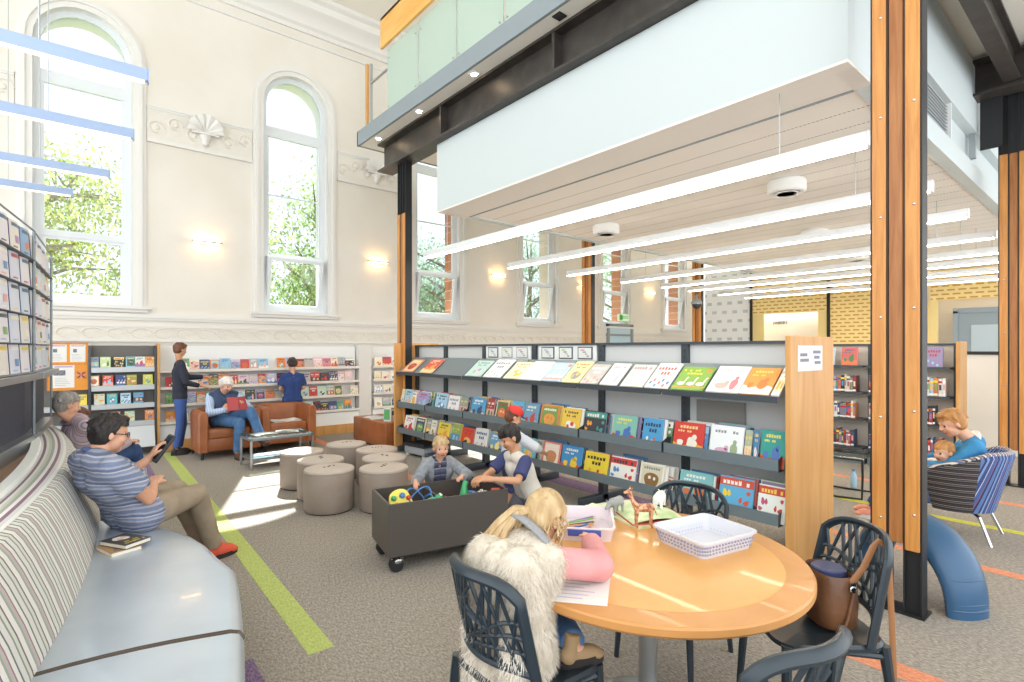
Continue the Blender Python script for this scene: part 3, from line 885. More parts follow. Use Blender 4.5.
# ================================================================ ottomans
def ottoman():
    t = thing('ottoman', '-', 'ottoman')
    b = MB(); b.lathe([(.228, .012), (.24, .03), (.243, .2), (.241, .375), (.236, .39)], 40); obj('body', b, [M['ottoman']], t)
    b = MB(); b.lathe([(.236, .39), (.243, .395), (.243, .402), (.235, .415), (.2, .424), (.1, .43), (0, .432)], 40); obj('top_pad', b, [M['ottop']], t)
    for k in range(4):
        b = MB(); b.sph((-.055+.035*k, .01*(-1)**k, .43), (.011, .016, .006), nu=8, nv=6); obj('button', b, [M['rubber']], t)
    b = MB(); b.lathe([(.2, 0), (.215, 0), (.215, .012), (.2, .012)], 24); obj('base', b, [M['rubber']], t)
    return t
OT = [(2.02, 5.27, 'ottoman at the front left of the taupe cluster, nearest the lime stripe'), (2.46, 4.96, 'front ottoman of the taupe cluster, nearest the dark toy bin'),
      (2.12, 5.77, 'taupe ottoman directly behind the front left one'), (2.70, 5.43, 'taupe ottoman directly behind the one nearest the toy bin'),
      (2.12, 6.37, 'outermost taupe ottoman, nearest the glass coffee table'), (2.85, 5.93, 'taupe ottoman third back in the row leading from the toy bin'),
      (2.72, 6.52, 'farthest taupe ottoman, towards the empty leather armchair')]
def place(proto, items, group):
    """items: (x, y, z, rz, label)"""
    out = []
    for i, (x, y, z, rz, lab) in enumerate(items):
        o = proto if i == 0 else copy_tree(proto)
        o.location = (x, y, z); o.rotation_euler = (0, 0, rz); o['label'] = lab; o['group'] = group
        out.append(o)
    return out
place(ottoman(), [(x, y, 0, .4+i*.5, 'round '+l if 'taupe' in l else l) for i, (x, y, l) in enumerate(OT)], 'round taupe ottomans')

# ================================================================ tub armchairs
def armchair():
    t = thing('armchair', '-', 'armchair')          # faces -Y; origin at the floor under the middle
    W, D, r = .84, .78, .17
    hw, hd = W/2-.065, D/2-.065
    path = [(hw, -hd-.05), (hw, -hd+.1), (hw, hd-r)] + [(hw-r+r*math.cos(a), hd-r+r*math.sin(a)) for a in [PI/2*i/6 for i in range(1, 6)]]
    path += [(hw-r, hd), (-hw+r, hd)] + [(-hw+r-r*math.sin(a), hd-r+r*math.cos(a)) for a in [PI/2*i/6 for i in range(1, 6)]] + [(-hw, hd-r), (-hw, -hd+.1), (-hw, -hd-.05)]
    def section(k, sc=1.):
        p = Vector((*path[k], 0)); d = Vector((*path[min(k+1, len(path)-1)], 0))-Vector((*path[max(k-1, 0)], 0)); d.normalize(); n = Vector((d.y, -d.x, 0))
        w = .065*sc; h = .70-.03*(1-sc); o = []
        for u, z in ((-w, .11), (-w, h-.06), (-w*.8, h-.025), (-w*.4, h-.004), (0, h), (w*.4, h-.004), (w*.8, h-.025), (w, h-.06), (w, .11)):
            o.append(p+n*u+Vector((0, 0, z)))
        return o
    rows = [section(k) for k in range(len(path))]
    f0 = [p+Vector((0, -.025, 0)) for p in section(0, .7)]; f1 = [p+Vector((0, -.025, 0)) for p in section(len(path)-1, .7)]
    b = MB(); b.grid([f0]+rows+[f1], 0); b.add(f0, [list(range(9))]); b.add(f1, [list(range(9))]); obj('tub_shell', b, [M['leather']], t)
    b = MB(); b.box((0, -.03, .36), (W-.26, D-.14, .15), bev=.035, seg=3); obj('seat_cushion', b, [M['leather']], t)
    b = MB(); b.box((0, -.02, .2), (W-.26, D-.16, .18), bev=.01); obj('front_panel', b, [M['leather']], t)
    for sx in (-1, 1):
        for sy in (-1, 1):
            b = MB(); b.cyl((sx*(W/2-.07), sy*(D/2-.07), .11), (sx*(W/2-.06), sy*(D/2-.06), 0), .028, .02, 10); obj('leg', b, [M['blackp']], t)
    return t
place(armchair(), [(1.86, 9.12, 0, .02, 'tan leather tub armchair in which a white-haired man sits reading'), (2.74, 9.18, 0, -.02, 'empty tan leather tub armchair with a newspaper on its seat')], 'tan leather tub armchairs')

# ================================================================ glass coffee table
ct = thing('coffee_table', 'low metal coffee table with glass top before the leather armchairs', 'table', (2.27, 7.86, 0), .03)
b = MB(); b.box((0, 0, .424), (.84, .5, .012), bev=.003); obj('glass_top', b, [M['glasstop']], ct)
b = MB(); b.bx(-.42, .42, -.25, -.22, .385, .417); b.bx(-.42, .42, .22, .25, .385, .417); b.bx(-.42, -.39, -.25, .25, .385, .417); b.bx(.39, .42, -.25, .25, .385, .417); obj('frame', b, [M['grey']], ct)
for sx in (-1, 1):
    for sy in (-1, 1):
        b = MB(); b.box((sx*.405, sy*.235, .2), (.026, .026, .40)); obj('leg', b, [M['gal']], ct)
b = MB(); b.bx(-.40, .40, -.23, .23, .12, .13); obj('shelf', b, [M['grey']], ct)

# ================================================================ leather bench by the book case end
bn = thing('bench', 'rectangular tan leather bench at the far end of the picture book case', 'bench', (4.20, 8.36, 0))
b = MB(); b.box((0, 0, .23), (.66, 1.24, .40), bev=.02, seg=3); obj('body', b, [M['leather']], bn)
b = MB(); b.bx(-.3, .3, -.58, .58, 0, .04); obj('plinth', b, [M['blackp']], bn)
bt = thing('display_box', 'white printed display box with green edge standing on the tan bench', 'box', (4.08, 7.98, .43), .5)
b = MB(); b.box((0, 0, .11), (.2, .14, .22), bev=.004); obj('carton', b, [M['paper']], bt)
b = MB(); b.bx(-.07, .02, -.073, -.07, .1, .17); b.bx(-.1, .1, -.0725, -.07, .2, .215, 1); b.bx(-.102, -.1, -.05, .06, .03, .2, 1); b.bx(.1, .102, -.06, .05, .02, .14, 2)
obj('print', b, [mat('print_dark', '#55504f', .6), mat('print_green', '#5fae6c', .6), mat('print_blue', '#4b78b8', .6)], bt)
for k, (x, y, rz, lab) in enumerate(((4.08, 8.6, .2, 'open white leaflet lying on the far end of the tan bench'), (4.05, 8.32, -.3, 'white leaflet lying mid tan bench beside the display box'))):
    pp = thing('leaflet', lab, 'leaflet', (x, y, .431), rz)
    b = MB(); b.grid([[(-.15+.3*i/8, -.1, .004+.014*abs(math.sin(PI*i/8))), (-.15+.3*i/8, .1, .004+.014*abs(math.sin(PI*i/8)))] for i in range(9)], 0); b.bx(-.15, .15, -.1, .1, 0, .004); obj('pages', b, [M['paper']], pp)

# storage tub under the far end of the case
tb = thing('storage_tub', 'dark lidded plastic storage tub on castors under the far end of the book case', 'tub', (4.12, 7.02, 0), .1)
b = MB(); b.box((0, 0, .1), (.34, .5, .12), bev=.03); obj('body', b, [mat('clear_grey_plastic', '#a5aab0', .3)], tb)
b = MB(); b.box((0, 0, .175), (.38, .54, .035), bev=.014); b.box((0, 0, .195), (.28, .42, .02), bev=.008); obj('lid', b, [M['blackp']], tb)
for sx in (-1, 1):
    for sy in (-1, 1):
        b = MB(); b.cyl((sx*.13-.012, sy*.2, .025), (sx*.13+.012, sy*.2, .025), .025, n=12); b.box((sx*.13, sy*.2, .045), (.034, .02, .02)); obj('castor', b, [M['white']], tb)

# ================================================================ toy bin
bx_e1 = Vector((.978, -.2075, 0)); BRZ = math.atan2(-.2075, .978)
BO = Vector((1.745, 3.445, 0))
tbn = thing('toy_bin', 'long dark wheeled toy bin with open compartments between the ottomans and the table', 'toy bin', BO, BRZ)
BL, BD, BZ0, BZ1 = .95, .50, .125, .50
for n, args in (('front_panel', (0, BL, 0, .018, BZ0, BZ1)), ('back_panel', (0, BL, BD-.018, BD, BZ0, BZ1)), ('end_panel', (0, .018, .018, BD-.018, BZ0, BZ1)), ('end_panel', (BL-.018, BL, .018, BD-.018, BZ0, BZ1)),
                ('divider', (.42, .438, .018, BD-.018, BZ0, BZ1-.03)), ('floor_panel', (.018, BL-.018, .018, BD-.018, BZ0, BZ0+.018))):
    b = MB(); b.bx(*args); obj(n, b, [M['dark']], tbn)
b = MB(); b.bx(.03, BL-.03, .03, BD-.03, .105, .125); obj('castor_board', b, [M['blackp']], tbn)
for x in (.1, BL-.1):
    for y in (.06, BD-.06):
        b = MB()
        b.cyl((x-.03, y-.025, .05), (x-.03, y-.005, .05), .05, n=18); b.cyl((x-.03, y+.005, .05), (x-.03, y+.025, .05), .05, n=18)
        cs = obj('castor', b, [M['rubber']], tbn)
        b = MB(); b.sph((x-.02, y, .075), (.05, .03, .03), nu=12, nv=8); b.cyl((x, y, .08), (x, y, .11), .018, n=10); obj('fork', b, [M['chrome']], cs)
TOYM = {k: mat('toy_'+k, h, .35) for k, h in (('yellow', '#e6d860'), ('red', '#d24a3a'), ('purple', '#5c57a6'), ('green', '#3fa566'), ('blue', '#4a7fc0'), ('white', '#ece9e2'), ('orange', '#e08a3c'), ('black', '#2c2c30'), ('pink', '#e7a0a8'))}
def bl(x, y, z): return BO + Matrix.Rotation(BRZ, 3, 'Z') @ Vector((x, y, z))
# bead maze leaning in the near corner
o = bl(.13, .16, .30)
t = thing('bead_toy', 'yellow toy play board with red and purple pieces leaning in the bin corner', 'toy', o, BRZ)
R = Matrix.Rotation(-.5, 4, 'X') @ Matrix.Rotation(.25, 4, 'Y')
b = MB(); slab(b, [(x*(1+.16*math.cos(3*math.atan2(y, x))), y) for x, y in circ(.125, 36, sx=.8, sy=1.15)], -.012, .012, .005); b.xf(Matrix.Translation((0, 0, .12)) @ R @ Matrix.Rotation(PI/2, 4, 'X')); obj('board', b, [TOYM['yellow']], t)
for k, (x, z, r, c) in enumerate(((.03, .04, .045, 'purple'), (-.05, .02, .025, 'red'), (-.03, .12, .022, 'orange'), (.06, .13, .024, 'red'), (0, .2, .022, 'blue'), (-.06, .17, .02, 'green'), (.05, .19, .018, 'red'))):
    b = MB(); b.lathe([(0, .03), (r*.6, .028), (r, .015), (r, -.005), (0, -.005)], 14); b.xf(Matrix.Translation((0, 0, .12)) @ R @ Matrix.Translation((x, -.012, z-.11)) @ Matrix.Rotation(PI/2, 4, 'X')); obj('bead', b, [TOYM[c]], t)
t = thing('coiled_toy', 'coiled blue plastic cord toy in the near compartment of the bin', 'toy', bl(.30, .2, .40), BRZ)
b = MB(); b.tube([(.085*math.cos(a*.55)+.02*math.sin(a), .10*math.sin(a*.55), .05+.05*math.sin(a*.9)+.03*math.cos(a*.37)) for a in [i*.35 for i in range(70)]], .006, 6); obj('cord', b, [TOYM['blue']], t)
t = thing('toy_frog', 'green plastic toy beside the blue cord in the bin', 'toy', bl(.36, .1, .42), BRZ)
b = MB(); b.sph((0, 0, .03), (.055, .04, .035)); b.sph((.05, 0, .055), (.032, .03, .028)); b.tube([(-.03, .04, .0), (-.06, .06, .02), (-.03, .07, -.02)], .012, 6); b.tube([(-.03, -.04, .0), (-.06, -.06, .02), (-.03, -.07, -.02)], .012, 6); obj('body', b, [TOYM['green']], t)
for s in (-1, 1):
    b = MB(); b.sph((.065, s*.016, .078), .009, nu=8, nv=6); obj('eye', b, [TOYM['white']], t)
t = thing('toy_dinosaur', 'bright green upright toy dinosaur in front of the toddler', 'toy', bl(.62, .12, .38), BRZ+.6)
b = MB(); b.tube([(-.09, 0, .0), (-.05, 0, .02), (0, 0, .05), (.01, 0, .10), (.015, 0, .15), (.03, 0, .175), (.06, 0, .17)], [.006, .018, .035, .032, .022, .022, .010], 10); obj('body', b, [TOYM['green']], t)
for s in (-1, 1):
    b = MB(); b.tube([(0, s*.02, .04), (.02, s*.03, .0), (.04, s*.03, -.02)], [.016, .013, .012], 8); obj('leg', b, [TOYM['green']], t)
    b = MB(); b.tube([(.01, s*.025, .11), (.05, s*.03, .10)], [.009, .006], 6); obj('arm', b, [TOYM['green']], t)
k = 0
for x, y, z, sh, c, lab in ((.52, .28, .36, 'car', 'black', 'small black toy car left of the green dinosaur'), (.70, .07, .42, 'car', 'purple', 'purple toy car right of the green dinosaur'), (.80, .14, .41, 'block', 'white', 'white toy block beside the purple toy car'),
                            (.86, .07, .43, 'car', 'red', 'red toy car nearest the dark-haired boy'), (.95, .12, .42, 'block', 'red', 'red toy block under the dark-haired boy\'s arms'), (.62, .3, .33, 'block', 'orange', 'orange toy block deep behind the green dinosaur'), (.78, .32, .36, 'car', 'blue', 'blue toy car at the back of the long compartment')):
    t = thing('toy_'+sh, lab, 'toy', bl(x, y, z), BRZ+k*.9); k += 1
    b = MB()
    if sh == 'car':
        b.box((0, 0, .03), (.13, .06, .03), bev=.01); b.box((-.01, 0, .055), (.07, .052, .03), bev=.012); obj('body', b, [TOYM[c]], t)
        for sx in (-.04, .04):
            b = MB(); b.cyl((sx, -.034, .018), (sx, .034, .018), .018, n=12); obj('wheel', b, [M['rubber']], t)
    else:
        b.box((0, 0, .03), (.10, .05, .05), bev=.008); obj('block_body', b, [TOYM[c]], t)
        b = MB()
        for i in range(2): b.cyl((-.025+.05*i, 0, .055), (-.025+.05*i, 0, .066), .014, n=12)
        obj('stud', b, [TOYM[c]], t)
# heap of other toys that fills the bottom
hp = MB(); r3 = random.Random(3)
mats_ = list(TOYM.values())
for i in range(90):
    x = r3.uniform(.06, BL-.06)
    if abs(x-.43) < .05: continue
    p = (x, r3.uniform(.06, BD-.06), r3.uniform(.17, .27 if x < .43 else .34))
    if i % 3: hp.box(p, [r3.uniform(.03, .08) for _ in range(3)], r3.randrange(len(mats_)), bev=.008, R=Euler((r3.random()*3, r3.random()*3, r3.random()*3)).to_matrix())
    else: hp.sph(p, r3.uniform(.018, .035), r3.randrange(len(mats_)), 10, 8)
o = obj('toy_heap', hp, mats_, None, BO, BRZ); tag(o, 'jumble of small mixed toys filling the bottom of the dark toy bin', 'toys', kind='stuff')

# ================================================================ round table
TC = Vector((1.94, 1.40, 0)); TZ = .72; TR = .64
tbl = thing('round_table', 'round orange wood table on a chrome pedestal where the girl sits', 'table', TC)
b = MB(); b.lathe([(0, TZ-.045), (TR-.03, TZ-.045), (TR-.008, TZ-.04), (TR, TZ-.03), (TR, TZ-.008), (TR-.006, TZ-.001), (TR-.012, TZ), (0, TZ)], 96)
top = obj('tabletop', b, [wood('orange_beech_rim', '#d0965a', '#c68b4c', .36, (2, 2, 2), .1)], tbl)
b = MB(); b.lathe([(0, TZ+.0006), (TR-.105, TZ+.0006), (TR-.106, TZ)], 96); obj('inlay', b, [wood('orange_beech', '#e3a960', '#da9f54', .33, (1.2, 3, 2), .15)], top)
b = MB(); b.lathe([(.04, .03), (.04, TZ-.05)], 24); obj('pedestal', b, [M['gal']], tbl)
b = MB(); b.lathe([(.27, 0), (.28, .01), (.22, .025), (.06, .035), (.045, .06), (0, .06)], 40); obj('base', b, [M['gal']], tbl)
b = MB(); b.lathe([(.16, TZ-.055), (.16, TZ-.046), (0, TZ-.046)], 24); obj('mounting_plate', b, [M['blackp']], tbl)

# ================================================================ lattice chairs
def lattice_chair():
    t = thing('lattice_chair', '-', 'chair')            # faces +x, origin on the floor under the seat
    b = MB()
    outl = [(x*(1-.06*(y > 9)), y) for x, y in rrect(.44, .43, .10)]
    rows = []
    for s, dz in ((1, 0), (.96, .012), (.8, .004), (.4, -.006)):
        rows.append([(x*s, y*s, .445+dz-(.012 if x*s > .15 else 0)) for x, y in outl])
    b.grid([[(x*.99, y*.99, .43) for x, y in outl]]+rows, 0, True, closed_u=True); b.add([(x*.4, y*.4, .439) for x, y in outl], [list(range(len(outl)))]); b.add([(x*.99, y*.99, .43) for x, y in outl], [list(range(len(outl)))])
    obj('seat', b, [M['chairp']], t)
    def S(s, v):
        return Vector((-.205-.075*v+.085*s*s, .215*s*(1-.05*v), .45+.39*v-.06*v*abs(s)**5))
    b = MB()
    rim = [S(-1, v/10) for v in range(11)] + [S(-1+s/10, 1) for s in range(1, 20)] + [S(1, 1-v/10) for v in range(11)]
    b.tube(rim, [.017]*len(rim), 8, flat=(.75, 1.25))
    b.tube([S(-1+s/8, .22) for s in range(17)], .014, 8)
    rb = random.Random(5)
    for k in range(15):                                   # crossing bars
        s0 = -0.95+1.9*k/14; s1 = max(-1, min(1, s0+rb.choice((-.62, -.45, .45, .62, .3, -.3))))
        b.tube([S(s0+(s1-s0)*q/8, .22+.78*q/8) for q in range(9)], .0075, 6)
    for k in range(7):
        s0, v0 = (-1, .35+.08*k) if k % 2 else (1, .35+.08*k)
        s1, v1 = s0*-1*rb.uniform(-.2, .5), rb.uniform(.25, .95)
        b.tube([S(s0+(s1-s0)*q/8, v0+(v1-v0)*q/8) for q in range(9)], .0075, 6)
    obj('backrest', b, [M['chairp']], t)
    for sx in (-1, 1):
        for sy in (-1, 1):
            b = MB()
            x0, x1 = (.185, .21) if sx > 0 else (-.195, -.25)
            b.tube([(x0, sy*.18, .44), (x0+(x1-x0)*.3, sy*.188, .3), (x1, sy*.205, 0)], [.022, .019, .013], 8); obj('leg', b, [M['chairp']], t)
    b = MB()
    for sy in (-1, 1): b.tube([(-.19, sy*.185, .40), (0, sy*.19, .425), (.18, sy*.185, .40)], .012, 6)
    obj('side_rail', b, [M['chairp']], t)
    return t
CH = [(1.33, 1.50, 0, -.05, 'dark lattice-backed chair the little girl is sitting on'), (2.43, 1.60, 0, PI+.1, 'empty dark lattice-backed chair between the round table and the book case'),
      (2.42, .93, 0, PI-.69, 'dark lattice-backed chair holding the brown leather bag'), (1.53, .79, 0, 1.38, 'empty dark lattice-backed chair nearest the camera, cut off by the frame')]
place(lattice_chair(), CH, 'dark lattice chairs round the table')

# ---------------------------------------------------------------- things on the table
def world_on_table(px): return px
t = thing('plastic_basket', 'low white woven plastic basket on the round table', 'basket', (2.21, 1.29, TZ), -.2)
b = MB()
def basket_row(s, z): return [(x*s, y*s, z) for x, y in rrect(.34, .29, .035, 5)]
b.grid([basket_row(.9, .001), basket_row(1.0, .07), basket_row(1.06, .07), basket_row(1.06, .078), basket_row(.985, .078), basket_row(.88, .006)], 0, True, closed_u=True)
b.add(basket_row(.9, .001), [list(range(24))]); b.add(basket_row(.88, .006), [list(range(24))])
obj('tray', b, [mat('white_plastic', '#d3d3da', .4)], t)
b = MB()
for s, z in ((.925, .02), (.955, .036), (.985, .052)):
    rr_ = basket_row(s, z)
    for i in range(len(rr_)):
        p0, p1 = Vector(rr_[i]), Vector(rr_[(i+1) % len(rr_)])
        n = max(1, int((p1-p0).length/.018))
        for q in range(n):
            p = p0+(p1-p0)*((q+.5)/n); b.sph(p*1.004+Vector((0, 0, 0)), (.006, .006, .005), nu=6, nv=4)
obj('woven_holes', b, [mat('basket_holes', '#9d9cb2', .6)], t)
# paper sheets
def sheet(name, label, cat, pts, z, m, lines=None, th=.0015):
    c = sum((Vector((x, y, 0)) for x, y in pts), Vector())/len(pts)
    t = thing(name, label, cat, (c.x, c.y, z))
    b = MB(); b.prism([(x-c.x, y-c.y) for x, y in pts], th); obj('sheet', b, [m], t)
    if lines:
        b = MB(); p = [Vector((x-c.x, y-c.y, th+.0003)) for x, y in pts]
        for k in range(lines):
            f = .12+.76*k/max(1, lines-1)
            a, d = p[0].lerp(p[3], f), p[1].lerp(p[2], f)
            q0, q1 = a.lerp(d, .1), a.lerp(d, .55+.3*((k*7) % 3)/3); w = (p[3]-p[0])*.012
            b.add([q0-w, q1-w, q1+w, q0+w], [[0, 1, 2, 3]])
        obj('print', b, [mat('faint_print', '#c6c4d4', .8)], t)
    return t
sheet('colouring_sheet', 'white colouring sheet overhanging the table under the girl\'s arm', 'paper', [(1.30, 1.34), (1.42, 1.19), (1.66, 1.37), (1.53, 1.54)], TZ+.001, M['paper'], 9)
# pencil tray with snap lid
pt = thing('pencil_tray', 'clear lidded pencil tray with blue clips in front of the girl', 'tray', (1.94, 1.77, TZ), -.83)
b = MB()
def tr_row(s, z): return [(x*s, y*s, z) for x, y in rrect(.27, .34, .03, 4)]
b.grid([tr_row(.93, .0), tr_row(1.0, .06), tr_row(1.05, .06), tr_row(1.05, .066), tr_row(.98, .066), tr_row(.9, .004)], 0, True, closed_u=True)
b.add(tr_row(.93, 0), [list(range(20))]); b.add(tr_row(.9, .004), [list(range(20))]); obj('tub', b, [mat('milky_plastic', '#dccfd3', .25)], pt)
for s in (-1, 1):
    b = MB(); b.box((0, s*.180, .045), (.15, .008, .03), bev=.003); obj('clip', b, [mat('clip_blue', '#3d4f9a', .4)] if s < 0 else [bpy.data.materials['clip_blue']], pt)
PC = ['#e2c83a', '#4c8f3c', '#c9482f', '#3a62b0', '#d98a2e', '#2d2d30', '#7bb04a', '#8a5aa5']
pcm = [mat('pencil_%s' % n, h, .4) for n, h in zip(('yellow', 'green', 'red', 'blue', 'orange', 'black', 'lime', 'violet'), PC)]
nmz = ('yellow', 'green', 'red', 'blue', 'orange', 'black', 'lime', 'violet')
for k in range(8):
    a = -.62+.35+.12*((k*5) % 4-1.5)
    c = Vector((1.94, 1.77, TZ+.012+.009*(k//3))) + Matrix.Rotation(-.62, 3, 'Z') @ Vector((-.05+.008*k, -.07+.02*k, 0))
    t = thing('pencil', '%s pencil lying with the others in the clear tray' % nmz[k], 'pencil', c, a, 'pencils in the tray')
    b = MB(); b.cyl((-.085, 0, 0), (.07, 0, 0), .0045, n=6, sm=False); obj('barrel', b, [pcm[k]], t)
    b = MB(); b.cyl((.07, 0, 0), (.09, 0, 0), .0045, .0006, 6); obj('point', b, [mat('cut_wood', '#d9b98a', .7) if k == 0 else bpy.data.materials['cut_wood']], t)
# picture boards / open books with toy animals
sheet('picture_board', 'cream and green picture board lying flat at the far side of the round table', 'board', [(2.14, 1.60), (2.22, 2.02), (2.50, 1.93), (2.40, 1.53)], TZ, mat('board_green', '#bcd3a0', .5, noise=(9, '#e9e3bf')), None, .012)
ob = thing('open_book', 'open picture book with red edges under the toy giraffe on the table', 'book', (2.33, 1.66, TZ+.012), -.5)
b = MB(); b.grid([[(-.15+.3*i/12, -.11, .006+.018*abs(math.sin(PI*i/6*.5+.001))), (-.15+.3*i/12, .11, .006+.018*abs(math.sin(PI*i/6*.5+.001)))] for i in range(13)], 0); obj('pages', b, [mat('green_page', '#b7cf92', .6, noise=(14, '#e6ecc6'))], ob)
b = MB(); b.bx(-.155, .155, -.115, .115, 0, .006); obj('cover', b, [mat('red_cover', '#c0563f', .5)], ob)
sheet('story_card', 'pale yellow story card lying left of the toy animals', 'card', [(2.11, 1.80), (2.13, 1.98), (2.28, 2.02), (2.28, 1.84)], TZ+.013, mat('pale_yellow_card', '#efe9c0', .6), 5)
def animal(name, label, loc, rz, body, legl, neck, head, m, spots=None, sc=1.):
    t = thing(name, label, 'toy animal', loc, rz)
    b = MB()
    b.tube([(-.055*sc, 0, legl+.02*sc), (-.04*sc, 0, legl+.03*sc), (0, 0, legl+.028*sc), (.04*sc, 0, legl+.032*sc), (.055*sc, 0, legl+.03*sc)], [.01*sc, body, body*1.05, body, body*.6], 10)
    b.tube([(.045*sc, 0, legl+.035*sc)]+neck, [body*.75]+[body*.45]*(len(neck)-1)+[body*.5], 8)
    b.tube([neck[-1], head], [body*.5, body*.3], 8)
    b.tube([(-.055*sc, 0, legl+.025*sc), (-.07*sc, 0, legl-.01)], .003, 5)
    obj('body', b, [m], t)
    for x in (-.04*sc, .04*sc):
        for y in (-1, 1):
            b = MB(); b.tube([(x, y*body*.6, legl+.02*sc), (x+.003, y*body*.65, legl*.5), (x, y*body*.65, 0)], [body*.42, body*.24, body*.26], 6); obj('leg', b, [m], t)
    for y in (-1, 1):
        b = MB(); b.tube([Vector(neck[-1])+Vector((-.004, y*.006, .004)), Vector(neck[-1])+Vector((-.01, y*.02, .018))], [.005, .002], 5); obj('ear', b, [m], t)
    return t
gir = mat('giraffe_hide', '#e3b389', .5, noise=(70, '#8d4a2c'))
animal('toy_giraffe', 'brown spotted toy giraffe standing on the round table', (2.16, 1.58, TZ+.013), 2.5, .020, .07, [(.06, 0, .14), (.072, 0, .18)], (.10, 0, .17), gir, sc=.9)
animal('toy_rhino', 'small grey toy rhino standing left of the toy giraffe', (2.22, 1.80, TZ+.02), 3.3, .024, .03, [(.075, 0, .06)], (.105, 0, .045), mat('grey_toy_hide', '#9a9c9a', .5), sc=1)
animal('toy_sheep', 'white toy animal lying far right on the picture board', (2.46, 1.70, TZ+.03), .4, .028, .02, [(.07, 0, .06)], (.09, 0, .05), mat('white_toy_hide', '#eeece6', .6), sc=1)

# ---------------------------------------------------------------- brown leather bag on its chair
bg_ = thing('leather_bag', 'brown leather shoulder bag standing on the chair beside the timber column', 'bag', (2.475, .872, .460), PI-.69)
bl_ = mat('brown_bag_leather', '#7a5236', .4, noise=(7, '#5f3d27'), bump=(14, .3))
def bagrow(a, c, z, n=20): return [(a*math.copysign(abs(math.cos(2*PI*i/n))**.7, math.cos(2*PI*i/n)), c*math.copysign(abs(math.sin(2*PI*i/n))**.7, math.sin(2*PI*i/n)), z) for i in range(n)]
b = MB(); rows = [bagrow(.075, .10, 0), bagrow(.085, .112, .02), bagrow(.088, .118, .1), bagrow(.082, .112, .17), bagrow(.072, .105, .205), bagrow(.066, .10, .215), bagrow(.06, .094, .20), bagrow(.055, .09, .06)]
b.grid(rows, 0, True, closed_u=True); b.add(rows[0], [list(range(20))]); b.add(rows[-1], [list(range(20))]); obj('body', b, [bl_], bg_)
b = MB(); b.lathe([(0, .225), (.06, .225), (.066, .22), (.066, .19), (0, .19)], 24); obj('blue_purse', b, [mat('navy_purse', '#3d4468', .35)], bg_)
b = MB(); b.lathe([(.010, -.002), (.014, 0), (.010, .002)], 16); b.xf(Matrix.Translation((-.03, .118, .175)) @ Matrix.Rotation(PI/2, 4, 'X')); b.box((-.03, .115, .192), (.02, .006, .02)); obj('buckle', b, [M['chrome']], bg_)
b = MB(); b.tube([(-.03, .118, .16), (-.0, .128, .06), (.03, .13, -.02), (.06, .15, -.12)], .006, 6); obj('thin_strap', b, [bl_], bg_)
b = MB()
b.tube([(-.03, .10, .19), (-.075, .11, .26), (-.115, .11, .345), (-.137, .11, .368), (-.167, .11, .35), (-.18, .11, .26), (-.19, .11, .05), (-.20, .11, -.2), (-.19, .11, -.40)], .011, 8, flat=(.35, 1.2))
obj('shoulder_strap', b, [mat('tan_strap', '#97673f', .5)], bg_)

# ================================================================ blue arch stool behind the column
st = thing('arch_stool', 'blue moulded plastic arch stool with ribbed foot beside the timber column', 'stool', (4.34, 1.0, 0))
bm2 = mat('deep_blue_plastic', '#33597c', .35)
b = MB()
rows = []
for i in range(21):
    u = -1+2*i/20                                          # along the arch, left foot to right foot
    a = u*PI/2
    cx = .34*math.sin(a)*(1+.05*abs(u)); cz = .40*math.cos(a)**.8*.86 if abs(u) < 1 else 0
    n = Vector((math.sin(a)*.9, 0, math.cos(a))).normalized()
    thk = .055+.03*(1-abs(u)); wid = .15+.03*math.cos(a)
    c = Vector((cx, 0, cz))
    rows.append([c+n*thk*math.cos(q)*(1.0)+Vector((0, 1, 0))*wid*math.sin(q) for q in [2*PI*j/16 for j in range(16)]])
b.grid(rows, 0, True, closed_u=True); b.add(rows[0], [list(range(16))]); b.add(rows[-1], [list(range(16))])
b.xf(Matrix.Rotation(-2.14, 4, 'Z') @ Matrix.Diagonal((1, .9, 1.22, 1)))
lo = min(p.z for p in b.v); b.move((0, 0, -lo)); obj('arch_body', b, [bm2], st)
b = MB()
for k in range(6):
    z = .04+.028*k; x = .352-.006*k
    b.tube([(x+.062*math.cos(q)*.95, .145*math.sin(q), z) for q in [2*PI*j/20 for j in range(20)]], .006, 6, closed=True)
b.xf(Matrix.Rotation(-2.14, 4, 'Z') @ Matrix.Diagonal((1, .9, 1.22, 1))); obj('foot_rib', b, [bm2], st)

# ================================================================ striped tub chair (right)
tc = thing('tub_chair', 'blue striped tub chair with metal legs, its back to the camera', 'chair', (5.98, 1.10, 0), 0.)
BST = stripes('blue_striped_weave', [('#5c78ad', 2), ('#2c3a63', 1), ('#7d97c6', 1.2), ('#3b4d80', 2), ('#c9c9d2', .4), ('#46609a', 2), ('#8a5e78', .5), ('#26325a', 1)], 'X', .11, .85, 120)
DST = stripes('dark_banded_weave', [('#2f2e33', 2), ('#77736f', .6), ('#3b3a3e', 1.4), ('#a9a49b', .4), ('#2a292e', 1.2), ('#5a4a4c', .5)], 'Z', .05, .85, 120)
def tubpt(a, v, off=0.):
    # a: 0 at the back middle (towards -y), +-110 deg at the arm ends; v: 0 bottom..1 top
    r = .27+.13*v+off
    h = .74-.16*max(0, (abs(a)-.75))/1.2
    return Vector((r*1.02*math.sin(a), -r*math.cos(a), .24+(h-.24)*v))
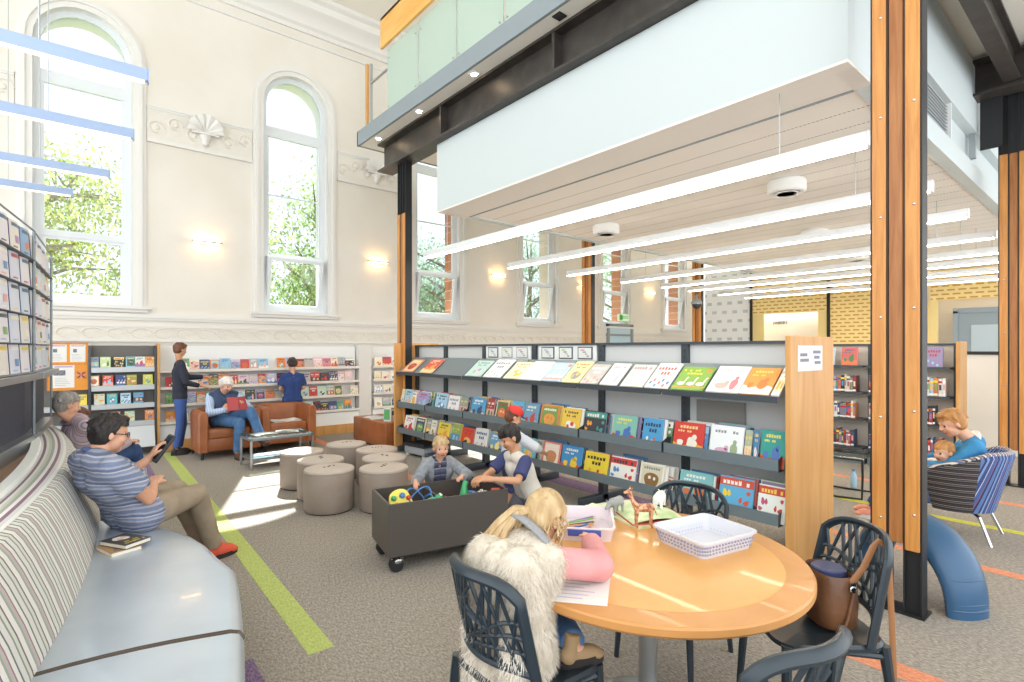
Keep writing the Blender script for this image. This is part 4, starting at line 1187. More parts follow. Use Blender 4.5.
for nm, a0, a1, mt in (('back_panel', -.95, .95, BST), ('arm_panel', -1.95, -.95, DST), ('arm_panel', .95, 1.95, DST)):
    b = MB(); n = 16
    aa = [a0+(a1-a0)*i/n for i in range(n+1)]
    rows = []
    for a in aa:
        rows.append([tubpt(a, v) for v in (0, .25, .5, .75, .95)] + [tubpt(a, 1, -.01), tubpt(a, 1.01, -.04), tubpt(a, 1, -.07)] + [tubpt(a, v, -.08) for v in (.9, .6, .3, .05)])
    b.grid(rows, 0); b.add(rows[0], [list(range(12))]); b.add(rows[-1], [list(range(12))]); obj(nm, b, [mt], tc)
b = MB()
aa = [-1.95+3.9*i/40 for i in range(41)]
b.tube([tubpt(a, 1.005, -.035) for a in aa], .022, 8); obj('top_piping', b, [stripes('mixed_piping', [('#d8d2c4', 1), ('#5a6c94', 1), ('#b58f78', .6), ('#2f3553', .8)], 'X', .03, .8)], tc)
b = MB(); slab(b, circ(.225, 28, (0, .05)), .25, .40, .03); obj('seat_cushion', b, [BST], tc)
for sx in (-1, 1):
    for sy in (-1, 1):
        b = MB(); b.tube([(sx*.12, sy*.14+.02, .25), (sx*.2, sy*.22+.02, .21), (sx*.25, sy*.30+.02, 0)], .012, 8); obj('leg', b, [M['chrome']], tc)

# small black table with a bottle
bt2 = thing('side_table', 'small black metal side table before the far book bay', 'table', (6.62, 2.2, 0), .1)
b = MB(); b.box((0, 0, .44), (.46, .5, .014), bev=.004); obj('top', b, [M['glasstop']], bt2)
b = MB(); b.tube([(-.22, -.24, .43), (.22, -.24, .43), (.22, .24, .43), (-.22, .24, .43)], .012, 6, closed=True); obj('rim', b, [M['blackp']], bt2)
for sx in (-1, 1):
    b = MB(); b.tube([(sx*.22, -.24, .43), (sx*.2, -.24, .25), (sx*.21, -.235, .02), (sx*.23, 0, .012), (sx*.21, .235, .02), (sx*.2, .24, .25), (sx*.22, .24, .43)], .012, 8); obj('leg_frame', b, [M['blackp']], bt2)
wb = thing('water_bottle', 'clear blue water bottle standing on the floor behind the black side table', 'bottle', (7.0, 2.2, 0))
b = MB(); b.lathe([(.03, 0), (.034, .01), (.034, .14), (.014, .18), (.014, .19)], 16); obj('body', b, [mat('pale_blue_plastic', '#b5d3ea', .15)], wb)
b = MB(); b.lathe([(.016, .19), (.016, .215), (0, .215)], 12); obj('cap', b, [mat('blue_cap', '#4f8fc4', .4)], wb)

# ================================================================ books: shared meshes, one object per book
def cover_mat():
    m, nt, b = new_mat('book_cover')
    oi = nt.nodes.new('ShaderNodeObjectInfo')
    nt.links.new(oi.outputs['Color'], b.inputs['Base Color']); b.inputs['Roughness'].default_value = .35
    return m
def accent_mat(name, attr):
    m, nt, b = new_mat(name)
    at = nt.nodes.new('ShaderNodeAttribute'); at.attribute_type = 'OBJECT'; at.attribute_name = attr
    nt.links.new(at.outputs['Color'], b.inputs['Base Color']); b.inputs['Roughness'].default_value = .35
    return m
LETTER = ['#f4efdc', '#2f3b52', '#f0d44e', '#b8322f', '#f6f4ee', '#33658f']
PICT = ['#d9703f', '#5c8fbf', '#7ba05a', '#e9d3a0', '#c05a78', '#f3efe6', '#4b4a4d', '#e2a7a0', '#e7b53f', '#9a7ab0', '#8fc2c0']
DETAIL = ['#f6f2e6', '#3b4f6e', '#9fc4d4', '#d2463b', '#f2df83', '#4f7d4b', '#e8b7a0']
rc = random.Random(77)
CV = cover_mat()
AC1 = accent_mat('cover_lettering', 'lettering_colour'); AC2 = accent_mat('cover_picture', 'picture_colour'); AC3 = accent_mat('cover_detail', 'detail_colour')
PG = mat('book_pages', '#efe9da', .8)
BM = [CV, AC1, AC2, AC3]

def ell(cx, cz, rx, rz, n=14, wob=0., ph=0.):
    return [(cx+rx*math.cos(2*PI*i/n)*(1+wob*math.sin(3*2*PI*i/n+ph)), cz+rz*math.sin(2*PI*i/n)*(1+wob*math.cos(2*2*PI*i/n+ph))) for i in range(n)]
def art(mb, v, y, r):
    """picture and title on a unit cover (x -.5...5, z 0..1) standing just proud of y"""
    def patch(poly, mi, lift): mb.prism(poly, .004, (0, y-lift, 0), (1, 0, 0), (0, 0, 1), mi)
    def row(z, h, x0, x1, mi, n):
        w = (x1-x0)/n
        for i in range(n):
            if r.random() < .12: continue
            a = x0+i*w; hh = h*r.uniform(.75, 1.05)
            patch([(a, z), (a+w*.72, z), (a+w*.72, z+hh), (a+w*.4, z+hh*.8), (a, z+hh)], mi, .003)
    if v == 0:
        row(.80, .10, -.38, .38, 1, 8); row(.66, .09, -.25, .28, 1, 5); patch(ell(.02, .32, .27, .2, 14, .12, 1), 2, .002); patch(ell(.1, .4, .1, .09), 3, .004); patch(ell(-.12, .27, .07, .1), 3, .004)
    elif v == 1:
        patch([(-.42, .07), (.42, .07), (.42, .93), (-.42, .93)], 3, .001); patch(ell(0, .42, .3, .27, 16, .08), 2, .002); row(.78, .1, -.34, .34, 1, 7); patch(ell(-.08, .5, .06, .06), 0, .004); patch(ell(.12, .48, .05, .06), 0, .004)
    elif v == 2:
        row(.72, .15, -.4, .4, 1, 6); row(.52, .15, -.3, .36, 1, 5)
        for i in range(7): patch(ell(-.36+.12*i, .2+.12*math.sin(i*2.1), .055, .07), 2+i % 2, .003)
    elif v == 3:
        patch([(-.5, 0), (.5, 0), (.5, .28), (.2, .36), (-.15, .24), (-.5, .33)], 2, .001); patch(ell(.12, .36, .17, .17, 12, .15, 2), 3, .003); patch(ell(.2, .54, .08, .09), 3, .003); row(.80, .11, -.4, .3, 1, 7); row(.68, .07, -.36, .1, 1, 6); patch(ell(-.26, .32, .1, .13, 12, .2), 3, .003)
    elif v == 5:                                       # three long-necked birds on open ground
        row(.80, .09, -.42, .12, 1, 6); row(.66, .09, -.36, .22, 1, 6); patch(ell(.36, .84, .09, .08), 3, .003)
        for cx in (-.28, .02, .31):
            patch(ell(cx, .26, .12, .08), 2, .003); patch([(cx+.05, .26), (cx+.1, .26), (cx+.13, .5), (cx+.09, .52)], 2, .003); patch(ell(cx+.12, .51, .035, .035), 2, .003); patch(ell(cx+.155, .50, .02, .012), 3, .004)
        patch([(-.5, .1), (.5, .1), (.5, .15), (-.5, .13)], 3, .001)
    elif v == 6:                                       # two soft birds low on a pale ground
        row(.78, .09, -.36, .36, 1, 8)
        patch(ell(-.12, .24, .2, .13, 14, .1), 2, .002); patch(ell(.02, .36, .07, .07), 2, .002); patch(ell(.24, .30, .11, .22, 14, .1), 3, .002); patch(ell(.26, .54, .06, .07), 3, .002)
        for k in range(4): patch([(-.3+.05*k, .02), (-.285+.05*k, .02), (-.27+.06*k, .14), (-.28+.06*k, .14)], 2, .003)
    elif v == 7:                                       # swirling field with one small animal
        for k in range(6):
            z0 = .02+.12*k; patch([(-.5, z0), (-.1, z0+.10), (.5, z0-.02), (.5, z0+.025), (-.1, z0+.15), (-.5, z0+.05)], 3, .001)
        patch(ell(.14, .36, .18, .11, 14, .1), 2, .003); patch(ell(.33, .40, .07, .07), 2, .003); patch([(.0, .2), (.05, .2), (.06, .32), (.0, .34)], 2, .003); patch(ell(-.28, .62, .1, .1), 2, .003); row(.82, .08, -.42, .4, 1, 9)
    elif v == 8:                                       # crowded little figures in rows under a title band
        patch([(-.5, .74), (.5, .74), (.5, .96), (-.5, .96)], 3, .001); row(.78, .14, -.4, .4, 1, 7)
        for i in range(5):
            for j in range(3):
                if r.random() < .75: patch(ell(-.36+.18*i+r.uniform(-.06, .06), .15+.2*j+r.uniform(-.05, .05), r.uniform(.04, .09), r.uniform(.05, .1), 10, .25, i+j), 2 if r.random() < .6 else 3, .003)
    else:
        patch([(-.5, .12), (.5, .12), (.5, .52), (-.5, .52)], 2, .001); row(.72, .12, -.42, .42, 1, 9); row(.60, .06, -.42, .1, 1, 7); patch([(-.3, .2), (-.05, .2), (.0, .45), (-.25, .47)], 3, .003); patch(ell(.25, .32, .12, .12), 3, .003)
def cover_mesh(v, one=False):
    """unit book: x -.5...5, y 0..1 (front at 0), z 0..1"""
    mb = MB(); r = random.Random(40+v)
    t = .10
    mb.bx(-.5, .5, 0, t, 0, 1, 0); mb.bx(-.5, .5, 1-t, 1, 0, 1, 0); mb.bx(-.5, -.485, t, 1-t, 0, 1, 0)
    n0 = len(mb.v)
    art(mb, v, 0, r)
    for i in range(n0, len(mb.v)):                   # lettering lies a hair above the board
        p = mb.v[i]; mb.v[i] = Vector((p.x, -.02-.06*(-p.y) if p.y < 0 else 0, p.z))
    if one: mb.bx(-.485, .48, t, 1-t, .015, .985, 4)
    return mesh_of('cover_design', mb, BM+[PG])
def pages_mesh():
    mb = MB(); mb.bx(-.485, .48, .10, .90, .015, .985); return mesh_of('page_block', mb, [PG])
COVERS = [cover_mesh(v) for v in range(9)]; SOLID = [cover_mesh(v, True) for v in range(9)]; PAGES = pages_mesh()
def spine_mesh():
    mb = MB(); mb.bx(-.5, .5, 0, 1, 0, 1, 0, bev=.03); mb.bx(-.5, .5, -.004, .0, .74, .86, 1); mb.bx(-.3, .3, -.004, 0, .35, .66, 2); mb.bx(-.5, .5, -.006, 0, .05, .16, 3); mb.bx(-.42, .42, .03, .95, .985, 1.001, 4)
    return mesh_of('spine_design', mb, BM[:3]+[mat('white_spine_label', '#f4f3ee', .6), PG])
SPINE = spine_mesh()
ALT = {}
def book(name, label, group, loc, rz, tilt, w, t, h, color, v, parts=True, mesh=None, cat='book', acc=None):
    col = lin(color)
    acc = acc or [rc.choice(LETTER), rc.choice(PICT), rc.choice(DETAIL)]
    def paint(q):
        q.color = col
        for key, hx in zip(('lettering_colour', 'picture_colour', 'detail_colour'), acc): q[key] = lin(hx)[:3]
    if parts:
        o = bpy.data.objects.new(name, None); o.empty_display_size = .05
        COL.objects.link(o)
        for nm, me in (('cover', COVERS[v]), ('page_block', PAGES)):
            c = bpy.data.objects.new(nm, me); COL.objects.link(c); c.parent = o; paint(c)
    else:
        o = bpy.data.objects.new(name, mesh or SOLID[v]); COL.objects.link(o); paint(o)
    o.location = loc; o.rotation_euler = (-tilt, 0, rz); o.scale = (w, t, h)
    tag(o, label, cat, group)
    return o

# ---------------------------------------------------------------- the picture book case
cs = thing('picture_book_case', 'long dark metal picture book case with timber end panels behind the toy bin', 'book case', (0, 0, 0))
for y0, y1, nt_ in ((1.635, 1.675, 1), (7.585, 7.625, 0)):
    b = MB(); b.bx(3.95, 4.75, y0, y1, 0, 1.70, bev=.004, seg=1); obj('end_panel', b, [M['timpanel']], cs)
UP = [7.55, 6.71, 5.75, 4.75, 3.70, 2.71, 1.72]
for y in UP:
    b = MB(); b.bx(4.31, 4.39, y-.035, y+.035, .03, 1.665); up_ = obj('upright', b, [M['caseup']], cs)
    b = MB(); b.bx(3.99, 4.71, y-.035, y+.035, .0, .09, bev=.01); obj('base_leg', b, [M['caseup']], up_)
    b = MB()
    for k in range(24): b.bx(4.306, 4.311, y-.004, y+.004, .2+k*.06, .222+k*.06)
    obj('slot', b, [M['blackp']], up_)
b = MB(); b.bx(4.30, 4.40, 1.68, 7.58, 1.645, 1.67); obj('top_rail', b, [M['caseup']], cs)
for y1, y0 in zip(UP, UP[1:]):
    b = MB(); b.bx(4.345, 4.355, y0+.035, y1-.035, .22, 1.645); obj('back_panel', b, [M['caseback']], cs)
    # sloped display shelf
    b = MB(); b.prism([(0, 0), (.30, .245), (.30, .257), (0, .012)], y1-y0-.02, (3.955, y1-.01, 1.222), (1, 0, 0), (0, 0, 1))
    sh_ = obj('display_shelf', b, [M['case']], cs)
    b = MB(); b.bx(3.945, 3.955, y0+.01, y1-.01, 1.21, 1.255); obj('lip', b, [M['caseup']], sh_)
    for zt in (.71, .31):
        b = MB()
        b.bx(3.98, 4.30, y0+.012, y1-.012, zt, zt+.012); b.bx(3.968, 3.98, y0+.012, y1-.012, zt, zt+.085); b.bx(4.28, 4.30, y0+.012, y1-.012, zt, zt+.05)
        g_ = obj('book_trough', b, [M['case']], cs)
        for yy in (y0+.008, y1-.012):
            b = MB(); b.prism([(0, 0), (.33, 0), (.33, .2), (.29, .2), (0, .09)], .004, (3.968, yy+.004, zt-.005), (1, 0, 0), (0, 0, 1)); obj('trough_end', b, [M['caseup']], g_)
        # far side gutters so the case is two-faced
        b = MB(); b.bx(4.40, 4.72, y0+.012, y1-.012, zt, zt+.012); b.bx(4.71, 4.72, y0+.012, y1-.012, zt, zt+.08); obj('book_trough', b, [M['case']], cs)
for ya, yb in ((4.80, 5.70), (3.76, 4.66)):
    lab = 'farther' if ya > 4.7 else 'nearer'
    fr_ = thing('framed_prints', 'white strip of three small framed prints on the book case top, the %s one' % lab, 'picture', (4.325, (ya+yb)/2, 1.49))
    w = (yb-ya)
    b = MB(); b.bx(-.012, 0, -w/2, w/2, -.01, .155); obj('mount', b, [M['white']], fr_)
    for k in range(3):
        yc = -w/3.1+k*w/3.1
        b = MB(); b.bx(-.02, -.012, yc-.105, yc+.105, .005, .14); pf = obj('frame', b, [M['caseup'] if (k == 2 or lab == 'nearer') else M['gal']], fr_)
        b = MB(); b.bx(-.023, -.02, yc-.092, yc+.092, .017, .128)
        for q in range(4): b.bx(-.0245, -.023, yc-.06+.02*q, yc-.03+.03*q, .03+.022*q, .045+.022*q, 1+q % 2)
        obj('print', b, [mat('pale_print', '#e9ebe8', .5), mat('print_grey', '#9aa3a4', .6), mat('print_pink', ('#d5a9b0', '#bcd08e', '#b9c7d8')[k], .6)], pf)
nb = thing('paper_sign', 'white printed notice taped on the timber end panel of the picture book case', 'sign', (4.30, 1.634, 1.44))
b = MB(); b.bx(-.24, .21, -.003, 0, 0, .19); obj('sheet', b, [M['paper']], nb)
b = MB()
for k, (x0, x1, z) in enumerate(((-.2, -.08, .11), (-.2, -.05, .07), (.03, .17, .13), (.05, .15, .09), (.06, .17, .05))): b.bx(x0, x1, -.0045, -.003, z, z+.022)
obj('print', b, [mat('print_ink', '#8a8fa0', .8)], nb)
bk_ = thing('grey_card', 'dark grey card standing behind the red picture book in the case', 'card', (4.32, 2.37, .735))
b = MB(); b.bx(-.01, 0, -.22, .22, 0, .42); obj('board', b, [mat('card_grey', '#8f8d88', .6)], bk_)

DISP=[
('orange','#e08a5c',1,7.508,6.955),
('red','#d9583f',3,6.955,6.430),
('mint','#bcd8d2',0,5.745,5.312),
('white','#f0f1ef',2,5.354,4.918),
('cream','#f0e9c4',0,4.900,4.593),
('white','#f4f4f2',4,4.593,4.260),
('pale blue','#aecbe0',5,4.244,3.954),
('yellow','#efe3a2',0,3.940,3.699),
('grey','#c3beba',2,3.685,3.448),
('white','#f2f1ee',6,3.423,3.214),
('ivory','#f1ece0',8,3.167,2.919),
('white','#f3f1ec',2,2.898,2.660),
('green','#7fae3f',5,2.630,2.330),
('white','#f5ece9',6,2.303,2.034),
('orange','#e59a3f',3,2.026,1.797),
('white','#f3f1ea',4,1.782,1.724),
]
G1=[
('cream','#e6dfc8',0,7.545,7.448),
('light blue','#a8cfdf',3,7.416,7.197),
('pink','#e6a9b4',1,7.227,7.075),
('violet','#a79bc9',3,7.045,6.700),
('pale blue','#a9d0e6',0,6.535,6.222),
('white','#f0ecec',2,6.197,5.928),
('grey green','#8d9a93',4,5.905,5.742),
('bright blue','#4f9cc8',3,5.674,5.329),
('dark red','#a8343a',4,5.308,5.166),
('peach','#ecc79a',1,5.126,4.895),
('sky blue','#5db4d9',4,4.839,4.623),
('dusty blue','#6d9dbb',3,4.606,4.369),
('orange','#d98b35',1,4.336,4.054),
('yellow','#ecc64a',0,4.008,3.749),
('black','#3a3a40',8,3.681,3.406),
('teal','#7fb9a8',3,3.306,3.037),
('blue','#4d9bcc',2,2.970,2.758),
('red','#d23d33',3,2.646,2.363),
('white','#eef0f0',6,2.301,2.025),
('sage','#aab39b',4,2.017,1.962),
('mid blue','#3f7fb0',0,1.946,1.908),
('teal','#2f9a8f',3,1.893,1.710),
]
G2=[
('white','#eef0ea',3,7.448,7.136),
('cream','#f1eec2',1,7.105,6.812),
('grey','#a3a59c',4,6.784,6.672),
('ivory','#ece7da',0,6.644,6.508),
('yellow','#ecd04c',3,6.482,6.147),
('green','#8fae62',4,6.122,5.928),
('red','#d6482f',0,5.881,5.608),
('white','#e3e1dd',2,5.585,5.308),
('blue','#6e9fc2',3,5.267,5.009),
('violet','#9d93bd',4,4.971,4.748),
('cyan','#63b7d0',0,4.676,4.418),
('coral','#e5806e',1,4.303,4.038),
('bright blue','#3a8fc9',3,4.008,3.722),
('yellow','#ecd23f',2,3.681,3.368),
('white','#efece4',8,3.343,3.048),
('ivory','#ebe8d8',1,3.003,2.747),
('aqua','#83bfc0',3,2.607,2.275),
('light blue','#62aed6',8,2.223,1.946),
('white','#eef1ea',8,1.908,1.703),
]

TA = math.atan2(.30, .245)
DACC = {0: ['#f3e9d0', '#b9473a', '#f2d9a8'], 1: ['#f6eedd', '#f0d9a0', '#e9a24a'], 2: ['#5f8f95', '#d9cfe0', '#8fb3a8'], 3: ['#8b8f96', '#c3d3da', '#cfc4bc'], 4: ['#a98f4a', '#e7c64a', '#d9d9d4'], 5: ['#c9ccd2', '#e2e6ea', '#d5dae2'], 6: ['#e9f0f4', '#f4f2ec', '#e08a6a'],
        7: ['#d9702f', '#8c8f94', '#e8b850'], 8: ['#f0eceb', '#d98f92', '#e7d9c0'], 9: ['#9a98a0', '#d9dde2', '#b9bcc6'], 10: ['#b98f86', '#d8d2c4', '#c7ccd0'], 11: ['#c25a55', '#5c8fb5', '#d2736a'], 12: ['#f0dc4a', '#f6f5ee', '#e08a3c'], 13: ['#b9c2c4', '#eab0a6', '#df7f88'], 14: ['#f3d25a', '#fbf6ea', '#cf7a2c'], 15: ['#c4a860', '#e9dcb4', '#d8b04a']}
GACC = {('red', 'upper'): ['#f0d08a', '#e8b04a', '#f3ead8'], ('white', 'upper'): ['#8f8f98', '#d9a9c0', '#9fb088'], ('teal', 'upper'): ['#e9d860', '#d2502f', '#4f74b8'], ('black', 'upper'): ['#f2e6c8', '#eaa02f', '#3f9a95'], ('yellow', 'upper'): ['#5f4a2c', '#f4efe2', '#d8483a'], ('orange', 'upper'): ['#f7f2e4', '#e9a04a', '#7f9a4c'],
        ('yellow', 'lower'): ['#2f2b26', '#d2452f', '#e9a83a'], ('coral', 'lower'): ['#f7efe6', '#c98f5c', '#f5e2d2'], ('bright blue', 'lower'): ['#f0ead2', '#e0562f', '#f2cf3f'], ('ivory', 'lower'): ['#8a8f86', '#8f6a3f', '#d9d2b8'], ('light blue', 'lower'): ['#f2efe2', '#f0d23c', '#d2553f'], ('aqua', 'lower'): ['#e9efe6', '#4f8fa0', '#d9764a']}
for i, (cw, hx, v, ya, yb) in enumerate(DISP):
    w = abs(ya-yb); h = (.29, .31, .30, .33)[i % 4]
    t = .012
    if 7 < i < 9: w *= .96
    w = min(w, .34)
    c = (ya+yb)/2
    book('picture_book', '%s picture book lying on the sloped top shelf, %s from the far end' % (cw, ORD[i]), 'picture books on the sloped top shelf',
         (3.961, c, 1.266), -PI/2, TA, w, t, h, hx, v, acc=DACC.get(i))
pal = ['#5c8fbf', '#d9d4c6', '#7aa7a2', '#c9685a', '#3f6f96', '#e3c66a', '#efece4', '#8c7fa3', '#6f9a6a', '#2f3d55']
word = {'#5c8fbf': 'blue', '#d9d4c6': 'cream', '#7aa7a2': 'teal', '#c9685a': 'rust', '#3f6f96': 'dark blue', '#e3c66a': 'mustard', '#efece4': 'white', '#8c7fa3': 'violet', '#6f9a6a': 'green', '#2f3d55': 'navy'}
rb = random.Random(12)
for nm, G, zt in (('upper', G1, .722), ('lower', G2, .322)):
    for i, (cw, hx, v, ya, yb) in enumerate(G):
        w = abs(ya-yb); h = .25+.03*rb.random()
        c = (ya+yb)/2
        if w > .2: w = min(w, .30)
        parts_ = True
        book('picture_book', '%s picture book fronting the %s trough, %s from the far end' % (cw, nm, ORD[i]), 'front picture books in the %s trough' % nm,
             (4.0+.012*rb.random(), c, zt+.001), -PI/2, .22, w, .014, h, hx, v, acc=GACC.get((cw, nm)))
        if w < .12: continue
        nxt = G[i+1][3] if i+1 < len(G) else 1.70
        gap = yb-nxt
        x = 4.03
        for k in range(3 if gap < .2 else 4):
            hx2 = pal[rb.randrange(len(pal))]
            dy = -min(.035+.03*k, max(.01, gap*.5+.015*k)) if i+1 < len(G) else .02*k
            w2 = w*rb.uniform(.86, 1.02); c2 = c+dy
            c2 = max(c2, 1.69+w2/2)
            book('picture_book', '%s book, %s back behind %s %s front book, %s trough' % (word[hx2], ORD[k+1], ORD[i], cw, nm), 'books behind the front ones in the %s trough' % nm,
                 (x, c2, zt+.001), -PI/2, .20+.015*k, w2, .013, h*rb.uniform(.9, 1.08), hx2, rb.randrange(9), parts=(k == 0))
            x += .03

# ---------------------------------------------------------------- magazines on the curved rack
MG = ['#dfe0ee', '#e8e4ea', '#d8dcec', '#e9e2dc', '#d9e4ea', '#e6dfe6', '#cfd9e8']
MGW = ['pale lilac', 'pale pink', 'pale blue', 'ivory', 'ice blue', 'pale mauve', 'soft blue']
def magazine_mesh(v):
    mb = MB(); r = random.Random(90+v)
    rows = []
    for i in range(13):
        x = -.5+i/12; bul = .55*math.sin(PI*(i/12))**.8
        rows.append([(x, -bul, 0), (x, -bul*.9, .5), (x, -bul*1.0, 1)])
    mb.grid(rows, 0)
    mb.bx(-.5, .5, 0, .25, 0, 1, 4)
    for rws in (0, -1): pass
    mb.add([rw[0] for rw in rows], [list(range(13))], 4); mb.add([rw[2] for rw in rows], [list(range(13))], 4)
    mb.bx(.485, .51, -.2, .5, .0, 1.0, 5)
    def P(x, z): return (x, -.56*max(0, math.sin(PI*(x+.5)))**.8-.03, z)
    def quad(x0, x1, z0, z1, mi):
        n = 4
        mb.grid([[P(x0+(x1-x0)*i/n, z0), P(x0+(x1-x0)*i/n, z1)] for i in range(n+1)], mi)
    quad(-.36, .3, .80, .92, 1)
    if v == 2: quad(-.2, .1, .25, .5, 2)
    quad(-.34, -.05, .08, .13, 3)
    return mesh_of('magazine_design', mb, BM+[PG, mat('navy_binding', '#4d5d8c', .4)])
AC2b = None
MAG = [magazine_mesh(v) for v in range(3)]
rowname = ['bottom', 'second', 'third', 'fourth', 'top']
rm = random.Random(4)
for sgi, (pa, (d, nrm, rz, L)) in enumerate(((P1, sg1), (P2, sg2))):
    n = 5 if sgi == 0 else 4
    pitch = .285 if sgi == 0 else .325
    for k, z in enumerate(ROWZ):
        for j in range(n):
            q = pa-d*(.17+pitch*j)+nrm*.004
            ci = rm.randrange(7)
            lab = '%s magazine, %s row of the curved rack, %s %s' % (MGW[ci], rowname[k], ORD[j], 'left of the middle post' if sgi == 0 else 'in from the far post')
            o = book('magazine', lab, 'magazines on the curved rack', (q.x, q.y, z), rz, .06, pitch-.012, .034, .205, MG[ci] if not (k == 4 and j == 0 and sgi == 0) else '#8fb4dc', 0, False, MAG[rm.randrange(3)], 'magazine')
            if k == 4 and j == 0 and sgi == 0: o['label'] = 'blue magazine on the top row of the curved rack beside the middle post'

# ---------------------------------------------------------------- white wall shelving
def wall_unit(name, label, x0, x1, rows, endpanel=True, labelx=None):
    t = thing(name, label, 'shelving', (0, 0, 0))
    b = MB(); b.bx(x0, x1, 10.12, 10.165, .16, 1.66); obj('back_panel', b, [M['white']], t)
    b = MB(); b.bx(x0, x1, 9.90, 10.12, 0, .17); obj('plinth', b, [M['timpanel']], t)
    b = MB(); b.prism([(9.93, .17), (10.12, .17), (10.12, .40), (9.95, .40)], x1-x0, (x0, 0, 0), (0, 1, 0), (0, 0, 1)); obj('base_panel', b, [M['white']], t)
    for z in rows:
        b = MB(); b.bx(x0, x1, 9.92, 10.12, z-.02, z); b.bx(x0, x1, 9.915, 9.925, z-.025, z+.02); obj('shelf', b, [mat('cream_shelf', '#ece4da', .5) if z == rows[0] else bpy.data.materials['cream_shelf']], t)
    if endpanel:
        b = MB(); b.bx(x0-.035, x0, 9.88, 10.165, 0, 1.69); obj('end_panel', b, [M['timpanel']], t)
    return t
WR = [.44, .72, .99, 1.26]; WRN = ['bottom', 'second lowest', 'second highest', 'top']
wall_unit('wall_shelving', 'long white wall shelving of small books under the arched windows', 1.12, 4.40, WR)
wall_unit('wall_shelving', 'short white wall shelving partly hidden behind the far timber panel', 4.70, 5.9, WR, False)
b = MB(); b.bx(4.42, 4.68, 9.98, 10.2, 0, 1.7); struct('trim_30', b, [M['trimw']])
wp = [('pale pink', '#efc9cc'), ('sky blue', '#8fbfe0'), ('lilac', '#c4bddb'), ('white', '#f3f1f0'), ('grey', '#b7b4b4'), ('navy', '#46527c'), ('red', '#cf4a45'), ('peach', '#f0c3a0'), ('cream', '#efe6cf'), ('black', '#3c3a3f'), ('orange', '#e28a45'), ('mint', '#c3e0d6'), ('rose', '#dc8b98'), ('green', '#6fa878')]
rw = random.Random(21)
for k, z in enumerate(WR):
    x = 1.20; i = 0
    while x < 4.26:
        w = rw.uniform(.13, .18)
        if 1.1 < x < 5 and rw.random() > .07 and i < 22:
            n_, hx = wp[rw.randrange(len(wp))]
            book('small_book', '%s small book, %s from timber post, %s shelf, long white shelving' % (n_, ORD[i], WRN[k]), 'small books on the long white wall shelving',
                 (x+w/2, 9.96, z+.001), 0, .16, w-.008, .02, rw.uniform(.17, .205), hx, rw.randrange(9), False)
            i += 1
        x += w
    x = 4.74; i = 0
    while x < 5.4:
        w = rw.uniform(.15, .2)
        n_, hx = wp[rw.choice([3, 3, 8, 4, 6, 0])]
        book('small_book', '%s small book, %s on %s shelf of the short white shelving' % (n_, ORD[i], WRN[k]), 'small books on the short white wall shelving',
             (x+w/2, 9.96, z+.001), 0, .16, w-.01, .02, rw.uniform(.17, .2), hx, rw.randrange(9), False)
        i += 1; x += w

# ---------------------------------------------------------------- dark face-out unit and noticeboard
du = thing('display_shelving', 'dark grey face-out display shelving left of the white wall shelving', 'shelving', (0, 0, 0))
dg = mat('dark_grey_back', '#6b6864', .6)
b = MB(); b.bx(-.45, 1.07, 10.06, 10.14, 0, 1.66); obj('back_panel', b, [dg], du)
for x in (.245, 1.05, -.44):
    b = MB(); b.bx(x, x+.03, 9.93, 10.07, 0, 1.66); obj('upright', b, [M['caseup']], du)
DZ = [1.335, 1.06, .785, .51]
for z in DZ:
    for xa, xb in ((.28, 1.05), (-.41, .245)):
        if xa < 0 and z > .9: continue
        b = MB(); b.bx(xa, xb, 9.93, 10.06, z-.02, z-.005); b.bx(xa, xb, 9.915, 9.93, z-.075, z); obj('shelf', b, [mat('silver_shelf_lip', '#c3c8cb', .35, .3) if z == DZ[0] else bpy.data.materials['silver_shelf_lip']], du)
for xa, xb in ((.28, 1.05), (-.41, .245)):
    b = MB(); b.prism([(9.80, .12), (10.05, .12), (10.05, .43), (9.92, .43)], xb-xa, (xa, 0, 0), (0, 1, 0), (0, 0, 1)); obj('base_box', b, [mat('pale_base_front', '#d5d9da', .4) if xa > 0 else bpy.data.materials['pale_base_front']], du)
DB = [[('grey blue', '#7f93a8', .295), ('pale green', '#c8d8a0', .435), ('black', '#3b3a3c', .60), ('pale blue', '#9fd0e4', .745), ('white', '#e4e4e0', .86), ('orange', '#e7a14e', .985)],
      [('orange', '#e9a23d', .30), ('red', '#d8412f', .465), ('navy', '#3b4f92', .62), ('lime', '#a9b74c', .755), ('yellow', '#ddd84a', .96)],
      [('cream', '#e9dcb8', .365), ('turquoise', '#4fb8c4', .515), ('ice blue', '#bcd9ea', .68), ('sky blue', '#52aed4', .84)],
      [('peach', '#e9a782', .55), ('mint', '#a9c9a6', .73), ('orange', '#e58a35', .985)]]
DN = ['top', 'second', 'third', 'lowest']
for z, n_, L_ in zip(DZ, DN, DB):
    for i, (cw, hx, x) in enumerate(L_):
        book('picture_book', '%s picture book, %s on the %s shelf of dark display shelving' % (cw, ORD[i], n_), 'face-out books on the dark display shelving',
             (x+.01, 9.95, z+.001), 0, .14, .125, .02, .155, hx, (i*2+int(z*10)) % 9, True)
for i, (cw, hx, x, z) in enumerate((('brown', '#a08a63', .03, .785), ('yellow', '#eed23c', .17, .785), ('white', '#e3e3de', .1, .51))):
    book('picture_book', '%s picture book under the orange noticeboard, beside the grey-haired man' % cw, 'books under the noticeboard', (x, 9.95, z+.001), 0, .14, .125, .02, .16, hx, i+1, True)
no = thing('noticeboard', 'orange pinboard with white posters left of the dark display shelving', 'noticeboard', (0, 9.99, 0))
b = MB(); b.bx(-.20, .235, -.015, 0, 1.02, 1.69); obj('board', b, [mat('orange_felt', '#e79a3f', .8)], no)
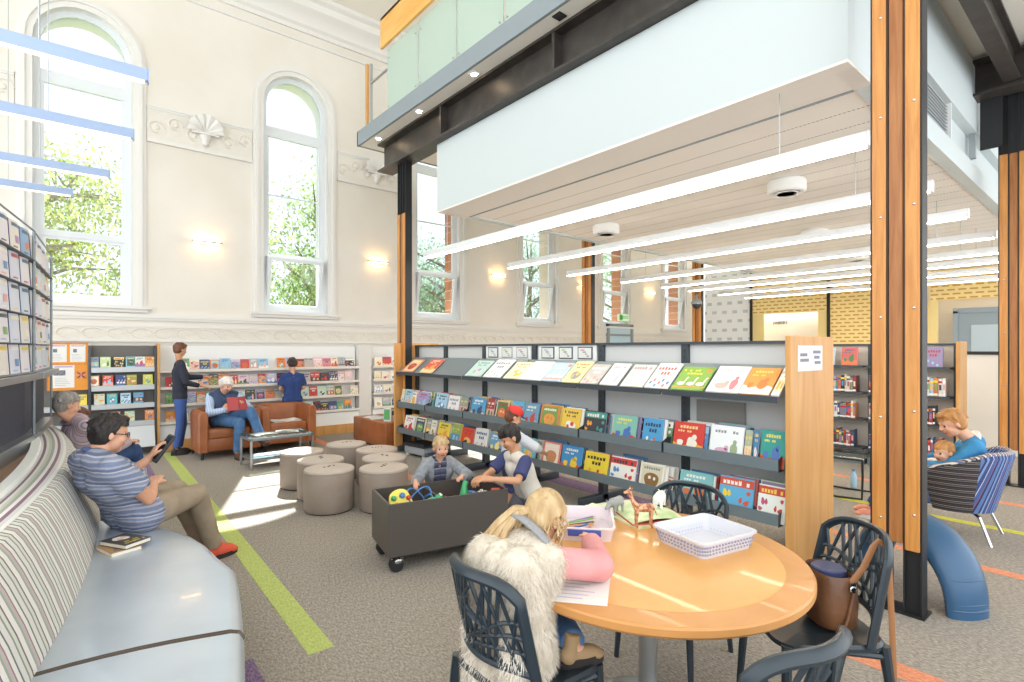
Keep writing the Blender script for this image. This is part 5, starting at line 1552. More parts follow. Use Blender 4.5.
b = MB(); b.bx(-.21, .245, -.022, -.002, 1.685, 1.70); b.bx(-.21, .245, -.022, -.002, 1.385, 1.40); b.bx(-.21, .245, -.022, -.002, 1.01, 1.02); b.bx(-.212, -.20, -.022, -.002, 1.01, 1.7); b.bx(.235, .247, -.022, -.002, 1.01, 1.7); obj('frame', b, [M['tim']], no)
for k, (x0, x1, z0, z1, lab) in enumerate(((-.185, .005, 1.42, 1.67, 'white poster at the upper left of the orange noticeboard'), (.04, .215, 1.42, 1.67, 'white poster at the upper right of the orange noticeboard'), (-.15, .09, 1.05, 1.375, 'largest white poster, with a photo strip, low on the orange noticeboard'))):
    p = thing('poster', lab, 'poster', ((x0+x1)/2, 9.974, z0)); w, h = x1-x0, z1-z0
    b = MB(); b.bx(-w/2, w/2, -.002, 0, 0, h); obj('sheet', b, [M['paper']], p)
    b = MB()
    b.bx(-w*.42, w*.42, -.003, -.002, h*.9, h*.96, 0)
    if k == 2: b.bx(-w*.46, .02, -.003, -.002, h*.55, h*.78, 1)
    else: b.bx(-w*.3, -.01, -.003, -.002, h*.55, h*.75, 1)
    for q in range(5): b.bx(-w*.4, w*(.1+.06*((q*3) % 4)), -.003, -.002, h*(.1+.08*q), h*(.12+.08*q), 2)
    obj('print', b, [mat('poster_mauve', '#b9a3c9', .7), mat('poster_photo', '#56648c', .6, noise=(40, '#9a8d86')), mat('poster_text', '#b9bcc2', .8)], p)
rs = thing('paper_rosette', 'red and pink paper star pinned right on the orange noticeboard', 'rosette', (.165, 9.968, 1.23))
b = MB()
for k in range(8):
    a = k*PI/4; b.prism([(.015*math.cos(a-.5), .015*math.sin(a-.5)), (.05*math.cos(a-.12), .05*math.sin(a-.12)), (.075*math.cos(a), .075*math.sin(a)), (.05*math.cos(a+.12), .05*math.sin(a+.12)), (.015*math.cos(a+.5), .015*math.sin(a+.5))], .004, (0, 0, 0), (1, 0, 0), (0, 0, 1), k % 2)
obj('petals', b, [mat('star_pink', '#e59aa8', .6), mat('star_plum', '#5d3244', .6)], rs)

# ---------------------------------------------------------------- far book bay with spine-out books
fbay = thing('book_case', 'tall grey book case of spine-out books with timber end panel, beyond the column', 'book case', (0, 0, 0))
b = MB(); b.bx(8.46, 8.86, 1.50, 1.54, 0, 1.70, bev=.004, seg=1); obj('end_panel', b, [M['timpanel']], fbay)
FZ = [.23, .63, 1.0, 1.375]; FUP = [1.58, 2.53, 3.48, 4.43]
for y in FUP:
    b = MB(); b.bx(8.72, 8.78, y-.03, y+.03, 0, 1.68); obj('upright', b, [M['caseup']], fbay)
for y0, y1 in zip(FUP, FUP[1:]):
    b = MB(); b.bx(8.735, 8.745, y0+.03, y1-.03, .1, 1.66); obj('back_panel', b, [mat('warm_grey_panel', '#cfc8bd', .5)], fbay)
    for z in FZ:
        b = MB(); b.bx(8.47, 8.74, y0+.02, y1-.02, z-.025, z); b.bx(8.46, 8.47, y0+.02, y1-.02, z-.03, z+.004); obj('shelf', b, [M['caseup']], fbay)
    b = MB(); b.bx(8.52, 8.74, y0+.02, y1-.02, .0, .12); obj('plinth', b, [M['case']], fbay)
b = MB(); b.bx(8.70, 8.80, 1.55, 4.46, 1.655, 1.68); obj('top_rail', b, [M['caseup']], fbay)
sp_ = [('red', '#b8413a'), ('white', '#e9e6e0'), ('navy', '#3a4668'), ('grey', '#8e8c8d'), ('blue', '#5580b4'), ('black', '#2f2e33'), ('cream', '#ddd3bd'), ('green', '#54805c'), ('maroon', '#7a3a40'), ('pale blue', '#a9c2da'), ('orange', '#cf7a45')]
FN = ['bottom', 'second', 'third', 'top']
rf = random.Random(8)
for bay, (y0, y1) in enumerate(zip(FUP, FUP[1:])):
    bn_ = ('nearest', 'middle', 'farthest')[bay]
    for k, z in enumerate(FZ):
        if k == 3:
            for i in range(3):
                n_, hx = (('red', '#c9605a'), ('white', '#e2e0dd'), ('violet', '#8f87ad'), ('pale blue', '#bcd1e6'))[(i+bay*2) % 4]
                book('book', '%s book facing out, %s on top shelf, %s bay of grey book case' % (n_, ORD[i], bn_), 'face-out books on the grey book case',
                     (8.50, y1-.17-.29*i, z+.001), -PI/2, .16, .2, .03, .26, hx, (i+bay) % 5)
            continue
        y = y1-.04; i = 0
        end = y0+.04+rf.uniform(.03, .16)
        while y > end:
            w = rf.uniform(.022, .045); n_, hx = sp_[rf.randrange(len(sp_))]
            book('book', '%s spined book, %s from far end, %s shelf, %s bay, grey book case' % (n_, ORD[i] if i < len(ORD) else 'last', FN[k], bn_), 'spine-out books on the grey book case',
                 (8.50+rf.uniform(0, .02), y-w/2, z+.001), -PI/2, 0, w, .15, rf.uniform(.19, .25), hx, 0, False, SPINE)
            y -= w+.002; i += 1

# loose reading matter
bs = [('brown paperback at the bottom of the pile beside the man with the tablet', '#b98f5c', .20, 4.0, .3), ('dark paperback on top of the pile beside the man with the tablet', '#4c4640', .21, 4.01, .55)]
z = .447
for lab, hx, x, y, rz in bs:
    o = book('paperback', lab, 'paperbacks on the lounge seat', (x+.02, y-.06, z+.024), rz, PI/2, .15, .024, .21, hx, 0)
    o.rotation_euler = (PI/2, 0, rz); o.location = (x, y, z); o.rotation_euler = (-PI/2, 0, rz+PI); o.location = (x, y-.1, z+.025)
    z += .026
np_ = thing('newspaper', 'folded white newspaper lying on the empty leather armchair', 'newspaper', (2.74, 9.06, .437), .1)
b = MB(); b.grid([[(-.22+.44*i/10, -.15, .012+.01*math.sin(i*.9)), (-.22+.44*i/10, .15, .014+.01*math.sin(i*.7+1))] for i in range(11)], 0); b.bx(-.22, .22, -.15, .15, 0, .008); obj('pages', b, [M['paper']], np_)
for k, (x, y, rz, lab) in enumerate(((2.1, 7.85, .2, 'open magazine lying left on the glass coffee table'), (2.42, 7.9, -.25, 'open magazine lying right on the glass coffee table'))):
    p = thing('magazine', lab, 'magazine', (x, y, .4305), rz)
    b = MB(); b.grid([[(-.15+.3*i/12, -.1, .004+.012*abs(math.sin(PI*i/6*.5))), (-.15+.3*i/12, .1, .004+.012*abs(math.sin(PI*i/6*.5)))] for i in range(13)], 0); b.bx(-.15, .15, -.1, .1, 0, .003); obj('pages', b, [mat('magazine_page', '#dfe4dd', .4, noise=(22, '#8fa39a'))], p)
# ================================================================ people
def V(*a): return Vector(a)
def rcone(mb, p0, r0, p1, r1, flat1=False, mi=0):
    """tapered limb with round ends (flat far end for cuffs)"""
    p0, p1 = Vector(p0), Vector(p1)
    mb.sph(p0, r0, mi, 14, 9)
    if not flat1: mb.sph(p1, r1, mi, 14, 9)
    mb.cyl(p0, p1, r0, r1, 16, mi)
def remesh(name, mb, mats, voxel, parent, org, smooth=4, post=None, fac=.5):
    mb.move(-Vector(org))
    o = bpy.data.objects.new(name, mesh_of(name, mb, mats)); COL.objects.link(o)
    md = o.modifiers.new('r', 'REMESH'); md.mode = 'VOXEL'; md.voxel_size = voxel
    ms = o.modifiers.new('s', 'SMOOTH'); ms.factor = fac; ms.iterations = smooth
    dg = bpy.context.evaluated_depsgraph_get()
    me = bpy.data.meshes.new_from_object(o.evaluated_get(dg))
    o.modifiers.clear(); old = o.data; o.data = me; bpy.data.meshes.remove(old)
    me.materials.clear()
    for m in mats: me.materials.append(m)
    for p in me.polygons: p.use_smooth = True; p.material_index = 0
    if post: post(me, Vector(org))
    if parent is not None: o.parent = parent
    return o

SKIN = mat('skin_fair', '#e0ad90', .5, noise=(9, '#d99f80')); SKIN2 = mat('skin_light_tan', '#d29f7c', .5, noise=(9, '#c8916d'))
LIP = mat('lips', '#b8675f', .45); EYE = mat('eye_dark', '#33261f', .25); EYEW = mat('eye_white', '#ece6e0', .3)

def hand(mb, w, d, n, t, s=1., curl=.5, thumb=.5):
    """w wrist, d pointing direction, n palm-facing direction, t thumb side"""
    w = Vector(w); d = Vector(d).normalized(); n = Vector(n); n = (n-d*n.dot(d)).normalized(); t0 = d.cross(n).normalized()
    t = t0 if t0.dot(Vector(t)) > 0 else -t0
    for k, (off, L, back) in enumerate(((.032, .070, 0), (.011, .078, .004), (-.010, .073, .002), (-.030, .057, -.006))):
        kn = w+d*(.088+back)*s+t*off*s
        rcone(mb, w+d*.015*s+t*off*.55*s, .015*s, kn, .0105*s)
        p = kn; a = curl*.5; dd = d*math.cos(a)+n*math.sin(a)+t*off*1.6
        for j, (f, r0, r1) in enumerate(((.45, .0088, .0084), (.32, .0084, .0078), (.23, .0078, .0068))):
            q = p+dd.normalized()*L*f*s
            rcone(mb, p, r0*s, q, r1*s); p = q
            a += curl*.75; dd = d*math.cos(a)+n*math.sin(a)
    b = w+d*.025*s+t*.022*s; m = w+d*.055*s+t*.050*s+n*.012*s; e = m+(d*.9+t*.35*(1-thumb)+n*(.2+thumb*.6)).normalized()*.032*s
    rcone(mb, b, .014*s, m, .0105*s); rcone(mb, m, .0105*s, e, .0085*s)

def head_frame(J):
    f = Vector(J['face']).normalized(); u = Vector(J.get('up', (0, 0, 1))); l = u.cross(f).normalized(); u = f.cross(l).normalized()
    return f, l, u
def R3(f, l, u): return Matrix((f, l, u)).transposed()

def torso(mb, J, th, inf=0., belly=0., hips=True):
    sl = (Vector(J['shL'])-Vector(J['shR'])).normalized(); hl = (Vector(J['hipL'])-Vector(J['hipR'])).normalized()
    S = (Vector(J['shL'])+Vector(J['shR']))/2; P = (Vector(J['hipL'])+Vector(J['hipR']))/2; ax = (S-P)
    sw = (Vector(J['shL'])-Vector(J['shR'])).length/2; hw = (Vector(J['hipL'])-Vector(J['hipR'])).length/2
    W = P+ax*.42; C = P+ax*.76
    fw = sl.cross(ax.normalized()).normalized()
    for s in (-1, 1):
        rcone(mb, C+sl*s*sw*.42, .108*th+inf, W+sl*s*sw*.30+fw*belly*.4, .098*th+inf)
        rcone(mb, W+sl*s*sw*.30+fw*belly*.4, .098*th+inf, P+hl*s*hw*.55+fw*belly*.3, .105*th+inf)
        rcone(mb, S+sl*s*sw*.86-ax.normalized()*.02*th, .060*th+inf, C+sl*s*sw*.35, .10*th+inf)
        rcone(mb, S+sl*s*sw*.86-ax.normalized()*.015*th, .058*th+inf, S+sl*s*sw*.2+ax.normalized()*.035*th, .052*th+inf)
        if hips: rcone(mb, P+hl*s*hw*.5, .108*th+inf, Vector(J['hip'+'LR'[s < 0]]), .098*th+inf)
    if belly: mb.sph(W+fw*belly*.9, (.12*th+inf)*1.05)
    return S, P, ax

def figure(name, label, J, H, th, skin=None, voxel=.008, belly=0., hands=None, group=None, feet=True):
    """body: ONE continuous mesh. H head height, th build. hands: {'L': (dir, palm, thumb, curl)}"""
    org = Vector(J['root'])
    root = thing(name, label, 'person', org, 0., group)
    mb = MB(); f, l, u = head_frame(J); c = Vector(J['head']); R = R3(f, l, u)
    S, P, ax = torso(mb, J, th, 0., belly)
    def h(a, b, d): return c+f*a*H+l*b*H+u*d*H
    mb.sph(h(-.04, 0, .11), (.405*H, .335*H, .38*H), R=R, nu=24, nv=16)
    mb.sph(h(.10, 0, -.16), (.26*H, .255*H, .30*H), R=R, nu=20, nv=14)
    mb.sph(h(.21, 0, -.37), (.10*H, .11*H, .085*H), R=R)
    mb.sph(h(.27, 0, .10), (.10*H, .22*H, .06*H), R=R)                 # brow
    rcone(mb, h(.35, 0, .06), .030*H, h(.43, 0, -.09), .050*H)         # nose
    for s in (-1, 1):
        mb.sph(h(.40, s*.04, -.11), .036*H, nu=10, nv=8)
        mb.sph(h(.22, s*.15, -.12), (.13*H, .12*H, .12*H), R=R)        # cheeks
        mb.sph(h(-.03, s*.345, -.03), (.075*H, .035*H, .115*H), R=R)   # ears
    mb.sph(h(.335, 0, -.235), (.035*H, .10*H, .030*H), R=R); mb.sph(h(.32, 0, -.275), (.035*H, .085*H, .028*H), R=R)
    nb_ = S+ax.normalized()*.02*th
    rcone(mb, nb_, .062*th, h(-.10, 0, -.24), .052*th if H > .2 else .045*th)
    for s in 'LR':
        sh, el, wr = Vector(J['sh'+s]), Vector(J['el'+s]), Vector(J['wr'+s])
        rcone(mb, sh, .052*th, el, .040*th); rcone(mb, el, .041*th, el.lerp(wr, .35), .040*th); rcone(mb, el.lerp(wr, .35), .040*th, wr, .027*th)
        hd = (hands or {}).get(s)
        d = Vector(hd[0]) if hd else (wr-el)
        n = Vector(hd[1]) if hd else V(0, 0, -1)
        t = Vector(hd[2]) if hd else (V(0, 0, 1))
        hand(mb, wr, d, n, t, max(.55, th*.98 if H < .21 else 1.0)*(J.get('hs', 1)), hd[3] if hd else .5)
        hp, kn, an = Vector(J['hip'+s]), Vector(J['kn'+s]), Vector(J['an'+s])
        rcone(mb, hp, .088*th, kn, .058*th); rcone(mb, kn, .057*th, kn.lerp(an, .35), .056*th); rcone(mb, kn.lerp(an, .35), .056*th, an, .038*th)
        td = Vector(J['toe'+s]).normalized()
        rcone(mb, an-V(0, 0, .03*th), .030*th, an+td*.09*th-V(0, 0, .06*th), .018*th)
    ek = [h(.36, s*.145, .015) for s in (-1, 1)]
    lp = h(.36, 0, -.255)
    def post(me, o):
        for p in me.polygons:
            w = p.center+o
            for e in ek:
                q = w-e
                if (w-c).dot(f) > .2*H:
                    a, b = abs(q.dot(l))/(.075*H), abs(q.dot(u))/(.036*H)
                    if a*a+b*b < 1: p.material_index = 2 if abs(q.dot(l)) < .036*H else 3
            q = w-lp
            if abs(q.dot(l)) < .11*H and abs(q.dot(u)) < .04*H and q.length < .2*H and q.dot(f) > -.06*H: p.material_index = 1
    remesh('body', mb, [skin or SKIN, LIP, EYE, EYEW], voxel, root, org, 3, post)
    return root

def garment(root, J, name, m, th, kind, voxel=.010, inf=.014, sleeve=1., belly=0., hem=0., extra=None, sr=1., post=None, open_=None, label=None, smooth=3, side='LR'):
    mb = MB()
    if kind == 'top':
        torso(mb, J, th, inf, belly)
        for s in 'LR':
            sh, el, wr = Vector(J['sh'+s]), Vector(J['el'+s]), Vector(J['wr'+s])
            if sleeve <= 0: continue
            if sleeve <= 1:
                e = sh.lerp(el, sleeve); rcone(mb, sh, (.056*th+inf*.6), e, (.052*th+inf*.9)*sr, True)
            else:
                rcone(mb, sh, .054*th+inf*.7, el, (.045*th+inf*.8)*sr); rcone(mb, el, (.045*th+inf*.8)*sr, el.lerp(wr, sleeve-1), (.034*th+inf*.6)*sr, True)
    elif kind == 'sleeves':
        for s in side:
            sh, el, wr = Vector(J['sh'+s]), Vector(J['el'+s]), Vector(J['wr'+s])
            rcone(mb, sh, .054*th+inf*.8, el if sleeve > 1 else sh.lerp(el, sleeve), (.046*th+inf*.9)*sr, sleeve <= 1)
            if sleeve > 1: rcone(mb, el, (.046*th+inf*.9)*sr, el.lerp(wr, sleeve-1), (.034*th+inf*.7)*sr, True)
    elif kind == 'legs':
        hl = (Vector(J['hipL'])-Vector(J['hipR'])).normalized(); P = (Vector(J['hipL'])+Vector(J['hipR']))/2; hw = (Vector(J['hipL'])-Vector(J['hipR'])).length/2
        S = (Vector(J['shL'])+Vector(J['shR']))/2; W = P+(S-P)*.22
        for s in 'LR':
            hp, kn, an = Vector(J['hip'+s]), Vector(J['kn'+s]), Vector(J['an'+s])
            q = 1 if s == 'L' else -1
            rcone(mb, P+hl*q*hw*.5, .110*th+inf, W+hl*q*hw*.5, .104*th+inf*.5, True)
            rcone(mb, P+hl*q*hw*.5, .110*th+inf, hp, .100*th+inf); rcone(mb, hp, .098*th+inf, kn, .066*th+inf*.8)
            if sleeve > 1: rcone(mb, kn, .066*th+inf*.8, kn.lerp(an, sleeve-1), (.050*th+inf)*sr, True)
            else: pass
    if extra: extra(mb)
    o = remesh(name, mb, m if isinstance(m, list) else [m], voxel, root, J['root'], smooth, post)
    if label: o['label'] = label
    return o

def shoe(root, J, s, m, sole, L=.26, shaft=.015):
    an = Vector(J['an'+s]); td = Vector(J['toe'+s]).normalized(); up = V(0, 0, 1); up = (up-td*up.dot(td)).normalized(); sd = up.cross(td)
    base = an-up*(an.z if an.z < .13 and abs(td.z) < .3 else .085)+up*.012
    R = R3(td, sd, up)
    b = MB()
    def P(a, c, d): return base+td*a*L+sd*c*L+up*d*L
    b.sph(P(-.08, 0, .16), (.20*L, .155*L, .20*L), R=R); b.sph(P(.26, 0, .12), (.34*L, .17*L, .17*L), R=R); b.sph(P(.48, 0, .08), (.2*L, .165*L, .10*L), R=R)
    rcone(b, P(-.08, 0, .2), .13*L, an+up*shaft, .13*L if shaft < .03 else .17*L, True)
    o = remesh('shoe', b, [m], .008, root, J['root'], 3)
    b = MB(); n = 20
    ol = []
    for i in range(n):
        a = 2*PI*i/n; ol.append(base+td*(.2+.47*math.cos(a))*L+sd*(.165+.015*math.cos(a))*math.sin(a)*L)
    b.add([p-up*.012 for p in ol]+[p+up*.022 for p in ol], [list(range(n))[::-1], [n+i for i in range(n)]]); b.add([p-up*.012 for p in ol]+[p+up*.022 for p in ol], [[i, (i+1) % n, n+(i+1) % n, n+i] for i in range(n)], 0, True)
    b.move(-Vector(J['root'])); obj('sole', b, [sole], o)

def hair(root, J, H, m, style='short', voxel=.007, seed=1):
    f, l, u = head_frame(J); c = Vector(J['head']); R = R3(f, l, u); mb = MB(); r = random.Random(seed)
    def h(a, b, d): return c+f*a*H+l*b*H+u*d*H
    mb.sph(h(-.06, 0, .14), (.425*H, .36*H, .405*H), R=R, nu=28, nv=18)
    mb.sph(h(-.16, 0, -.02), (.30*H, .335*H, .34*H), R=R, nu=24, nv=16)
    for k in range(46 if style != 'smooth' else 16):                  # locks
        a = r.uniform(0, 2*PI); z = r.uniform(.05, .95)
        d = (f*math.cos(a)*.42+l*math.sin(a)*.36)*math.sqrt(1-z*z)+u*z*.42
        p = h(-.06, 0, .12)+d*H
        q = p+(-u*.12+d.normalized()*.05+l*r.uniform(-.06, .06)+f*r.uniform(-.06, .06))*H
        rcone(mb, p, .05*H, q, .022*H)
    if style == 'full':
        for s in (-1, 1): mb.sph(h(-.12, s*.28, .06), (.24*H, .09*H, .28*H), R=R)
        mb.sph(h(.14, .02, .39), (.24*H, .28*H, .11*H), R=R)
    if style == 'fringe':
        for k in range(9): rcone(mb, h(.22, -.28+.07*k, .40), .06*H, h(.39-.012*(k-4)**2, -.30+.075*k, .20+.03*(k % 2)), .03*H)
    line = {'short': .20, 'full': .22, 'fringe': .15, 'bald': .26, 'smooth': .2}[style]
    def post(me, o):
        bmm = bmesh.new(); bmm.from_mesh(me); kill = []
        for fc in bmm.faces:
            w = fc.calc_center_median()+o-c; a, b, d = w.dot(f)/H, w.dot(l)/H, w.dot(u)/H
            low = -.34 if a < -.12 else (-.34+(a+.12)/.24*(line+.30) if a < .12 else line)
            if style == 'full' and a < -.08: low = min(low, -.3)
            if d < low: kill.append(fc)
        bmesh.ops.delete(bmm, geom=kill, context='FACES'); bmm.to_mesh(me); bmm.free()
    return remesh('hair', mb, [m], voxel, root, J['root'], 2, post)

def hairmat(name, a, b_): return mat(name, a, .55, noise=(26, b_), stretch=(1, 1, .25), bump=(60, .5))
HM = {'black': hairmat('black_hair', '#2b2523', '#1b1716'), 'grey': hairmat('grey_hair', '#aaa49d', '#8b857f'), 'white': hairmat('white_hair', '#ece8e2', '#d8d2cb'), 'blond': hairmat('blond_hair', '#cdb186', '#a98a5c'),
      'brown': hairmat('brown_hair', '#7d4e35', '#603a27'), 'dark': hairmat('dark_brown_hair', '#3d2e28', '#2a1f1b'), 'auburn': hairmat('auburn_hair', '#c08a4d', '#a06d3a')}
JEANS = mat('blue_denim', '#4d74a0', .85, noise=(12, '#40648f'), bump=(120, .15)); NAVYJ = mat('navy_denim', '#33507f', .85, noise=(12, '#28416b'))
SOLEW = mat('white_sole', '#e3ddd5', .6); SOLED = mat('dark_sole', '#2e2826', .7)

# ---------------------------------------------------------------- man with a tablet on the curved lounge
J = dict(root=(.42, 4.15, .44), head=(.20, 4.02, 1.095), face=(.98, .16, -.17), up=(.1, 0, 1), hipL=(.28, 4.31, .56), hipR=(.38, 4.10, .56), shL=(.07, 4.19, .925), shR=(.20, 3.83, .925),
         elL=(.20, 4.30, .70), wrL=(.42, 4.27, .87), elR=(.39, 3.97, .68), wrR=(.44, 4.19, .72), knL=(.62, 4.56, .57), knR=(.72, 4.40, .56), anL=(.80, 4.72, .12), anR=(.86, 4.58, .11), toeL=(.9, .4, 0), toeR=(.9, .35, 0))
p = figure('person', 'dark-haired man in blue striped polo shirt and red trainers, holding a tablet on the lounge', J, .235, .98, SKIN, .0065, .03, {'L': ((.5, .1, .85), (.7, 0, -.5), (.3, -1, .2), .75), 'R': ((.25, .9, .25), (0, .2, -1), (1, 0, .3), .45)})
POLO = stripes('striped_polo', [('#74809b', 3), ('#a8a9b7', 1.6), ('#858fa8', 2), ('#bdbbc6', 1.0), ('#66738f', 2.0), ('#9ea0b0', 1.6)], 'Z', .085, .8, 90, distort=.03)
garment(p, J, 'polo_shirt', POLO, 1.0, 'top', .009, .022, .62, .03, sr=1.2)
garment(p, J, 'trousers', mat('stone_chinos', '#a89884', .85, noise=(8, '#978774')), .98, 'legs', .009, .012, 2.0)
def coll(J, m, root, rr=.075, name='collar', th=.014, lift=.03):
    S = (Vector(J['shL'])+Vector(J['shR']))/2; f, l, u = head_frame(J)
    ax = (Vector(J['head'])-u*.06-f*.02-S).normalized(); l2 = (Vector(J['shL'])-Vector(J['shR'])).normalized(); l2 = (l2-ax*l2.dot(ax)).normalized(); f2 = l2.cross(ax).normalized()
    c_ = S+ax*lift
    b = MB(); pts = [c_+(f2*math.cos(a)*1.0+l2*math.sin(a))*rr+ax*(.02-.028*math.cos(a)) for a in [.25+(2*PI-.5)*i/20 for i in range(21)]]
    b.tube(pts, th, 8, flat=(.6, 1.6)); b.move(-Vector(J['root'])); return obj(name, b, [m], root)
coll(J, mat('blue_collar', '#566a96', .8), p, .078)
shR_ = mat('red_trainer', '#d9543a', .55)
for s in 'LR': shoe(p, J, s, shR_, SOLED, .29)
hair(p, J, .235, HM['black'], 'full', .006, 3)
f, l, u = head_frame(J); c = Vector(J['head'])-Vector(J['root'])
b = MB()
for s in (-1, 1):
    b.tube([c+f*(.375*.235)+l*(s*.15+.085*math.cos(a))*.235+u*(.0+.065*math.sin(a))*.235 for a in [2*PI*i/14 for i in range(14)]], .0028, 6, closed=True)
    b.tube([c+f*.37*.235+l*s*.235*.235+u*.01*.235, c+f*.1*.235+l*s*.36*.235+u*.03*.235, c-f*.05*.235+l*s*.36*.235+u*.0*.235], .0028, 6)
b.tube([c+f*.385*.235+l*.05*.235, c+f*.39*.235-l*.05*.235], .0028, 6)
obj('glasses', b, [M['blackp']], p)
tb_ = thing('tablet', 'black tablet in the hands of the man in the striped polo', 'tablet', (.50, 4.26, .935), .1)
b = MB(); b.box((0, 0, 0), (.018, .13, .2), bev=.004, R=Matrix.Rotation(.62, 3, 'Y')); obj('case', b, [M['blackp']], tb_)
b = MB(); b.box((-.0072, 0, .0052), (.004, .115, .18), R=Matrix.Rotation(.62, 3, 'Y')); obj('screen', b, [mat('tablet_screen', '#39424d', .1)], tb_)

# ---------------------------------------------------------------- grey-haired man and a child further along the lounge
J = dict(root=(.14, 6.5, .44), head=(.005, 6.30, 1.095), face=(.93, .3, -.22), hipL=(.10, 6.60, .55), hipR=(.2, 6.42, .55), shL=(.03, 6.53, .92), shR=(.13, 6.18, .92),
         elL=(.2, 6.66, .68), wrL=(.42, 6.7, .66), elR=(.36, 6.32, .67), wrR=(.48, 6.55, .68), knL=(.44, 6.88, .56), knR=(.53, 6.73, .56), anL=(.55, 7.08, .12), anR=(.63, 6.97, .11), toeL=(.75, .6, 0), toeR=(.8, .55, 0))
p = figure('person', 'grey-haired man in pinkish checked shirt and navy jeans, half hidden by the magazine rack', J, .235, 1.0, SKIN, .008)
garment(p, J, 'shirt', stripes('checked_shirt', [('#b9a3ae', 3), ('#8d8597', 1), ('#cbbac0', 2), ('#a08d9c', 1.2)], 'Y', .05, .85, 90), 1.0, 'top', .010, .016, 1.9)
garment(p, J, 'jeans', NAVYJ, 1.0, 'legs', .010, .012, 2.0)
coll(J, mat('plum_collar', '#7d7186', .85), p, .075)
for s in 'LR': shoe(p, J, s, mat('brown_shoe', '#5b4035', .5) if s == 'L' else bpy.data.materials['brown_shoe'], SOLED, .28)
hair(p, J, .235, HM['grey'], 'short', .007, 5)
J = dict(root=(.18, 7.2, .44), head=(.10, 7.07, .905), face=(.9, .1, -.4), hipL=(.14, 7.26, .52), hipR=(.2, 7.14, .52), shL=(.08, 7.2, .75), shR=(.14, 6.98, .75), elL=(.2, 7.28, .62), wrL=(.33, 7.26, .6), elR=(.28, 7.04, .62), wrR=(.36, 7.16, .61),
         knL=(.42, 7.34, .52), knR=(.46, 7.24, .52), anL=(.47, 7.38, .27), anR=(.5, 7.28, .27), toeL=(.9, .2, -.2), toeR=(.9, .2, -.2))
p = figure('person', 'brown-haired child sitting beyond the grey-haired man on the lounge', J, .195, .68, SKIN, .009)
garment(p, J, 'top', mat('white_tee', '#e6e2dd', .85), .68, 'top', .010, .012, 1.8); garment(p, J, 'trousers', NAVYJ, .68, 'legs', .010, .010, 1.9)
for s in 'LR': shoe(p, J, s, mat('grey_shoe', '#8d8a88', .6) if s == 'L' else bpy.data.materials['grey_shoe'], SOLEW, .18)
hair(p, J, .195, HM['brown'], 'full', .007, 6)

# ---------------------------------------------------------------- white-haired reader in the armchair
J = dict(root=(1.86, 9.0, .44), head=(1.875, 9.02, 1.06), face=(.35, -.8, -.42), hipL=(1.96, 9.04, .53), hipR=(1.76, 9.04, .53), shL=(2.03, 9.13, .89), shR=(1.67, 9.12, .89),
         elL=(2.17, 8.92, .70), wrL=(2.06, 8.72, .77), elR=(1.62, 8.88, .66), wrR=(1.83, 8.70, .72), knL=(2.12, 8.62, .66), knR=(1.96, 8.60, .52), anL=(2.2, 8.42, .33), anR=(1.92, 8.55, .10), toeL=(.5, -.8, -.3), toeR=(.1, -1, 0))
p = figure('person', 'white-haired man in navy vest and jeans, legs crossed, reading in a leather armchair', J, .235, 1.0, SKIN, .008, .02, {'L': ((-.6, -.5, .3), (-.5, .5, 0), (0, -.3, 1), .8), 'R': ((.6, -.5, .3), (.4, .6, 0), (0, -.3, 1), .8)})
garment(p, J, 'shirt', stripes('pale_blue_shirt', [('#b9cbe6', 3), ('#93add3', 1)], 'X', .03, .85, 90), 1.0, 'top', .010, .012, 1.9)
garment(p, J, 'vest', mat('navy_quilted_vest', '#3b4d6e', .7, noise=(12, '#31415f')), 1.0, 'top', .010, .028, .0)
garment(p, J, 'jeans', JEANS, 1.0, 'legs', .010, .012, 2.0)
for s in 'LR': shoe(p, J, s, bpy.data.materials['brown_shoe'], SOLED, .28)
hair(p, J, .235, HM['white'], 'short', .007, 8)
coll(J, mat('pale_blue_collar', '#c6d5ea', .85), p, .07)
rb_ = thing('book', 'open red book held by the white-haired man in the armchair', 'book', (1.95, 8.64, .80), .25)
for s in (-1, 1):
    b = MB(); b.box((s*.07, .02, 0), (.145, .012, .2), R=Matrix.Rotation(s*.3, 3, 'Z') @ Matrix.Rotation(-.35, 3, 'X')); obj('cover', b, [mat('red_book_cover', '#b3454a', .5) if s < 0 else bpy.data.materials['red_book_cover']], rb_)
    b = MB(); b.box((s*.068, .034, .004), (.135, .018, .188), R=Matrix.Rotation(s*.3, 3, 'Z') @ Matrix.Rotation(-.35, 3, 'X')); obj('page_block', b, [PG], rb_)

# ---------------------------------------------------------------- boy at the wall shelves, and a passer-by
J = dict(root=(3.05, 9.66, 0), head=(3.045, 9.66, 1.345), face=(0, 1, -.35), hipL=(2.97, 9.66, .72), hipR=(3.13, 9.66, .72), shL=(2.90, 9.66, 1.13), shR=(3.20, 9.66, 1.13), elL=(2.86, 9.70, .92), wrL=(2.95, 9.79, .83), elR=(3.25, 9.70, .92), wrR=(3.18, 9.84, .86),
         knL=(2.96, 9.67, .40), knR=(3.14, 9.66, .40), anL=(2.95, 9.64, .08), anR=(3.15, 9.63, .08), toeL=(-.1, 1, 0), toeR=(.1, 1, 0))
p = figure('person', 'dark-haired boy in navy T-shirt standing with his back turned at the white shelves', J, .215, .80, SKIN, .008)
garment(p, J, 'tee_shirt', mat('navy_tee', '#2f4a82', .85, noise=(9, '#28407a')), .80, 'top', .010, .018, .75, sr=1.25)
garment(p, J, 'trousers', mat('dark_trousers', '#3c4352', .85), .80, 'legs', .010, .012, 2.0)
for s in 'LR': shoe(p, J, s, bpy.data.materials['grey_shoe'], SOLEW, .23)
hair(p, J, .215, HM['dark'], 'full', .007, 9)
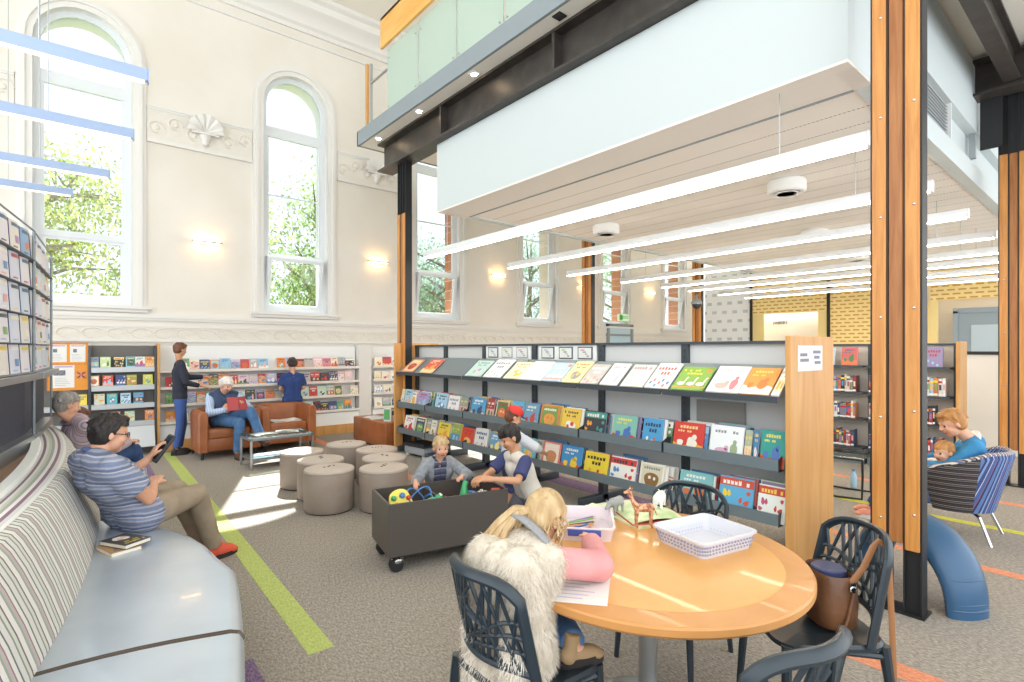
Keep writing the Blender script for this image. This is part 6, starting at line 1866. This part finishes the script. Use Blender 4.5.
J = dict(root=(1.33, 9.5, 0), head=(1.335, 9.5, 1.595), face=(.9, .3, -.25), hipL=(1.33, 9.57, .88), hipR=(1.33, 9.43, .88), shL=(1.33, 9.66, 1.37), shR=(1.33, 9.34, 1.37), elL=(1.47, 9.70, 1.16), wrL=(1.7, 9.72, 1.16), elR=(1.38, 9.30, 1.10), wrR=(1.58, 9.36, 1.04),
         knL=(1.38, 9.57, .47), knR=(1.33, 9.43, .47), anL=(1.33, 9.58, .09), anR=(1.27, 9.43, .09), toeL=(1, 0, 0), toeR=(1, 0, 0))
p = figure('person', 'slim brown-haired person in dark top and blue jeans standing left of the armchairs', J, .215, .80, SKIN2, .009)
garment(p, J, 'top', mat('dark_navy_top', '#2c2f3d', .85), .80, 'top', .010, .014, 1.9); garment(p, J, 'jeans', mat('royal_denim', '#3f5c9a', .85), .80, 'legs', .010, .010, 1.95)
for s in 'LR': shoe(p, J, s, mat('black_shoe', '#2c2a2b', .6) if s == 'L' else bpy.data.materials['black_shoe'], SOLED, .25)
hair(p, J, .215, HM['brown'], 'full', .008, 10)

# ---------------------------------------------------------------- toddler at the toy bin
J = dict(root=(2.55, 4.08, 0), head=(2.475, 3.915, .755), face=(-.28, -.93, -.12), up=(-.05, 0, 1), hipL=(2.62, 4.08, .36), hipR=(2.49, 4.10, .36), shL=(2.61, 3.95, .60), shR=(2.37, 4.0, .60), elL=(2.68, 3.80, .50), wrL=(2.545, 3.70, .535), elR=(2.27, 3.97, .49), wrR=(2.20, 3.87, .52),
         knL=(2.63, 4.06, .20), knR=(2.48, 4.08, .20), anL=(2.63, 4.09, .06), anR=(2.47, 4.10, .06), toeL=(0, -1, 0), toeR=(-.1, -1, 0), hs=.9)
p = figure('person', 'fair-haired toddler in grey hooded jacket leaning over the dark toy bin', J, .19, .62, SKIN, .0065, 0, {'R': ((-.35, -.7, -.5), (0, -.3, -1), (1, 0, 0), .7), 'L': ((-.85, -.4, -.1), (0, 0, -1), (0, -1, .2), .6)})
garment(p, J, 'striped_top', stripes('navy_striped_top', [('#56596f', 2), ('#8c8ea0', .7), ('#474a60', 2)], 'Z', .06, .85), .62, 'top', .008, .010, .3)
def jack_open(me, o):
    S_ = V(2.49, 3.975, .6)
    bmm = bmesh.new(); bmm.from_mesh(me)
    kill = [q for q in bmm.faces if abs((q.calc_center_median()+o-S_).dot(V(.96, -.28, 0))) < .055 and (q.calc_center_median()+o-S_).dot(V(-.28, -.96, 0)) > -.02 and q.calc_center_median().z+o.z > .3]
    bmesh.ops.delete(bmm, geom=kill, context='FACES'); bmm.to_mesh(me); bmm.free()
def hood(mb):
    for k in range(5): mb.sph((2.40+.05*k, 4.03-.012*k+.02*(k == 2), .635-.008*abs(k-2)), .045)
garment(p, J, 'hooded_jacket', mat('grey_marl', '#9a9ea3', .9, noise=(30, '#83878d')), .62, 'top', .008, .022, 1.85, sr=1.15, extra=hood, post=jack_open)
garment(p, J, 'trousers', NAVYJ, .62, 'legs', .009, .012, 1.85)
for s in 'LR': shoe(p, J, s, bpy.data.materials['grey_shoe'], SOLEW, .15)
hair(p, J, .19, HM['blond'], 'short', .006, 11)

# ---------------------------------------------------------------- dark-haired boy reaching into the bin
J = dict(root=(3.0, 3.36, 0), head=(2.805, 3.385, .875), face=(-.88, .25, -.42), hipL=(3.0, 3.30, .40), hipR=(3.01, 3.46, .40), shL=(2.86, 3.25, .69), shR=(2.88, 3.52, .69), elL=(2.70, 3.16, .575), wrL=(2.53, 3.24, .60), elR=(2.71, 3.53, .57), wrR=(2.55, 3.40, .59),
         knL=(2.80, 3.27, .10), knR=(2.80, 3.46, .10), anL=(3.08, 3.27, .07), anR=(3.08, 3.46, .07), toeL=(1, 0, -.3), toeR=(1, 0, -.3), hs=1.1)
J['hipL'] = (3.02, 3.28, .36); J['hipR'] = (3.03, 3.46, .36)
p = figure('person', 'black-haired boy with navy sleeves kneeling at the end of the toy bin', J, .215, .74, SKIN2, .0065, 0, {'L': ((-.8, .45, .1), (.1, .2, -1), (.2, .6, .8), .7), 'R': ((-.8, -.3, 0), (.1, -.2, -1), (.2, -.6, .8), .7)})
garment(p, J, 'tee_shirt', mat('cream_tee', '#e2ddd2', .85, noise=(7, '#d8d2c6')), .74, 'top', .009, .014, .12)
NS = mat('navy_sleeve', '#3d4470', .85)
for s in 'LR': garment(p, J, 'sleeve', NS, .74, 'sleeves', .008, .018, .8, sr=1.1, side=s)
garment(p, J, 'trousers', mat('grey_trousers', '#6c6f78', .85), .74, 'legs', .009, .012, 1.92)
for s in 'LR': shoe(p, J, s, bpy.data.materials['black_shoe'], SOLED, .19)
hair(p, J, .215, HM['black'], 'fringe', .006, 12)

# ---------------------------------------------------------------- child in the red cap at the book case
J = dict(root=(3.36, 4.0, 0), head=(3.33, 3.955, .945), face=(.75, -.35, -.35), hipL=(3.36, 4.08, .50), hipR=(3.30, 3.95, .50), shL=(3.38, 4.09, .775), shR=(3.30, 3.85, .775), elL=(3.55, 4.12, .68), wrL=(3.72, 4.08, .60), elR=(3.46, 3.80, .66), wrR=(3.65, 3.88, .58),
         knL=(3.38, 4.08, .27), knR=(3.32, 3.95, .27), anL=(3.35, 4.09, .06), anR=(3.29, 3.96, .06), toeL=(.9, -.2, 0), toeR=(.9, -.2, 0))
p = figure('person', 'child in red cap and pale T-shirt reaching towards the lower book trough', J, .20, .66, SKIN, .008)
garment(p, J, 'tee_shirt', mat('pale_grey_tee', '#e4e6ea', .85, noise=(6, '#d6d9e0')), .66, 'top', .009, .018, 1.5, sr=1.2)
garment(p, J, 'shorts', mat('navy_shorts', '#33406a', .85), .66, 'legs', .009, .016, 1.25, sr=1.4)
for s in 'LR': shoe(p, J, s, bpy.data.materials['grey_shoe'], SOLEW, .18)
hair(p, J, .20, HM['brown'], 'short', .007, 13)
f, l, u = head_frame(J); c = Vector(J['head']); R = R3(f, l, u); H = .20
b = MB(); b.sph(c-f*.04*H+u*.2*H, (.455*H, .40*H, .38*H), R=R, nu=24, nv=16)
def capcut(me, o):
    bmm = bmesh.new(); bmm.from_mesh(me); kill = [q for q in bmm.faces if (q.calc_center_median()+o-c).dot(u) < .17*H]
    bmesh.ops.delete(bmm, geom=kill, context='FACES'); bmm.to_mesh(me); bmm.free()
cp_ = remesh('cap', b, [mat('red_cap', '#d6392f', .7)], .007, p, J['root'], 2, capcut); cp_['label'] = 'red baseball cap with navy peak'
b = MB(); rows = []
for i in range(9):
    a = -1.0+2.0*i/8
    rows.append([c+f*.36*H*math.cos(a*.9)+l*.38*H*math.sin(a)+u*.20*H, c+f*(.36*math.cos(a*.9)+.34*math.cos(a*1.2))*H+l*.40*H*math.sin(a)+u*.13*H])
top_ = [[q for q in rw] for rw in rows]; bot = [[q-u*.03*H for q in rw[::-1]] for rw in rows]
b.grid([t_+b_ for t_, b_ in zip(top_, bot)], 0, True, closed_u=True); b.move(-Vector(J['root'])); obj('peak', b, [mat('navy_peak', '#2f3c66', .7)], cp_)

# ---------------------------------------------------------------- girl drawing at the round table
J = dict(root=(1.26, 1.50, .45), head=(1.405, 1.49, .955), face=(.84, .12, -.55), up=(.55, 0, .83), hipL=(1.27, 1.58, .52), hipR=(1.28, 1.43, .52), shL=(1.30, 1.63, .85), shR=(1.32, 1.37, .845), elL=(1.49, 1.80, .775), wrL=(1.66, 1.80, .775), elR=(1.54, 1.33, .785), wrR=(1.685, 1.505, .805),
         knL=(1.58, 1.60, .52), knR=(1.52, 1.54, .53), anL=(1.64, 1.60, .24), anR=(1.42, 1.35, .53), toeL=(.9, 0, -.3), toeR=(.92, -.3, 0), hs=1.0)
p = figure('person', 'little girl with blond ponytail in cream fur vest and pink sleeves, drawing at the table', J, .205, .70, SKIN, .0055, 0, {'L': ((.85, -.1, -.05), (0, 0, -1), (0, -1, .2), .35), 'R': ((.7, .7, -.05), (-.2, .3, -1), (-.6, .7, .2), .5)})
PINK = mat('pink_jersey', '#e0a0a0', .85, noise=(6, '#d58f90'), bump=(18, .25))
for s in 'LR': garment(p, J, 'sleeve', PINK, .70, 'sleeves', .008, .022, 1.88, sr=1.1, side=s)
FUR = mat('cream_fur', '#e6dccb', .9, noise=(16, '#cbbfae'), bump=(50, .6))
def vest_extra(mb):
    # long shaggy body that hangs down over the seat and the chair back
    for y in (1.41, 1.5, 1.59):
        rcone(mb, (1.22, y, .82), .09, (1.235, y, .55), .11); rcone(mb, (1.235, y, .55), .11, (1.20, y, .42), .085)
vest = garment(p, J, 'fur_vest', FUR, .70, 'top', .011, .030, .10, extra=vest_extra, smooth=4)
# tufts of fur rooted on the vest
def tufts(me, n, L, w, down, seed, jit=.5):
    r = random.Random(seed); b = MB(); polys = [q for q in me.polygons]
    for _ in range(n):
        q = polys[r.randrange(len(polys))]; nrm = q.normal
        d = (nrm*.55+Vector(down)+V(r.uniform(-jit, jit), r.uniform(-jit, jit), r.uniform(-jit, jit))*.5).normalized()
        sd = d.cross(nrm)
        if sd.length < 1e-3: continue
        sd = sd.normalized()*w; p0 = q.center-nrm*.003; l1 = L*r.uniform(.6, 1.2)
        p1 = p0+(d+nrm*.2).normalized()*l1*.55; p2 = p1+(d+Vector(down)*.6).normalized()*l1*.5
        b.add([p0-sd, p0+sd, p1+sd*.7, p1-sd*.7, p2], [[0, 1, 2, 3], [3, 2, 4]], 0, True)
    return b
FURT = mat('cream_fur_tips', '#efe7d9', .9, noise=(9, '#d0c4b2'))
tb2 = tufts(vest.data, 15000, .034, .0013, (0, 0, -.7), 3)
o = bpy.data.objects.new('fur_pile', mesh_of('fur_pile', tb2, [FURT])); COL.objects.link(o); o.parent = vest; o['kind'] = 'stuff'
coll(J, mat('grey_knit_collar', '#9a9a9c', .9, bump=(60, .6)), p, .088, 'knit_collar', .02, .05)
garment(p, J, 'jeans', JEANS, .70, 'legs', .008, .012, 2.0)
BOOT = mat('tan_boot', '#a88b66', .7)
for s in 'LR': shoe(p, J, s, BOOT, SOLED, .19, .035)
hr = hair(p, J, .205, HM['blond'], 'smooth', .006, 14)
f, l, u = head_frame(J); c = Vector(J['head']); H = .205
b = MB(); pt0 = c-f*.40*H+l*.05*H-u*.02*H
for k in range(26):                                          # ponytail of separate locks swinging to her left
    rr_ = random.Random(k); e = V(rr_.uniform(-.03, .03), rr_.uniform(-.035, .035), rr_.uniform(-.03, .02))
    b.tube([pt0+e*.3, pt0+V(-.04, .03, -.005)+e*.6, pt0+V(-.07, .06, -.055)+e, pt0+V(-.085, .09, -.12)+e*1.6, pt0+V(-.085, .12, -.17)+e*2.2], [.008, .012, .011, .008, .002], 6)
b.move(-Vector(J['root'])); obj('ponytail', b, [HM['blond']], hr)
b = MB(); b.tube([pt0+(u*math.cos(a)+l*math.sin(a))*.02 for a in [2*PI*i/12 for i in range(12)]], .008, 6, closed=True); b.move(-Vector(J['root'])); obj('hair_tie', b, [mat('pink_tie', '#e58fa0', .7)], hr)
b = MB()
for k in range(60):                                          # loose strands round the nape and ears
    rr_ = random.Random(100+k); a = rr_.uniform(1.2, 5.1); st_ = c+(f*math.cos(a)*.40+l*math.sin(a)*.37)*H+u*rr_.uniform(-.1, .2)*H
    b.tube([st_, st_+V(rr_.uniform(-.02, .02), rr_.uniform(-.02, .02), -.03), st_+V(rr_.uniform(-.04, .03), rr_.uniform(-.03, .04), -.075)], [.004, .0035, .001], 5)
b.move(-Vector(J['root'])); obj('loose_strands', b, [HM['blond']], hr)

# ---------------------------------------------------------------- woman and toddler in the striped tub chair
J = dict(root=(6.02, 1.05, .40), head=(5.84, 1.09, .965), face=(-.55, .78, -.4), hipL=(5.93, 1.07, .48), hipR=(6.13, 1.10, .48), shL=(5.83, .94, .775), shR=(6.13, 1.0, .775), elL=(5.72, 1.08, .60), wrL=(5.76, 1.32, .58), elR=(6.25, 1.2, .6), wrR=(6.1, 1.4, .58),
         knL=(5.86, 1.50, .50), knR=(6.06, 1.52, .50), anL=(5.86, 1.66, .10), anR=(6.0, 1.72, .10), toeL=(-.2, 1, 0), toeR=(-.1, 1, 0))
p = figure('person', 'auburn-haired woman in bright blue cardigan with white collar, looking down in the tub chair', J, .235, .92, SKIN, .0075)
garment(p, J, 'cardigan', mat('bright_blue_knit', '#3f8fc0', .85, noise=(9, '#367fb0'), bump=(60, .3)), .92, 'top', .009, .024, 1.85)
garment(p, J, 'jeans', NAVYJ, .92, 'legs', .010, .012, 2.0)
coll(J, mat('white_collar', '#f0eeea', .8), p, .078, 'collar', .018, .035)
for s in 'LR': shoe(p, J, s, mat('peach_shoe', '#e59a80', .5) if s == 'L' else bpy.data.materials['peach_shoe'], SOLEW, .25)
hair(p, J, .235, HM['auburn'], 'full', .007, 15)
J = dict(root=(5.76, 1.22, .40), head=(5.66, 1.16, .70), face=(-.8, .55, -.15), hipL=(5.72, 1.26, .47), hipR=(5.80, 1.31, .47), shL=(5.64, 1.12, .58), shR=(5.76, 1.28, .58), elL=(5.60, 1.21, .53), wrL=(5.62, 1.33, .56), elR=(5.72, 1.38, .5), wrR=(5.62, 1.42, .5),
         knL=(5.62, 1.42, .45), knR=(5.72, 1.46, .45), anL=(5.58, 1.50, .30), anR=(5.68, 1.54, .30), toeL=(-.5, .8, 0), toeR=(-.5, .8, 0))
for k_ in list(J):
    if k_ not in ('face', 'toeL', 'toeR'): J[k_] = (J[k_][0]+.10, J[k_][1]-.03, J[k_][2]+.02)
p = figure('person', 'fair-haired toddler in pale top on the lap of the woman in blue', J, .19, .58, SKIN, .008)
garment(p, J, 'top', mat('pale_pink_top', '#ecdcd8', .85), .58, 'top', .009, .014, 1.8); garment(p, J, 'trousers', JEANS, .58, 'legs', .009, .010, 1.85)
for s in 'LR': shoe(p, J, s, SOLEW, SOLEW, .13)
hair(p, J, .19, HM['auburn'], 'smooth', .007, 16)
# ================================================================ trees outside the tall windows
def leaf_mat(name, a, b_):
    m = bpy.data.materials.new(name); m.use_nodes = True; nt = m.node_tree; nt.nodes.clear()
    o = nt.nodes.new('ShaderNodeOutputMaterial'); d = nt.nodes.new('ShaderNodeBsdfDiffuse'); t = nt.nodes.new('ShaderNodeBsdfTranslucent'); mx = nt.nodes.new('ShaderNodeMixShader')
    n = nt.nodes.new('ShaderNodeTexNoise'); n.inputs['Scale'].default_value = 1.3
    tc = nt.nodes.new('ShaderNodeTexCoord'); nt.links.new(tc.outputs['Object'], n.inputs['Vector'])
    r = nt.nodes.new('ShaderNodeValToRGB'); r.color_ramp.elements[0].position = .35; r.color_ramp.elements[1].position = .65
    r.color_ramp.elements[0].color = lin(a); r.color_ramp.elements[1].color = lin(b_)
    nt.links.new(n.outputs['Fac'], r.inputs[0]); nt.links.new(r.outputs[0], d.inputs[0]); nt.links.new(r.outputs[0], t.inputs[0])
    mx.inputs[0].default_value = .45; nt.links.new(d.outputs[0], mx.inputs[1]); nt.links.new(t.outputs[0], mx.inputs[2]); nt.links.new(mx.outputs[0], o.inputs[0])
    return m
LEAF = [leaf_mat('yellow_green_leaves', '#8fa257', '#b9c47a'), leaf_mat('mid_green_leaves', '#7d9a62', '#a5b985'), leaf_mat('blue_green_leaves', '#7f9c84', '#a3bba4')]
BARK = mat('grey_bark', '#8b8278', .9, noise=(6, '#6f675e'))
def tree(label, x, y, h, r, m, n, seed):
    t = thing('tree', label, 'tree', (x, y, 0), 0, 'trees outside the arched windows'); rt = random.Random(seed)
    b = MB()
    b.tube([(0, 0, 0), (.1, 0, h*.25), (-.05, .1, h*.5), (.1, .05, h*.75), (0, 0, h*.95)], [.22, .18, .13, .08, .02], 8)
    tips = []
    for k in range(15):
        a = rt.uniform(0, 2*PI); z = h*rt.uniform(.22, .8); L = r*rt.uniform(.6, 1.0)
        p = V(0, 0, z); q = V(math.cos(a)*L*.55, math.sin(a)*L*.55, z+L*.28); e = V(math.cos(a)*L, math.sin(a)*L, z+L*rt.uniform(.25, .6))
        b.tube([p, q, e], [.07, .045, .012], 6); tips += [q, e, q.lerp(e, .5), p.lerp(q, .7)]
        for j in range(2):
            e2 = q+V(rt.uniform(-1, 1), rt.uniform(-1, 1), rt.uniform(0, .9))*r*.45; b.tube([q, e2], [.03, .008], 5); tips += [e2, q.lerp(e2, .6)]
    obj('trunk', b, [BARK], t)
    b = MB()
    for _ in range(n):
        c = tips[rt.randrange(len(tips))]+V(rt.gauss(0, 1), rt.gauss(0, 1), rt.gauss(0, .8))*r*.17
        s = rt.uniform(.05, .10); R = Euler((rt.uniform(-1.5, 1.5), rt.uniform(-1.5, 1.5), rt.uniform(0, 6.3))).to_matrix()
        b.add([c+R @ V(-s, 0, 0), c+R @ V(0, -s*.45, .01), c+R @ V(s, 0, 0), c+R @ V(0, s*.45, .01)], [[0, 1, 2, 3]])
    o = obj('crown', b, [m], t); return t
tree('pale yellow-green tree filling the first arched window', -1.2, 17.5, 6.8, 3.0, LEAF[0], 7000, 1)
tree('leafy green tree seen in the middle of the first and second arched windows', 3.2, 19.5, 6.6, 2.9, LEAF[0], 7000, 2)
tree('taller green tree showing in the second arched window beyond the reading man', 6.6, 18.0, 6.4, 2.8, LEAF[1], 7000, 3)
tree('blue-green tree filling the third arched window beside the timber post', 11.5, 17.5, 7.2, 3.0, LEAF[2], 7000, 4)
tree('blue-green tree behind the fourth arched window', 17.5, 19.5, 7.4, 3.2, LEAF[2], 4800, 5)
tree('soft green tree behind the fifth and sixth arched windows', 23.5, 19.0, 7.5, 3.4, LEAF[1], 4500, 6)
b = MB(); b.bx(-14, 36, 10.9, 40, -.25, -.05); struct('ground_outside', b, [mat('garden_lawn', '#a9b58c', .95, noise=(3, '#93a277'))])
# ================================================================ daylight
wd = bpy.data.worlds.new('sky'); SC.world = wd; wd.use_nodes = True
bg = wd.node_tree.nodes['Background']
bg.inputs[0].default_value = (.93, .97, 1.0, 1); bg.inputs[1].default_value = 1.25
su = bpy.data.lights.new('sun', 'SUN'); suo = bpy.data.objects.new('sun', su); COL.objects.link(suo)
su.energy = 15; su.angle = math.radians(.6); su.color = (1, .95, .86)
suo.rotation_euler = Vector((-.315, -.84, -1)).to_track_quat('-Z', 'Y').to_euler()
SC.view_settings.view_transform = 'Standard'; SC.view_settings.look = 'None'
SC.view_settings.gamma = 1; SC.view_settings.use_curve_mapping = False
SC.view_settings.exposure = 1.15
